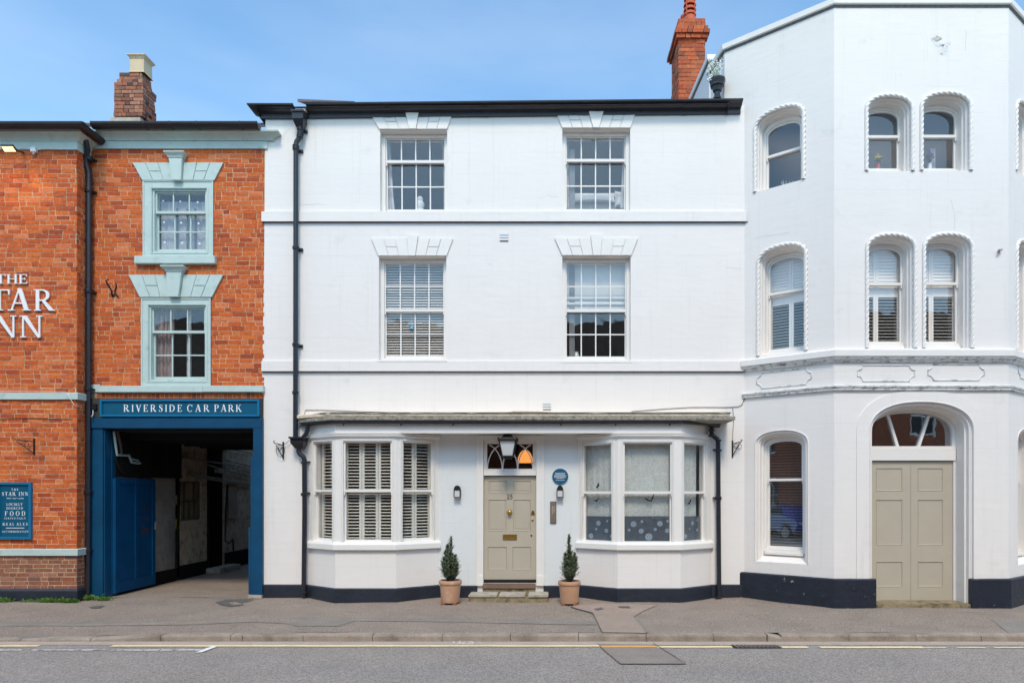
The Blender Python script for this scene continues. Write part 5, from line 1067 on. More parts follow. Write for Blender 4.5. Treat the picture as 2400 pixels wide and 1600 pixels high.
def tower_window(F, px0, px1, pyt, pyb, gx, gyt, gyb, yr, depth=.27, roped=True, rise=.28, label='', gm=None, fill=None, sillz=None, ghw=None, uc=None):
    u0, u1 = F.u(px0), F.u(px1) if px1 else F.u(px0)+.84
    uc = (u0+u1)/2; hw = (u1-u0)/2; zt, zb = F.z(pyt, uc), F.z(pyb, uc)
    seq = [(0, 0), (0, .03), (.066, .032), (.070, .05), (.085, .07), (.088, .12), (.105, .14), (.108, depth-.02)] if roped else [(0, 0), (.006, .02), (.035, .022), (.04, .04), (.07, .055), (.075, .12), (.10, .13), (.104, depth-.02)]
    if roped: TWH[id(F)].append(arch(uc, hw, zb, zt-rise, rise))
    else: TWH[id(F)].append(arch(uc, hw, zb, zt-rise, rise))
    L_ = steps(F, uc, hw, zb, zt, rise, seq); m = MB()
    for (A, wa), (B, wb) in zip(L_, L_[1:]): m.loft([F.pt(a, wa, b) for a, b in A], [F.pt(a, wb, b) for a, b in B], False)
    zsl = zb
    m.add([F.pt(uc-hw, 0.0, zb), F.pt(uc+hw, 0.0, zb), F.pt(uc+hw-.1, -depth, zb+(.06 if roped else .13)), F.pt(uc-hw+.1, -depth, zb+(.06 if roped else .13))], [(0,1,2,3)])
    m.build('window_recess', TWHITE, tw, fix=False)
    # frame and sashes
    wf = -depth; gz0, gz1, zr = F.z(gyb, uc, wf), F.z(gyt, uc, wf), F.z(yr, uc, wf)
    gh = hw-.145 if not gx else (F.u(gx[1], wf)-F.u(gx[0], wf))/2
    grise = max(.07, (rise-.14)); zs = gz1-grise
    A = arch(uc, hw-.098, gz0-.10, zs, zt-.09-zs); B = arch(uc, gh+.035, gz0-.045, zs, grise+.035); G = arch(uc, gh, gz0, zs, grise)
    win = MB().ring(F, A, B, wf-.08, wf+.03).build('window', GLOSS, tw, label=label)
    up_o = arch(uc, gh+.034, zr-.02, zs, grise+.034); up_i = arch(uc, gh, zr+.025, zs, grise)
    MB().ring(F, up_o, up_i, wf-.03, wf+.005).build('upper_sash', GLOSS, win)
    MB().ring(F, rect(uc-gh-.034, uc+gh+.034, gz0-.044, zr+.018), rect(uc-gh-.004, uc+gh+.004, gz0, zr-.02), wf-.066, wf-.032).build('lower_sash', GLOSS, win)
    b = MB(); b.poly(F, up_i, wf-.017, wf-.013); b.build('pane', gm or GLASSR, win)
    pane(win, F, uc-gh-.01, uc+gh+.01, gz0-.01, zr-.01, wf-.05, gm or GLASSR)
    for s in (-1, 1): x = uc+s*(gh+.018); MB().box(F, x-.012, x+.012, wf-.028, wf+.004, zr-.07, zr-.021).build('sash_horn', GLOSS, win)
    MB().box(F, uc-hw+.12, uc+hw-.12, -depth-.03, -depth+.09, gz0-.15, gz0-.102).build('window_sill', SILLW, win, bevel=.005)
    if roped:
        rope(F, arch(uc, hw-.034, zb+.004, zt-rise, rise-.032, n=30), .034, .0, 'rope_moulding', tw)
    else:
        for d, w0_, r_ in ((-.0, .006, .008), (.04, -.03, .012)):
            MB().tube([F.pt(a, w0_, b) for a, b in arch(uc, hw-d, zb+.01, zt-rise, rise-d*.95, n=30)], r_, 6).build('arch_bead', TWHITE, tw, smooth=True)
    return dict(F=F, uc=uc, gh=gh, z0=gz0, z1=gz1, zr=zr, w=wf-.10, win=win, zs=zs)
tA = tower_window(T1, 1765, 1888, 249, 436, (1797.5, 1872), 293, 440, 358, label='top floor arched window on the angled wall')
tB = tower_window(T2, 2026, 2143.5, 219, 401, None, 264.5, 393, 321, label='top floor arched window of the front pair, left')
tC = tower_window(T2, 2155, 2280, 213, 400, None, 261, 393, 320, label='top floor arched window of the front pair, right')
tD = tower_window(T1, 1772, 1893.5, 570, 828, (1800.6, 1877.7), 606, 814, 684, label='first floor shuttered arched window on the angled wall')
tE = tower_window(T2, 2027, 2150, 545, 816, None, 584, 799, 666, label='first floor shuttered arched window of the front pair, left')
tF = tower_window(T2, 2160.7, 2284, 544, 816, None, 583, 799, 665, label='first floor shuttered arched window of the front pair, right')
tG = tower_window(T1, 1770, 1894, 1008, 1318, (1802.5, 1878.6), 1034, 1280, 1124, depth=.22, roped=False, rise=.24, gm=GLASSX, label='ground floor arched window with venetian blind')
tH = tower_window(T3, 2380, None, 239, 415, None, 285, 408, 340, label='top floor arched window cut by the right picture edge')
tI = tower_window(T3, 2381, None, 563, 826, None, 600, 808, 690, label='first floor arched window cut by the right picture edge')
tJ = tower_window(T3, 2384, None, 1005, 1320, None, 1032, 1282, 1124, depth=.22, roped=False, rise=.24, label='ground floor arched window cut by the right picture edge')
# doorway
wd2 = -.36; duc, dhw = 6.10, .865; dzt = T2.z(941); dri = .49; F = T2; uo = lambda x: x-C1[0]
TWH[id(T2)].append(arch(uo(duc), dhw, .0, dzt-dri, dri, n=26))
L_ = steps(F, uo(duc), dhw, .0, dzt, dri, [(0, 0), (.006, .02), (.03, .022), (.035, .045), (.06, .05), (.064, .09), (.09, .10), (.095, .35)]); m = MB()
for (A, wa), (B, wb) in zip(L_, L_[1:]):
    pass
def dsteps(seq): return [(arch(uo(duc), dhw-d, .0, dzt-dri, dri-d*.95, n=26), -w) for d, w in seq]
L_ = dsteps([(0, 0), (.006, .02), (.03, .022), (.035, .045), (.06, .05), (.064, .09), (.09, .10), (.095, .38)])
for (A, wa), (B, wb) in zip(L_, L_[1:]): m.loft([F.pt(a, wa, b) for a, b in A], [F.pt(a, wb, b) for a, b in B], False)
m.build('door_recess', TWHITE, tw, fix=False)
for d, w0_, r_ in ((-.0, .02, .009), (.045, -.035, .014)): MB().tube([F.pt(a, w0_, b) for a, b in arch(uo(duc), dhw-d, .46, dzt-dri, dri-d*.95, n=34)], r_, 6).build('arch_bead', TWHITE, tw, smooth=True)
band = arch(uo(6.095), 1.076, .46, dzt-dri-.03, .71, n=30); bi = arch(uo(duc), dhw+.0, .46, dzt-dri, dri, n=30)
m = MB(); m.loft([F.pt(a, .018, b) for a, b in band], [F.pt(a, .018, b) for a, b in bi], False); m.loft([F.pt(a, .0, b) for a, b in band], [F.pt(a, .018, b) for a, b in band], False); m.loft([F.pt(a, .018, b) for a, b in bi], [F.pt(a, -.001, b) for a, b in bi], False)
m.build('arch_band', TWHITE, tw, fix=False)
for F in (T1, T2, T3):
    MB().holed(F, rect(0, F.len, 0, ZT), TWH[id(F)], 0, None).build('wall', TWHITE, tw, fix=False)
F = T2; ih = dhw-.095
z_tr0, z_tr1 = F.z(1078, 1.4, wd2), F.z(1052, 1.4, wd2); dz0, dz1 = .045, F.z(1081, 1.4, wd2)
a, c = uo(duc)-ih+.005, uo(duc)+ih-.005
A = arch(uo(duc), ih+.0, z_tr1, dzt-dri, dri-.095*.95, n=26); B = arch(uo(duc), ih-.06, z_tr1+.05, dzt-dri, dri-.15, n=26)
fan = MB().ring(F, A, B, wd2-.05, wd2+.03).build('fanlight', GLOSS, tw)
MB().poly(F, B, wd2-.02, wd2-.016).build('pane', GLASSX, fan)
zf0 = z_tr1+.05
for (x0, z0_, x1, z1_) in ((1270, 420, 1215, 225), (1290, 420, 1236, 215), (1400, 420, 1462, 215), (1425, 420, 1475, 225)):
    pass
for x0, x1 in ((2103, 2081), (2152, 2176)):
    p0 = F.u(x0, wd2); p1 = F.u(x1, wd2); zt_ = F.z(978, p1, wd2)
    MB().poly(F, [(p0-.025, zf0-.01), (p0+.025, zf0-.01), (p1+.022, zt_+.03), (p1-.022, zt_+.03)], wd2-.012, wd2+.022).build('glazing_bar', GLOSS, fan)
MB().box(F, a, c, wd2-.05, wd2+.05, z_tr0-.01, z_tr1-.003).build('transom', GLOSS, tw, bevel=.006)
MB().box(F, c-.035, c+.006, wd2-.05, wd2+.03, .045, z_tr0-.012).build('door_jamb', GLOSS, tw, label='right white jamb of the double door'); MB().box(F, a-.006, a+.035, wd2-.05, wd2+.03, .045, z_tr0-.012).build('door_jamb', GLOSS, tw, label='left white jamb of the double door')
usp = F.u(2134.5, wd2)
for i, (q0, q1, cols) in enumerate(((a+.037, usp-.002, (2057, 2115)), (usp+.002, c-.037, (2152, 2210)))):
    lf_ = MB().box(F, q0, q1, wd2-.05, wd2-.012, dz0, dz1).build('door_leaf', TAUPE, tw, label='left taupe leaf of the double door' if i == 0 else 'right taupe leaf of the double door')
    hs = []
    mid = (q0+q1)/2; hw_ = (q1-q0)/2-.13
    for y0_, y1_ in ((1096, 1150), (1170, 1277), (1315, 1374)):
        if i == 1: k0, k1 = F.u(2151, wd2), F.u(2210, wd2)
        else: k0, k1 = F.u(2056, wd2)-.02, F.u(2115, wd2)
        px0_, px1_ = CX+S*(F.pt(k0, wd2, 0).x)/(D+F.pt(k0, wd2, 0).y), CX+S*(F.pt(k1, wd2, 0).x)/(D+F.pt(k1, wd2, 0).y)
        hs.append(dpan(lf_, F, px0_, px1_, y0_, y1_, wd2+.0, TAUPE, raised=False))
    MB().holed(F, rect(q0, q1, dz0, dz1), hs, wd2, [.011]*3).build('door_face', TAUPE, lf_, fix=False)
MB().box(F, a-.05, c+.12, wd2-.1, .02, -.10, .042).build('door_step', SANDST, tw, bevel=.012)
# plinth
PL = [(-.02, -.12), (.05, -.12), (.05, .445), (.03, .465), (-.02, .465)]
def pxpt(F, px, w=0): u = F.u(px, w); q = F.pt(u, 0, 0); return (q.x, q.y)
MB().sweep([(3.36, .044), C1, pxpt(T2, 2054, .05)], PL).build('plinth', TPLINTH, tw)
q = (duc+dhw-.0, -.94); MB().sweep([(duc+dhw-.005, -.60), (duc+dhw-.005, -.94+.0), C2, C3], [(w, z) for w, z in PL]).build('plinth', TPLINTH, tw)
pth = [(3.40, .015), C1, C2, C3]
MB().sweep(pth, [(-.02, 4.14), (.10, 4.14), (.105, 4.15), (.105, 4.245), (.07, 4.27), (-.02, 4.285)]).build('sill_band', SILLW, tw)
MB().sweep(pth, [(-.02, 4.055), (.03, 4.055), (.035, 4.07), (.055, 4.085), (.058, 4.10), (.085, 4.115), (.09, 4.137), (-.02, 4.137)]).build('string_moulding', MOSSY, tw)
MB().sweep(pth, [(-.02, 3.585), (.035, 3.585), (.045, 3.60), (.03, 3.612), (.03, 3.625), (.055, 3.64), (.06, 3.662), (-.02, 3.68)]).build('string_moulding', MOSSY, tw)
def cart(F, px0, px1, py0, py1):
    x0, x1 = F.u(px0), F.u(px1); um = (x0+x1)/2; z1, z0_ = F.z(py0, um), F.z(py1, um); r = .085; P = []
    for cx_, cz_, a0, sx_ in ((x0, z0_, 90, -1), (x1, z0_, 180, -1), (x1, z1, 270, -1), (x0, z1, 360, -1)):
        for k in range(9): a_ = R(a0-90*k/8); P.append((cx_+r*math.cos(a_), cz_+r*math.sin(a_)))
    # corners run counter-clockwise with quarter circles scooped out
    P = [(x0+r*math.cos(R(90-90*k/6)), z0_+r*math.sin(R(90-90*k/6))) for k in range(7)]+[(x1+r*math.cos(R(180-90*k/6)), z0_+r*math.sin(R(180-90*k/6))) for k in range(7)]+[(x1+r*math.cos(R(270-90*k/6)), z1+r*math.sin(R(270-90*k/6))) for k in range(7)]+[(x0+r*math.cos(R(360-90*k/6)), z1+r*math.sin(R(360-90*k/6))) for k in range(7)]
    P.append(P[0]); MB().tube([F.pt(u_, .004, z_) for u_, z_ in P], .011, 6, caps=False).build('cartouche_moulding', MOSSY, tw, smooth=True)
cart(T1, 1774, 1902, 868, 905); cart(T2, 2010, 2143.5, 856, 893); cart(T2, 2175, 2307, 854, 891); cart(T3, 2386, 2500, 864, 900)
cop = [(2.99, .98), C0, C1, C2, C3, (9.4, 2)]
MB().sweep(cop, [(-.35, ZT+.02), (.035, ZT+.02), (.05, ZT+.035), (.05, ZT+.125), (.02, ZT+.14), (-.35, ZT+.20)]).build('coping', SILLW, tw)
MB().sweep(cop, [(-.01, ZT-.012), (.012, ZT-.012), (.026, ZT+.018), (-.01, ZT+.018)]).build('coping_drip', mk('grimy_drip', lin(104, 104, 104), rough=.9, var=.3, vs=20), tw)
FRt = Face(2.99, .98, *C0); MB().box(FRt, 0, FRt.len, -.3, 0, 8.3, ZT).build('return_wall', TWHITE, tw)
FR2 = Face(2.90, 2.3, 2.975, .86); MB().box(FR2, 0, FR2.len, -.55, 0, 8.3, 10.20).build('return_wall', TWHITE, tw)
MB().sweep([(2.90, 2.3), (2.975, .86), (3.3, .86)], [(-.45, 10.2), (.03, 10.2), (.045, 10.215), (.045, 10.30), (-.45, 10.36)]).build('coping', SILLW, tw)
MB().sweep([(2.90, 2.3), (2.975, .86), (3.3, .86)], [(-.01, 10.165), (.012, 10.165), (.03, 10.198), (-.01, 10.198)]).build('coping_drip', MATS['grimy_drip'], tw)
MB().box(FW, 3.5, 9.6, -2.4, -1.1, 0, 10.0).build('rear_wall', ROOMG, tw); MB().box(FW, 3.1, 9.4, -3, -.3, 9.85, 9.95).build('roof', SLATE, tw)
for z in (.0, T2.z(840), T2.z(480)): MB().box(FW, 4.9, 7.4, -1.09, .55, z-.1, z).build('floor_slab', ROOMG, tw)
# spalled patch high on the front wall
rp_ = random.Random(4); uc_ = T2.u(2203); z_ = T2.z(93)
def blob(u, z, rx, rz, w0_, w1_, n=18, jag=.35): return MB().poly(T2, [(u+rx*math.cos(2*math.pi*k/n)*(1+rp_.uniform(-jag, jag)), z+rz*math.sin(2*math.pi*k/n)*(1+rp_.uniform(-jag, jag))) for k in range(n)], w0_, w1_)
SP = mk('bare_render', lin(196, 190, 180), rough=.9, var=.2, vs=20, bump=.6, bs=20, col2=lin(140, 134, 122), c2s=12, c2a=.5, c2b=.6)
for du, dz, rx, rz in ((-.12, .0, .10, .09), (.0, -.12, .12, .07), (.12, -.22, .10, .10), (.2, -.08, .07, .05), (.08, -.34, .08, .04)): blob(uc_+du*.7, z_+dz*.7, rx*.6, rz*.6, -.01, .0025).build('render_patch', mk('thin_flaked_paint', lin(222, 222, 220), rough=.8, var=.04, vs=20, bump=.8, bs=14, col2=lin(186, 184, 178), c2s=14, c2a=.52, c2b=.6), tw)
blob(T2.u(2197), T2.z(91), .055, .04, -.01, .006).build('spalled_hole', SP, tw)
# hairline cracks and stains
CRK = mk('hairline_crack', (.30, .29, .28, 1), rough=.9)
def crack(F, pts, par, r=.0028, w=.001):
    q = []; rr = random.Random(int(pts[0][0]))
    for (a, c), (e2, f2) in zip(pts, pts[1:]):
        for k in range(5): t = k/5; q.append((a+(e2-a)*t+rr.uniform(-1.2, 1.2), c+(f2-c)*t+rr.uniform(-1.2, 1.2)))
    q.append(pts[-1]); MB().tube([F.pt(F.u(x), w, F.z(y, F.u(x))) for x, y in q], r, 4).build('crack', CRK, par)
for pts in ([(2155, 915), (2160, 930), (2158, 944)], [(2262, 120), (2264, 72)], [(2228, 468), (2236, 500), (2238, 540)]): crack(T2, pts, tw, r=.0012)
for pts in ([(1765, 560), (1850, 545)],): crack(T1, pts, tw, r=.0008)
for pts in ([(702, 480), (745, 478), (760, 481)], [(790, 497), (789, 512)], [(1390, 494), (1440, 499), (1480, 497), (1484, 516)], [(1280, 458), (1308, 462)], [(1738, 630), (1720, 628), (1700, 626)], [(680, 302), (668, 310), (664, 320)]): crack(FW, pts, wh, r=.0010)
# what stands behind the tower glass
BLK = mk('drawn_black', (.02, .02, .022, 1)); CLOSED = mk('closed_louvre', (.62, .64, .65, 1), rough=.5)
for t in (tD, tE, tF, tI):
    F, uc, gh, win, w = t['F'], t['uc'], t['gh'], t['win'], t['w']
    a, c = uc-gh-.03, uc+gh+.03; ms = uc+(.05 if t is tD else -.08); zsp = t['zr']-.06
    for z0_, z1_, tl, mt_ in ((zsp, t['z1']+.02, 78, SLATW), (t['z0']-.02, zsp-.1, 12, SLATW)):
        MB().ring(F, rect(a, ms-.002, z0_, z1_), rect(a+.03, ms-.04, z0_+.03, z1_-.03), w-.03, w).build('shutter_frame', SLATW, win)
        MB().ring(F, rect(ms+.002, c, z0_, z1_), rect(ms+.04, c-.03, z0_+.03, z1_-.03), w-.03, w).build('shutter_frame', SLATW, win)
        slats(win, F, a+.03, ms-.04, z0_+.03, z1_-.03, w-.015, .052, .056 if tl > 50 else .040, tl, SLATW, th=.006, name='louvre')
        slats(win, F, ms+.04, c-.03, z0_+.03, z1_-.03, w-.015, .052, .056 if tl > 50 else .040, tl, SLATW, th=.006, name='louvre')
    MB().box(F, a, c, w-.03, w, zsp-.098, zsp-.002).build('shutter_rail', SLATW, win)
for t in (tG, tJ): slats(t['win'], t['F'], t['uc']-t['gh']-.02, t['uc']+t['gh']+.02, t['z0'], t['z1'], t['w']-.02, .050, .020, 6, SLATW, th=.0025)
# vases on the top sills
def bouquet(t, du, name, label, cols, h, pot):
    F = t['F']; p = F.pt(t['uc']+du, t['w']-.04, t['z0']-.02); v = thing(name, label, 'flowers', p)
    MB().lathe(p, [(.045, 0), (.05, .02), (.035, .09), (.03, .13), (.04, .15)], 14).build('vase', pot, v, smooth=True)
    st_ = MB(); fl = MB(); rr = random.Random(9)
    for i in range(16):
        a_ = rr.uniform(0, 6.28); s_ = rr.uniform(.02, .10); tip = p+Vector((s_*math.cos(a_), s_*math.sin(a_)*.5, .13+h*rr.uniform(.5, 1)))
        st_.tube([p+Vector((0, 0, .13)), (p+Vector((0, 0, .13))).lerp(tip, .5)+Vector((0, 0, .02)), tip], .002, 4)
        fl.lathe(tip, [(.004, -.01), (.016, 0), (.018, .008), (.006, .016)], 7)
        for k in range(3):
            q = (p+Vector((0, 0, .13))).lerp(tip, rr.uniform(.3, .9)); s2 = rr.uniform(.02, .04); b_ = rr.uniform(0, 6.28)
            st_.add([q, q+Vector((s2*math.cos(b_), .004, s2*.3)), q+Vector((s2*1.7*math.cos(b_), 0, s2*math.sin(b_))), q+Vector((s2*.6*math.cos(b_), -.004, s2*.8))], [(0,1,2,3)])
    st_.build('stems', LEAF, v, fix=False); fl.build('blossom', cols, v, smooth=True)
bouquet(tB, .0, 'flower_vase', 'vase of yellow flowers in the left window of the upper pair', mk('yellow_petal', lin(220, 190, 70)), .17, TERRAO)
bouquet(tC, -.05, 'flower_vase', 'vase of purple flowers in the right window of the upper pair', mk('purple_petal', lin(150, 90, 140)), .22, WPLAS)
MB().box(T2, tC['uc']+.05, tC['uc']+.14, tC['w']-.25, tC['w']-.2, tC['z0'], tC['zr']-.05).build('curtain', CURT, tC['win'])
br_ = thing('twig_ornament', 'pale antler-like twig ornament on the sill of the top angled window', 'ornament', T1.pt(tA['uc']+.02, tA['w']-.05, tA['z0']-.02))
p = WO[br_.name]; m = MB(); m.lathe(p, [(.03, 0), (.03, .01), (.008, .02)], 10)
for s_ in (-1, 1):
    for q in ([(0, .02), (.03, .08), (.08, .14), (.09, .20)], [(.05, .10), (.10, .13), (.12, .17)], [(.03, .08), (.035, .15), (.03, .19)]): m.tube([p+Vector((s_*x, 0, z)) for x, z in q], .005, 5)
m.build('twig', WPLAS, br_, smooth=True)
# downpipe hopper against the tower return, with a self-sown plant
hp = thing('rainwater_hopper', 'black ornate hopper behind the gutter against the tower side', 'hopper', (3.03, .15, 8.7))
q = FW.u(1681, -.15), FW.z(180, 0, -.15)
MB().lathe((q[0], .15, q[1]-.42), [(.05, -.3), (.05, 0), (.075, .01), (.075, .04), (.055, .06), (.055, .14), (.08, .15), (.10, .22), (.13, .24), (.13, .27), (.15, .33), (.155, .36), (.14, .36)], 8).build('hopper_head', BLACK, hp)
pl = thing('self_sown_plant', 'sparse pale flowering weed growing out of the black hopper', 'plant', (q[0]-.02, .12, q[1]-.08)); p = WO[pl.name]; m = MB(); f2 = MB(); rr = random.Random(3)
for i in range(22):
    a_ = rr.uniform(2.0, 5.4) if i % 3 else rr.uniform(0, 6.28); s_ = rr.uniform(.10, .34); tip = p+Vector((-abs(s_*math.cos(a_)) if i % 4 else s_*.3, s_*.3*math.sin(a_), rr.uniform(-.05, .42)))
    m.tube([p, p.lerp(tip, .5)+Vector((0, 0, .06)), tip], .003, 4)
    for k in range(9):
        qq = p.lerp(tip, rr.uniform(.4, 1))+Vector((rr.uniform(-.03, .03), rr.uniform(-.03, .03), rr.uniform(.0, .06))); s2 = rr.uniform(.006, .013)
        f2.add([qq+Vector((s2*math.cos(t_), rr.uniform(-.3, .3)*s2, s2*math.sin(t_))) for t_ in (0, 1.57, 3.14, 4.71)], [(0,1,2,3)])
m.build('stem', mk('green_stem', lin(120, 140, 80)), pl, fix=False); f2.build('blossom', mk('white_petal', lin(235, 236, 225)), pl, fix=False)
# ================================================================== CHIMNEYS
def chimney(parent, name_label, x0, y0, x1, y1, dep, z0, rows, rh, mat, mort, n0=(1.0, 1.0)):
    """rows: corbel offset of each course from the top down"""
    Ff = Face(x0, y0, x1, y1); w = Ff.len; nx, ny = -Ff.dy, Ff.dx
    P = [(x0, y0), (x1, y1), (x1+nx*dep, y1+ny*dep), (x0+nx*dep, y0+ny*dep)]
    n = len(rows); ztop_ = z0+n*rh
    core = MB(); ci = max(.012, .012-min(rows)); core.box(Ff, ci, w-ci, -dep+ci, -ci, z0-1.2, ztop_-.004).build('chimney', mort, parent, label=name_label); c = bpy.context.scene.objects[-1] if False else None
    ch = [o for o in parent.children if o.name.startswith('chimney')][-1]
    for s in range(4):
        a, b = P[s], P[(s+1) % 4]; Fs = Face(a[0], a[1], b[0], b[1])
        if s == 2: continue
        for r in range(n):
            off = rows[n-1-r]; za = z0+r*rh
            lst = brick_list(Fs, -off, Fs.len+off, za, za+rh, None, rh, ls=.235, lh=.113)
            if s != 0: lst = [(q[0]+(.09 if q[0] < -off+.01 else 0), q[1]-(.09 if s == 1 and q[1] > 9 else 0), q[2], q[3], q[4]) for q in lst if q[1]-q[0] > .10]
            lay(ch, Fs, lst, mat, depth=.10+off, w=off, limit=400, jit=.006)
    off = rows[0]; MB().box(Ff, -off+.03, w+off-.03, -dep-off+.03, off-.03, ztop_-.03, ztop_+.012).build('flaunching', mort, ch)
    return ch, Ff, ztop_
c1, Fc, zt = chimney(wh, 'tall orange brick chimney beside the tower parapet', 2.665, 2.4, 3.24, 2.4, .93, 9.84, [0, .01, .055, .085, .05]+[0]*20, .09, BRICKO, MORTARD)
def louvre_pot(x, y, z, h, r, par):
    m = MB().lathe((x, y, z), [(r*1.15, 0), (r*1.12, .04), (r*.98, .10), (r*.92, h*.3)], 20)
    m.lathe((x, y, z+h*.3-.005), [(r*.62, 0), (r*.62, h*.62)], 14)
    for k in range(3): m.lathe((x, y, z+h*(.34+.18*k)), [(r*1.0, 0), (r*1.02, h*.02), (r*.9, h*.10), (r*.78, h*.115), (r*.78, h*.0)], 20)
    m.lathe((x, y, z+h*.90), [(r*.8, 0), (r*.95, .01), (r*.95, .05), (r*.6, .09)], 20)
    for a_ in range(4): m.tube([(x+r*.93*math.cos(a_*1.571+.8-1.57), y+r*.93*math.sin(a_*1.571+.8-1.57), z+h*.3), (x+r*.93*math.cos(a_*1.571+.8-1.57), y+r*.93*math.sin(a_*1.571+.8-1.57), z+h*.92)], .014, 5)
    m.build('chimney_pot', TERRAO, par, smooth=True)
louvre_pot(2.96, 2.65, zt+.01, .60, .135, c1); louvre_pot(2.95, 3.08, zt+.01, .5, .12, c1)
c2, Fc, zt = chimney(cp, 'weathered sooty brick chimney on the left roof', -9.55, 2.5, -8.93, 2.5, .50, 9.95, [-.07, -.07, -.03, 0, 0, 0, 0, 0, 0, 0, 0, .01, -.03], .083, BRICKC, MORTARD)
xc_, yc_ = -9.10, 2.72; L_ = []
m = MB(); Ff = Face(xc_, yc_)
prev = None
for s_, z in ((.17, 0), (.155, .03), (.15, .30), (.165, .31), (.17, .33), (.20, .36), (.20, .385), (.13, .39), (.13, .1)):
    Lq = [Ff.pt(-s_, s_*1.0, zt+z), Ff.pt(s_, s_*1.0, zt+z), Ff.pt(s_, -s_*1.0, zt+z), Ff.pt(-s_, -s_*1.0, zt+z)]
    if prev: m.loft(prev, Lq, True)
    prev = Lq
m.add(prev, [(0,1,2,3)]); m.build('chimney_pot', BUFF, c2)
MB().box(Face(0, 0), -9.60, -8.95, -3.0, -2.44, 9.80, 9.98).build('chimney_flashing', STONE, c2)
# the building carries on past the canted corner
MB().box(FW, 9.06, 16.0, -5.0, -.25, 0, 9.2).build('side_wing', TWHITE, tw)
MB().sweep([(9.1, .25), (16.0, .25)], [(-.02, -.1), (.04, -.1), (.04, .45), (0, .47), (-.02, .47)]).build('plinth', TPLINTH, tw)
# ================================================================== SIGNS AND LETTERS
LT = thing('wall_lettering', 'raised white serif letters reading THE STAR INN on the orange brick', 'lettering', (-9.6, YS-.02, FS.z(792)))
def lput(par, F, ch, px0, px1, pyb, pyt, w, th, mat, name='letter'):
    gl_, adv = glyph(ch); xs = [q[0] for p in gl_ for q in p]; x0, x1 = min(xs), max(xs); a, c = F.u(px0), F.u(px1); zb, zt_ = F.z(pyb), F.z(pyt)
    b = MB()
    for i, p in enumerate(gl_): b.poly(F, [(a+(q[0]-x0)/(x1-x0)*(c-a), zb+q[1]*(zt_-zb)) for q in p], w, w+th+i*.0004)
    return b.build(name, mat, par)
for ch, a, c, yb, yt in (('T', -6.5, 16.3, 665.8, 644), ('H', 19, 44.4, 666, 644), ('E', 47.1, 67.2, 666, 644), ('S', -76, -34, 728.6, 679.3), ('T', -26, 26, 728.6, 679.3), ('A', 21.7, 75.3, 728.6, 678), ('R', 83, 131.7, 729, 679.3), ('I', -40, -22, 791, 741), ('N', -12, 41.7, 791.5, 740.5), ('N', 48.8, 102.4, 791.5, 740.5)):
    lput(LT, FS, ch, a, c, yb, yt, .012, .022, LETW)
def board(label, F, px0, px1, py0, py1, w, cat='sign', rimw=.035):
    a, c, z1, z0_ = F.u(px0), F.u(px1), F.z(py0), F.z(py1)
    t = thing('sign_board', label, cat, F.pt((a+c)/2, w, z0_))
    MB().box(F, a+.01, c-.01, w, w+.02, z0_+.01, z1-.01).build('panel', SIGNB, t)
    MB().ring(F, rect(a, c, z0_, z1), rect(a+rimw, c-rimw, z0_+rimw, z1-rimw), w, w+.05).build('frame', SIGNE, t, bevel=.007)
    return t
rs = board('long teal sign reading RIVERSIDE CAR PARK above the gateway', FW, 242, 613, 937, 977, .05)
for txt, a, c in (('RIVERSIDE', 290, 427.5), ('CAR', 438.5, 491.5), ('PARK', 502.5, 567)): word(rs, FW, txt, FW.u(a, .07), FW.u(c, .07), FW.z(964.5, 0, .07), FW.z(948, 0, .07)-FW.z(964.5, 0, .07), .071, .005, LETW)
sb = board('small teal pub sign listing food and real ales on the inn wall', FS, -4, 77, 1130, 1262, .0, rimw=.04)
def w2(txt, a, c, yb, yt): word(sb, FS, txt, FS.u(a), FS.u(c), FS.z(yb, 0, .02), FS.z(yt, 0, .02)-FS.z(yb, 0, .02), .021, .002, LETW, 'lettering', joined=True)
w2('THE', 29, 45.3, 1149, 1144); w2('STAR INN', 6.4, 68, 1161, 1152.3); w2('LOCALLY', 17.7, 55.3, 1184, 1178); w2('SOURCED', 17, 56.3, 1193, 1187.5)
w2('FOOD', 13.9, 62.2, 1207.8, 1197.3); w2('SERVED', 12.2, 39, 1216, 1211.8); w2('DAILY', 42, 62.6, 1216, 1211.8); w2('REAL', 8.8, 36, 1230.7, 1224.3); w2('ALES', 41, 67, 1230.7, 1224.3); w2('ACCOMMODATION', 7.2, 68.7, 1247, 1242.7)
MB().box(FS, FS.u(16.3), FS.u(59.3), .021, .023, FS.z(1237.2), FS.z(1235.9)).build('rule_line', LETW, sb)
tx = bpy.data.curves.new('script', 'FONT'); tx.body = 'fresh • local • quality'; tx.size = .045; tx.shear = .35; tx.align_x = 'CENTER'; tx.extrude = .0008
to = bpy.data.objects.new('script_line', tx); COL.objects.link(to); dg = bpy.context.evaluated_depsgraph_get(); me = bpy.data.meshes.new_from_object(to.evaluated_get(dg)); bpy.data.objects.remove(to); me.materials.clear(); me.materials.append(LETW)
wx = max(v.co.x for v in me.vertices)-min(v.co.x for v in me.vertices); me.transform(Matrix.Scale((FS.u(58)-FS.u(17.2))/wx, 4)); place(me, 'lettering', sb, FS.pt(FS.u(37.6), .0225, FS.z(1168.5)), rot=(R(90), 0, 0))
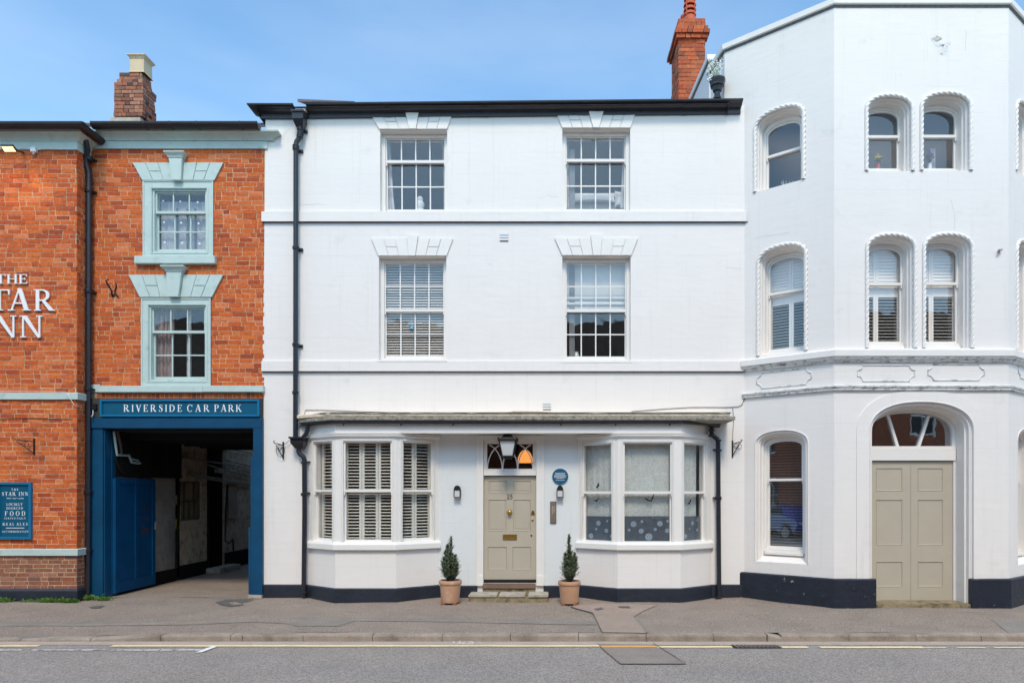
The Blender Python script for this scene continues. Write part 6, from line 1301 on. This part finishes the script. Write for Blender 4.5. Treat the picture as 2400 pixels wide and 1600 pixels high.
# round blue plaque
pq = thing('blue_plaque', 'round blue plaque with white text beside the front door', 'plaque', (FW.u(1313), 0, FW.z(1136)))
c = (FW.u(1313), -.004, FW.z(1116)); MB().lathe(c, [(.152, 0), (.152, .012), (.146, .016)], 40, 'y').build('rim', mk('plaque_rim', lin(190, 200, 205)), pq, smooth=True)
MB().lathe((c[0], -.0205, c[2]), [(.143, 0), (.143, .003)], 40, 'y').build('disc', mk('plaque_blue', lin(28, 88, 122), rough=.35), pq, smooth=False)
m = MB(); rr = random.Random(11)
for i, (dy, hw) in enumerate(((.060, .095), (.044, .085), (.028, .098), (.012, .11), (-.004, .112), (-.020, .105), (-.036, .06), (-.068, .078))):
    x = c[0]-hw
    while x < c[0]+hw-.01:
        l_ = min(rr.uniform(.014, .034), c[0]+hw-x); m.box(FW, x, x+l_, .024, .0246, c[2]+dy-.0028, c[2]+dy+.0042); x += l_+.006
m.build('text_line', LETW, pq)
# intercom
ic = thing('entry_intercom', 'tall bronze door entry panel with nine buttons right of the front door', 'intercom', (FW.u(1296.5), 0, FW.z(1225)))
MB().box(FW, FW.u(1290), FW.u(1303.3), .004, .035, FW.z(1225), FW.z(1175)).build('panel', STEELB, ic, bevel=.006); MB().box(FW, FW.u(1289.4), FW.u(1303.8), .004, .012, FW.z(1225.6), FW.z(1174.5)).build('back_plate', IRON, ic)
for i in range(9): MB().lathe((FW.u(1294.6+4*(i % 2)), -.035, FW.z(1186.5+4*(i//2))), [(.010, 0), (.009, .006)], 10, 'y').build('button', mk('pale_button', lin(222, 205, 180), metal=.3, rough=.3), ic)
MB().box(FW, FW.u(1293), FW.u(1300), .0352, .0362, FW.z(1221), FW.z(1212)).build('speaker_grille', STEELB, ic)
# wall lamps
for px, lab in ((1072, 'small black wall lamp left of the front door'), (1312.5, 'small black wall lamp right of the front door under the blue plaque')):
    x = FW.u(px, .06); t = thing('wall_lamp', lab, 'lamp', (x, -.004, FW.z(1166)), 'small wall lamps either side of the front door'); hw = .055
    z1, zk, z0_ = FW.z(1137, 0, .06), FW.z(1148, 0, .06), FW.z(1165, 0, .06)
    MB().box(FW, x-.03, x+.03, .004, .02, z0_+.05, z1-.03).build('back_plate', IRON, t)
    MB().poly(FW, [(x-hw-.004, zk)]+[(x+(hw+.004)*math.cos(a_), zk+(z1-zk)*math.sin(a_)) for a_ in [math.pi*(1-k/10) for k in range(11)]]+[(x+hw+.004, zk)], .01, .115).build('hood', IRON, t)
    MB().box(FW, x-hw+.008, x+hw-.008, .022, .105, z0_-.012, zk-.001).build('glass', FROST, t, bevel=.006)
    for s_ in (-1, 1): MB().box(FW, x+s_*hw-.006, x+s_*hw+.006, .02, .112, z0_, zk).build('bar', IRON, t)
    MB().box(FW, x-hw, x+hw, .106, .112, z0_, z0_+.01).build('bar', IRON, t)
# hanging lantern over the door
x, y = FW.u(1190.5, .30), -.30; t = thing('porch_lantern', 'large black lantern with frosted glass over the front door', 'lantern', (x, y, FW.z(1073, 0, .3)))
zT, zH, zB = FW.z(1018, 0, .3), FW.z(1032, 0, .3), FW.z(1068, 0, .3)
def sq(hw, z): return [Vector((x-hw, y-hw, z)), Vector((x+hw, y-hw, z)), Vector((x+hw, y+hw, z)), Vector((x-hw, y+hw, z))]
m = MB(); L_ = [sq(.165, zH-.015), sq(.168, zH+.012), sq(.125, zH+.02), sq(.07, zT-.012), sq(.066, zT)]
for A, B in zip(L_, L_[1:]): m.loft(A, B, True)
m.add(L_[0], [(3,2,1,0)]); m.add(L_[-1], [(0,1,2,3)]); m.build('lantern_roof', IRON, t)
for s1, s2 in ((-1, -1), (1, -1), (1, 1), (-1, 1)):
    p0 = Vector((x+s1*.16, y+s2*.16, zH+.01)); MB().lathe(p0, [(.012, 0), (.016, .02), (.004, .045)], 8).build('finial', IRON, t)
    MB().tube([(x+s1*.145, y+s2*.145, zH-.01), (x+s1*.092, y+s2*.092, zB)], .011, 6).build('lantern_bar', IRON, t)
m = MB(); m.loft(sq(.137, zH-.016), sq(.086, zB+.004), True); m.build('lantern_glass', FROST, t)
m = MB(); A, B = sq(.108, zB+.004), sq(.108, zB-.018); m.loft(A, B, True); m.add(A, [(0,1,2,3)]); m.add(B, [(3,2,1,0)]); A, B = sq(.075, zB-.018), sq(.06, zB-.06); m.loft(A, B, True); m.add(B, [(3,2,1,0)]); m.build('lantern_base', IRON, t)
MB().tube([(x, y, zT), (x, y, zc+.02)], .014, 8).build('hanging_rod', IRON, t)
# scroll brackets
def scroll_bracket(label, F, px, py0, py1, side, reach, group='wrought iron hanging basket brackets'):
    u_ = F.u(px); z1, z0_ = F.z(py0), F.z(py1); t = thing('hanging_bracket', label, 'bracket', F.pt(u_, 0, z0_), group)
    MB().box(F, u_-.012, u_+.012, .0, .02, z0_, z1).build('wall_bar', IRON, t)
    pt = lambda a, b: F.pt(u_+side*a*.75, .02+a*.55, b)
    MB().tube([pt(0, z1-.06), pt(reach, z1-.03), pt(reach+.02, z1), pt(reach-.01, z1+.01)], .009, 6).build('arm', IRON, t, smooth=True)
    MB().tube([pt(0, z0_+.03), pt(reach*.45, (z0_+z1)/2-.01), pt(reach*.85, z1-.06)], .008, 6).build('brace', IRON, t, smooth=True)
    cc = (reach*.38, z1-.11); MB().tube([pt(cc[0]+.055*(1-k/22)*math.cos(k*.5), cc[1]+.055*(1-k/22)*math.sin(k*.5)) for k in range(19)], .005, 5).build('scroll', IRON, t, smooth=True)
    return t
scroll_bracket('iron scroll bracket on the orange brick inn wall above the pub sign', FS, 81, 1027, 1065, -1, .30)
b1 = scroll_bracket('iron bracket with loose wire left of the two-hopper drainpipe', FW, 664.5, 1035, 1075, -1, .16)
MB().tube([FW.pt(FW.u(664), .05, FW.z(1042)), FW.pt(FW.u(672), .05, FW.z(1040)), FW.pt(FW.u(681), .05, FW.z(1032))], .005, 5).build('wire', IRON, b1)
MB().tube([FW.pt(FW.u(661+10*math.cos(a_)), .07, FW.z(1056+15*math.sin(a_))) for a_ in [k*.4 for k in range(17)]], .004, 5).build('wire', IRON, b1)
b2 = scroll_bracket('iron bracket with loose wire between the right drainpipe and the tower', FW, 1716.5, 1032, 1071, 1, .17)
MB().tube([FW.pt(FW.u(1729+4*math.cos(a_)), .12, FW.z(1046+8*math.sin(a_))) for a_ in [k*.4 for k in range(17)]], .004, 5).build('wire', IRON, b2)
wb = thing('wall_hook', 'small black double iron hook on the orange brick left of the lower window', 'hook', FW.pt(FW.u(267), 0, FW.z(697)))
MB().tube([FW.pt(FW.u(p), w_, FW.z(q)) for p, q, w_ in ((272, 664, .01), (274, 672, .02), (270, 684, .02), (278, 697, .01))], .012, 6).build('back_strap', IRON, wb, smooth=True)
MB().tube([FW.pt(FW.u(p), w_, FW.z(q)) for p, q, w_ in ((264, 693, .02), (267, 684, .06), (263, 672, .12), (260, 663, .14), (265, 660, .12))], .014, 6).build('hook', IRON, wb, smooth=True)
MB().tube([FW.pt(FW.u(264), .015, FW.z(696)), FW.pt(FW.u(271), .02, FW.z(689)), FW.pt(FW.u(279), .015, FW.z(697))], .010, 6).build('foot', IRON, wb)
# cables
ca = thing('wall_cable', 'thin black cable clipped across the white wall above the canopy', 'cable', FW.pt(FW.u(716), .01, FW.z(1008)))
MB().tube([FW.pt(FW.u(p), .012, FW.z(q)) for p, q in ((698, 1008), (706, 992), (714, 975), (716, 961), (760, 961), (860, 965), (935, 967))], .005, 5).build('cable', IRON, ca)
MB().tube([FW.pt(FW.u(p), .012, FW.z(q)) for p, q in ((1480, 964), (1560, 958), (1620, 954.5), (1700, 954.5), (1730, 953), (1738, 949), (1743, 938), (1748, 929))], .005, 5).build('cable', IRON, ca)
MB().tube([FW.pt(FW.u(p), .012, FW.z(q)) for p, q in ((1717, 954.5), (1719, 985), (1717.5, 1010), (1716.5, 1034))], .004, 5).build('cable', IRON, ca)
cb2 = thing('wall_cable', 'thin cable along the orange inn wall under the upper band', 'cable', FS.pt(FS.u(100), .01, FS.z(985)))
MB().tube([FS.pt(FS.u(p), .012, FS.z(q)) for p, q in ((-20, 984), (20, 981), (60, 980), (110, 981), (160, 982))]+[FR.pt(.02, .02, FS.z(982)), FR.pt(.3, .02, FS.z(984)), FW.pt(FW.u(225), .08, FW.z(990)), FW.pt(FW.u(229), .08, FW.z(968))], .005, 5).build('cable', IRON, cb2)
MB().tube([FR.pt(.26, .05, FW.z(927)), FR.pt(.27, .05, FW.z(980)), FR.pt(.27, .05, FW.z(1060)), FR.pt(.24, .05, FW.z(1097))], .006, 5).build('cable', WPLAS, cb2)
MB().tube([FS.pt(FS.u(p), .045, FS.z(q)) for p, q in ((-20, 917), (60, 917.5), (158, 919), (165, 926), (170, 937), (178, 950))]+[FR.pt(.1, .02, FW.z(958))], .004, 5).build('cable', WPLAS, cb2)
jb = thing('junction_box', 'black junction box with cables left of the teal gateway sign', 'electrical box', FW.pt(FW.u(226), .02, FW.z(962)))
MB().box(FW, FW.u(217), FW.u(233), .02, .09, FW.z(961), FW.z(947)).build('box', IRON, jb, bevel=.006)
MB().tube([FW.pt(FW.u(225), .08, FW.z(962)), FW.pt(FW.u(225), .08, FW.z(972)), FW.pt(FW.u(222), .08, FW.z(977)), FW.pt(FW.u(216), .07, FW.z(978))], .009, 6).build('conduit', WPLAS, jb, smooth=True)
# floodlight
fl = thing('floodlight', 'lit floodlight on an arm under the green cornice of the inn', 'lamp', FS.pt(FS.u(50), .0, FS.z(358)))
WARM = emit('lit_led_panel', (1.0, .62, .22, 1), 2.2, (.9, .8, .6, 1)); q = lambda p, r_, w_: FS.pt(FS.u(p, w_), w_, FS.z(r_, 0, w_))
v = [q(1, 343, .42), q(31, 343, .42), q(41, 356, .24), q(9, 356, .24)]; up = Vector((0, 0, .03))
MB().add(v+[p+up for p in v], [(3,2,1,0),(4,5,6,7),(0,1,5,4),(1,2,6,5),(2,3,7,6),(3,0,4,7)]).build('housing', IRON, fl)
cv = sum(v, Vector())/4; MB().add([cv+(p-cv)*.84-Vector((0, 0, .004)) for p in v], [(0,1,2,3)]).build('lit_panel', WARM, fl, fix=False)
MB().tube([q(40, 352, .28), q(48, 356, .10), q(56, 358, .0)], .014, 6).build('arm', IRON, fl)
ld = bpy.data.lights.new('floodlight_glow', 'AREA'); ld.shape = 'RECTANGLE'; ld.size = .22; ld.size_y = .16; ld.energy = 6; ld.color = (1, .6, .25)
lo = bpy.data.objects.new('lamp_light', ld); COL.objects.link(lo); lo.parent = fl; lo.location = cv-Vector((0, 0, .03))-WO[fl.name]; lo.rotation_euler = (R(-28), 0, 0)
lb = thing('sensor_box', 'small white sensor box beside the floodlight under the cornice', 'sensor', FS.pt(FS.u(84), .0, FS.z(361)))
MB().box(FS, FS.u(77), FS.u(90), .005, .07, FS.z(360), FS.z(348)).build('box', WPLAS, lb, bevel=.008)
MB().lathe(FS.pt(FS.u(83), .04, FS.z(364)), [(.012, 0), (.016, .02), (.02, .03)], 10).build('sensor_head', WPLAS, lb)
MB().tube([FS.pt(FS.u(p), .03, FS.z(q_)) for p, q_ in ((45, 349), (60, 350), (78, 353))], .006, 5).build('cable', WPLAS, lb); MB().tube([FS.pt(FS.u(p), .03, FS.z(q_)) for p, q_ in ((90, 353), (110, 351), (150, 352))], .006, 5).build('cable', WPLAS, lb)
# camera on the tower front
sc_ = thing('security_camera', 'small grey camera high on the white tower front right of the paired windows', 'camera', T2.pt(T2.u(2340), 0, T2.z(590)))
MB().lathe(T2.pt(T2.u(2340), .0, T2.z(589)), [(.026, 0), (.024, .015), (.01, .02)], 12, 'y').build('mount', GREYM, sc_, smooth=True)
p = T2.pt(T2.u(2340), .03, T2.z(588)); MB().tube([p+Vector((-.035, -.04, -.012)), p+Vector((.035, .0, .012))], .018, 10).build('camera_body', GREYM, sc_, smooth=True)
# ================================================================== BLUE GATE LEAF
gt = thing('timber_gate', 'worn dark blue panelled gate leaf folded back along the passage wall', 'gate', (-8.04, .2, .03))
G = Face(-8.07, .16, -8.075, 1.42); gh0, gh1 = .05, 2.16; gl_ = G.len
MB().box(G, .0, gl_, .0, .03, gh0, gh1).build('backing_boards', GATEP, gt)
for u0_, u1_ in ((0, .13), (.60, .68), (gl_-.10, gl_)): MB().box(G, u0_, u1_, .03, .055, gh0, gh1).build('stile', GATEP, gt, bevel=.004)
for z0_, z1_ in ((gh0, gh0+.20), (gh1-.11, gh1)): 
    for u0_, u1_ in ((.132, .598), (.682, gl_-.102)): MB().box(G, u0_, u1_, .03, .053, z0_, z1_).build('rail', GATEP, gt, bevel=.004)
MB().box(G, gl_-.03, gl_+.004, .055, .065, 1.15, 1.30).build('latch_plate', GREYM, gt)
m = MB(); 
for i, (txt, z, cp_) in enumerate((('CAR', 1.52, .10), ('PARK', 1.34, .10))): word(gt, G, txt, .76, 1.10, z, cp_, .0305, .001, mk('faded_brown_paint', lin(58, 58, 72), rough=.7, var=.3, vs=30), 'faded_lettering', joined=True)
MB().poly(G, [(.78, 1.14), (.92, 1.26), (.92, 1.19), (1.08, 1.19), (1.08, 1.09), (.92, 1.09), (.92, 1.02)], .0305, .0315).build('faded_arrow', MATS['faded_brown_paint'], gt)
# old gas lantern inside the passage
ol = thing('hanging_lantern', 'old rusty copper lantern hanging inside the passage', 'lantern', (-7.7, .8, 2.35)); x, y = (299-CX)*13.1/S, .8; zt_, zb_ = H+(CY-1042)*13.1/S, H+(CY-1075)*13.1/S
COP = mk('rusty_copper', lin(96, 58, 34), rough=.45, metal=.5, var=.3); OG = mk('dusty_lantern_glass', lin(120, 108, 96), rough=.2, var=.3, vs=12)
def sq(hw, z): return [Vector((x-hw, y-hw, z)), Vector((x+hw, y-hw, z)), Vector((x+hw, y+hw, z)), Vector((x-hw, y+hw, z))]
m = MB(); m.loft(sq(.10, zt_), sq(.055, zb_), True); m.add(sq(.055, zb_), [(3,2,1,0)]); m.build('lantern_glass', OG, ol)
for s1, s2 in ((-1, -1), (1, -1), (1, 1), (-1, 1)): MB().tube([(x+s1*.104, y+s2*.104, zt_), (x+s1*.058, y+s2*.058, zb_)], .008, 5).build('lantern_bar', COP, ol)
m = MB(); m.loft(sq(.12, zt_), sq(.12, zt_+.02), True); m.loft(sq(.12, zt_+.02), sq(.04, zt_+.10), True); m.build('lantern_roof', COP, ol); MB().tube([(x, y, zt_+.09), (x, y, 2.95)], .01, 6).build('hanging_rod', IRON, ol)
# ================================================================== POTS AND SHRUBS
def plant(px, base_py, sc, shrub_label, pot_label, seed, hts, lean=0):
    y = -.62; x = (px-CX)*(D+y)/S; z = pz(x, y)+.03
    t = thing('plant_pot', pot_label, 'plant pot', (x, y, z-.03), 'terracotta pots beside the front door')
    h = .375; rb, rt = .152, .195
    MB().lathe((x, y, z), [(rb-.004, 0), (rb, .01), (rt-.02, h*.76), (rt-.018, h*.80), (rt-.004, h*.83), (rt, h*.85), (rt, h*.96), (rt-.006, h), (rt-.022, h), (rt-.028, h-.05)], 40).build('pot', TERRA, t, smooth=True)
    MB().lathe((x, y, z+h-.06), [(rt-.03, 0), (rt-.028, .02)], 24).build('soil', SOIL, t)
    for a_ in (.4, 2.0, 3.9, 5.4): MB().box(Face(0, 0), x+.15*math.cos(a_)-.035, x+.15*math.cos(a_)+.035, -(y+.15*math.sin(a_))-.035, -(y+.15*math.sin(a_))+.035, z-.035, z+.0).build('pot_foot', mk('brown_pot_foot', lin(140, 92, 70)), t, bevel=.006)
    s = thing('shrub', shrub_label, 'shrub', (x, y, z+h-.05), 'dwarf conifers in terracotta pots'); rr = random.Random(seed); b = MB(); stm = MB()
    z0_ = z+h-.05
    for (dx, dy, top, wid) in hts:
        p0 = Vector((x+dx*.25, y+dy*.25, z0_)); p1 = Vector((x+dx, y+dy, z0_+top))
        stm.tube([p0, p0.lerp(p1, .5)+Vector((dx*.3, dy*.3, 0)), p1], [.012, .008, .003], 6)
        n_ = int(19*top/.5)
        for i in range(n_):
            k = (i+rr.random())/n_; k = .04+k*.96; c = p0.lerp(p1, k)+Vector((dx*.3, dy*.3, 0))*math.sin(math.pi*k)
            rad = wid*1.32*(1-k)**.70*(.55+.45*min(1, k*6))
            for j in range(4):
                a_ = rr.uniform(0, 6.283); e_ = c+Vector((math.cos(a_)*rad*rr.uniform(.5, 1.45), math.sin(a_)*rad*rr.uniform(.5, 1.45), rr.uniform(.04, .15)*(1.2-k)+.02))
                stm.tube([c, e_], [.003, .0015], 3, caps=False)
                nn = 15
                for q_ in range(nn):
                    f = (q_+1)/nn; c2 = c.lerp(e_, f); b_ = rr.uniform(0, 6.283); ln = rr.uniform(.018, .036); wd_ = .0024
                    d_ = Vector((math.cos(b_), math.sin(b_), rr.uniform(.2, 1.0))).normalized(); sd_ = d_.cross(Vector((rr.uniform(-1, 1), rr.uniform(-1, 1), rr.uniform(-1, 1)))).normalized()*wd_
                    b.add([c2-sd_, c2+sd_, c2+d_*ln*.6+sd_*1.3, c2+d_*ln, c2+d_*ln*.6-sd_*1.3], [(0,1,2,3,4)])
    b.build('foliage', LEAF, s, fix=False); stm.build('stem', BARK, s, fix=False)
plant(1055.5, 1405, 1, 'dwarf conifer with two uneven spires in the pot left of the step', 'terracotta pot left of the door step under the shorter two-spired conifer', 5, [(0, 0, .50, .15), (.012, 0, .75, .10), (-.05, 0, .64, .09), (-.09, .03, .52, .09), (.08, .02, .46, .10), (.04, -.06, .42, .11), (-.04, -.07, .40, .11), (.11, -.03, .34, .08), (-.11, -.02, .38, .08)])
plant(1334.5, 1407, 1, 'taller narrow dwarf conifer with one high tip in the pot right of the step', 'terracotta pot right of the door step under the taller narrow conifer', 8, [(0, 0, .55, .14), (-.005, 0, .81, .09), (-.07, 0, .50, .09), (.09, .0, .50, .07), (.05, -.05, .44, .11), (-.05, -.05, .42, .11), (.0, .06, .58, .10), (.10, .02, .40, .07)])
# weeds at the foot of the inn wall
for i, (px, sc, lab) in enumerate(((10, 1.0, 'leftmost green weed clump at the foot of the inn plinth'), (62, .7, 'low green weed clump second from the left at the inn plinth'), (95, .7, 'small green weed clump midway along the inn plinth'), (125, 1.0, 'tallest green weed clump along the inn plinth'), (165, 1.0, 'green weed clump at the corner of the inn plinth'), (205, 1.2, 'bushy weed clump around the foot of the corner drainpipe'), (243, .9, 'low weed clump in front of the wide blue gate post'))):
    y = YS-.07 if px < 190 else -.16; x = (px-CX)*(D+y)/S; z = pz(x, y); t = thing('weed_clump', lab, 'weeds', (x, y, z), 'weeds along the brick wall'); b = MB(); rr = random.Random(20+i)
    for k in range(int(60*sc)):
        bx, by = x+rr.gauss(0, .07*sc), y+rr.uniform(-.05, .03); a_ = rr.uniform(0, 6.28); ln = rr.uniform(.04, .12)*sc; o_ = Vector((math.cos(a_), math.sin(a_)*.6, 0)); s_ = Vector((-o_.y, o_.x, 0)).normalized()*.006
        p0 = Vector((bx, by, z)); p1 = p0+o_*ln*.5+Vector((0, 0, ln*.7)); p2 = p0+o_*ln*1.0+Vector((0, 0, ln*rr.uniform(.4, 1.0)))
        b.add([p0-s_, p0+s_, p1+s_*1.4, p2, p1-s_*1.4], [(0,1,2,3,4)])
    b.build('leaves', GRASS, t, fix=False)
# ================================================================== THINGS BEHIND THE GLASS
fs = thing('statue', 'white stone owl-like statue on the sill of the top left sash window', 'statue', FW.pt(FW.u(984, -.32), -.34, FW.z(496, 0, -.32)))
p = WO[fs.name]; MB().lathe(p, [(.10, 0), (.10, .03), (.06, .05), (.07, .08), (.085, .13), (.075, .17), (.05, .20), (.06, .22), (.055, .26), (.02, .29)], 18).build('figure', mk('white_stone', (.6, .6, .58, 1), rough=.8, bump=.8, bs=30), fs, smooth=True)
def pillow(px0, px1, py0, py1, label, w=-.42):
    a, c, z1, z0_ = FW.u(px0, w), FW.u(px1, w), FW.z(py0, 0, w), FW.z(py1, 0, w); P = []; n_ = 10
    t = thing('pillow', label, 'pillow', FW.pt((a+c)/2, w, z0_))
    for j in range(n_+1):
        for i in range(n_+1):
            u_, v_ = i/n_*2-1, j/n_*2-1; th_ = .07*(1-u_**4)*(1-v_**4)**.5
            P.append((u_, v_, th_))
    b = MB(); mx, mz, hx_, hz_ = (a+c)/2, (z0_+z1)/2, (c-a)/2, (z1-z0_)/2
    f = [(j*(n_+1)+i, j*(n_+1)+i+1, (j+1)*(n_+1)+i+1, (j+1)*(n_+1)+i) for j in range(n_) for i in range(n_)]
    sh_ = lambda u_, v_: (mx+hx_*u_*(1-.10*(1-v_*v_)), mz+hz_*v_*(1-.18*(1-u_*u_)))
    for s_ in (1, -1): b.add([FW.pt(*[sh_(u_, v_)[0], w+s_*t_, sh_(u_, v_)[1]]) for u_, v_, t_ in P], f)
    b.build('cushion', mk('white_linen', (.62, .60, .57, 1), rough=.9, bump=.2, bs=12), t, smooth=True)
pillow(1335, 1445, 452, 476, 'long pale pillow lying behind the top right sash window'); pillow(1440, 1465, 446, 490, 'upright white pillow at the right side of the top right sash window', -.40)
o = thing('bed_headboard', 'beige upholstered headboard at the bottom of the top right sash window', 'headboard', FW.pt(FW.u(1380, -.5), -.5, FW.z(500, 0, -.5))); MB().box(FW, FW.u(1328, -.5), FW.u(1446, -.5), -.56, -.47, FW.z(505, 0, -.5), FW.z(470, 0, -.5)).build('headboard', mk('beige_fabric', (.45, .40, .35, 1), rough=.9), o, bevel=.02)
o = thing('star_ornament', 'light blue star hanging inside the venetian blind window', 'ornament', FW.pt(FW.u(965, -.24), -.245, FW.z(772, 0, -.24)))
u_, z_ = FW.u(965, -.245), FW.z(766, 0, -.245); MB().poly(FW, [(u_+(.055 if k % 2 == 0 else .024)*math.sin(k*math.pi/5+.15), z_+(.055 if k % 2 == 0 else .024)*math.cos(k*math.pi/5+.15)) for k in range(10)], -.250, -.240).build('star', mk('sky_blue_card', lin(120, 186, 214)), o)
MB().tube([FW.pt(u_, -.245, z_+.05), FW.pt(u_, -.245, z_+.22)], .0025, 4).build('string', WPLAS, o)
o = thing('jug', 'cream jug with curved handle on the sill of the roller blind window', 'jug', FW.pt(FW.u(1351, -.3), -.34, FW.z(838, 0, -.3))); p = WO[o.name]
MB().lathe(p, [(.045, 0), (.055, .01), (.05, .06), (.035, .09), (.042, .11), (.045, .115)], 18).build('body', mk('cream_glaze', (.62, .64, .60, 1), rough=.25), o, smooth=True)
MB().tube([p+Vector((-.035, 0, .02)), p+Vector((-.07, 0, .03)), p+Vector((-.095, 0, .08)), p+Vector((-.085, 0, .105)), p+Vector((-.06, 0, .10))], .006, 6).build('handle', MATS['cream_glaze'], o, smooth=True)
# ================================================================== ACROSS THE STREET (seen in the window glass)
TBR = mk('terrace_brick', (.30, .10, .05, 1), rough=.9, var=.3, vs=5, bump=.3, bs=20); RTILE = mk('brown_roof_tiles', (.22, .15, .11, 1), rough=.9, var=.35, vs=3, bump=.8, bs=9, stretch=(1, 1, 4))
MB().add([(-60, -14.6, -.02), (60, -14.6, -.02), (60, -10.4, -.03), (-60, -10.4, -.03)], [(0,1,2,3)]).build('far_pavement', PAVE, kind='structure')
MB().box(Face(0, 0), -60, 60, 10.25, 10.4, -.3, -.02).build('far_kerb', KERB, kind='structure')
hues = [(.31, .10, .045, 1), (.36, .14, .07, 1), (.26, .09, .05, 1)]
for i in range(7):
    x0 = -36+i*9.6; x1 = x0+9.58; Fo = Face(x1, -14.6, x0, -14.6); L0 = x1-x0
    t = thing('terraced_house', ('brick terraced house across the street, number %s along from the car' % ['one', 'two', 'three', 'four', 'five', 'six', 'seven'][i]), 'house', ((x0+x1)/2, -14.6, 0), 'terrace across the street')
    hs = [rect(L0*k-.5, L0*k+.5, z0_, z0_+1.5) for k in (.2, .5, .8) for z0_ in (4.0,)]+[rect(L0*k-.6, L0*k+.6, .9, 2.6) for k in (.2, .8)]+[rect(L0*.5-.5, L0*.5+.5, .05, 2.4)]
    MB().holed(Fo, rect(0, L0, 0, 6.4), hs, 0, [.12]*6).build('wall', TBR if i % 2 else mk('terrace_brick_dark', (.24, .085, .045, 1), rough=.9, var=.3, vs=5), t, fix=False)
    for k, h_ in enumerate(hs):
        if k < 5: 
            q = MB().ring(Fo, h_, rect(h_[0][0]+.07, h_[1][0]-.07, h_[0][1]+.07, h_[2][1]-.07), -.12, -.06); q.box(Fo, h_[0][0]+.07, h_[1][0]-.07, -.10, -.07, (h_[0][1]+h_[2][1])/2-.03, (h_[0][1]+h_[2][1])/2+.03); q.box(Fo, (h_[0][0]+h_[1][0])/2-.02, (h_[0][0]+h_[1][0])/2+.02, -.10, -.071, h_[0][1]+.07, h_[2][1]-.07)
            f_ = q.build('window', GLOSS, t); MB().box(Fo, h_[0][0], h_[1][0], -.16, -.121, h_[0][1], h_[2][1]).build('pane', BLK, f_)
        else: MB().box(Fo, h_[0][0], h_[1][0], -.12, -.08, h_[0][1], h_[2][1]).build('door', PLINTH, t)
    MB().box(Fo, 0, L0, -8, -7.8, 0, 6.4).build('rear_wall', TBR, t)
    MB().add([(x0, -14.2, 6.35), (x1, -14.2, 6.35), (x1, -18.0, 9.5), (x0, -18.0, 9.5), (x1, -22.6, 6.35), (x0, -22.6, 6.35)], [(0,1,2,3), (3,2,4,5), (0,3,5), (1,4,2)]).build('roof', RTILE, t)
# parked blue car
car = thing('parked_car', 'blue car parked across the street, seen only as a reflection in the tower window', 'car', (-12.6, -11.4, -.154))
CB = mk('blue_car_paint', lin(20, 60, 150), rough=.25, coat=.6, var=.02); x0, y0, zc_ = -12.6, -11.4, -.154
prof = [(-2.05, .35), (-2.1, .62), (-1.95, .82), (-1.1, .95), (-.55, 1.38), (.75, 1.42), (1.45, .98), (1.98, .88), (2.08, .55), (2.0, .33)]
b = MB(); L_ = []
for yy, kx, kz in ((-.86, .96, .9), (-.80, .985, .97), (-.55, 1, 1), (.55, 1, 1), (.80, .985, .97), (.86, .96, .9)): L_.append([Vector((x0+px_*kx, y0+(yy*(.82 if pz_ > 1.1 else 1)), zc_+(.33+(pz_-.33)*kz))) for px_, pz_ in prof])
for A, B in zip(L_, L_[1:]): b.loft(A, B, True)
b.add(L_[0], [tuple(range(10))]); b.add(L_[-1], [tuple(range(10))]); b.build('body', CB, car, smooth=True)
for s_ in (-1, 1):
    Fc_ = Face(0, y0+s_*.735) if s_ < 0 else Face(0, y0+s_*.735)
    MB().poly(Face(0, y0), [(x0-.98, zc_+.98), (x0-.5, zc_+1.32), (x0+.68, zc_+1.35), (x0+1.2, zc_+1.0)], s_*.80-.01, s_*.80+.01).build('side_window', BLK, car)
    for wx_ in (-1.3, 1.3): 
        wq = MB().lathe((x0+wx_, y0+s_*.80+.1, zc_+.31), [(.31, 0), (.31, .2), (.22, .21)], 24, 'y').build('wheel', IRON, car, smooth=True)
        MB().lathe((x0+wx_, y0+s_*.84+.1, zc_+.31), [(.19, 0), (.18, .2)], 14, 'y').build('rim', GREYM, wq)
    MB().box(Face(0, 0), x0+1.95, x0+2.09, -(y0+s_*.6)-.16, -(y0+s_*.6)+.16, zc_+.62, zc_+.78).build('headlight', FROST, car, bevel=.02)
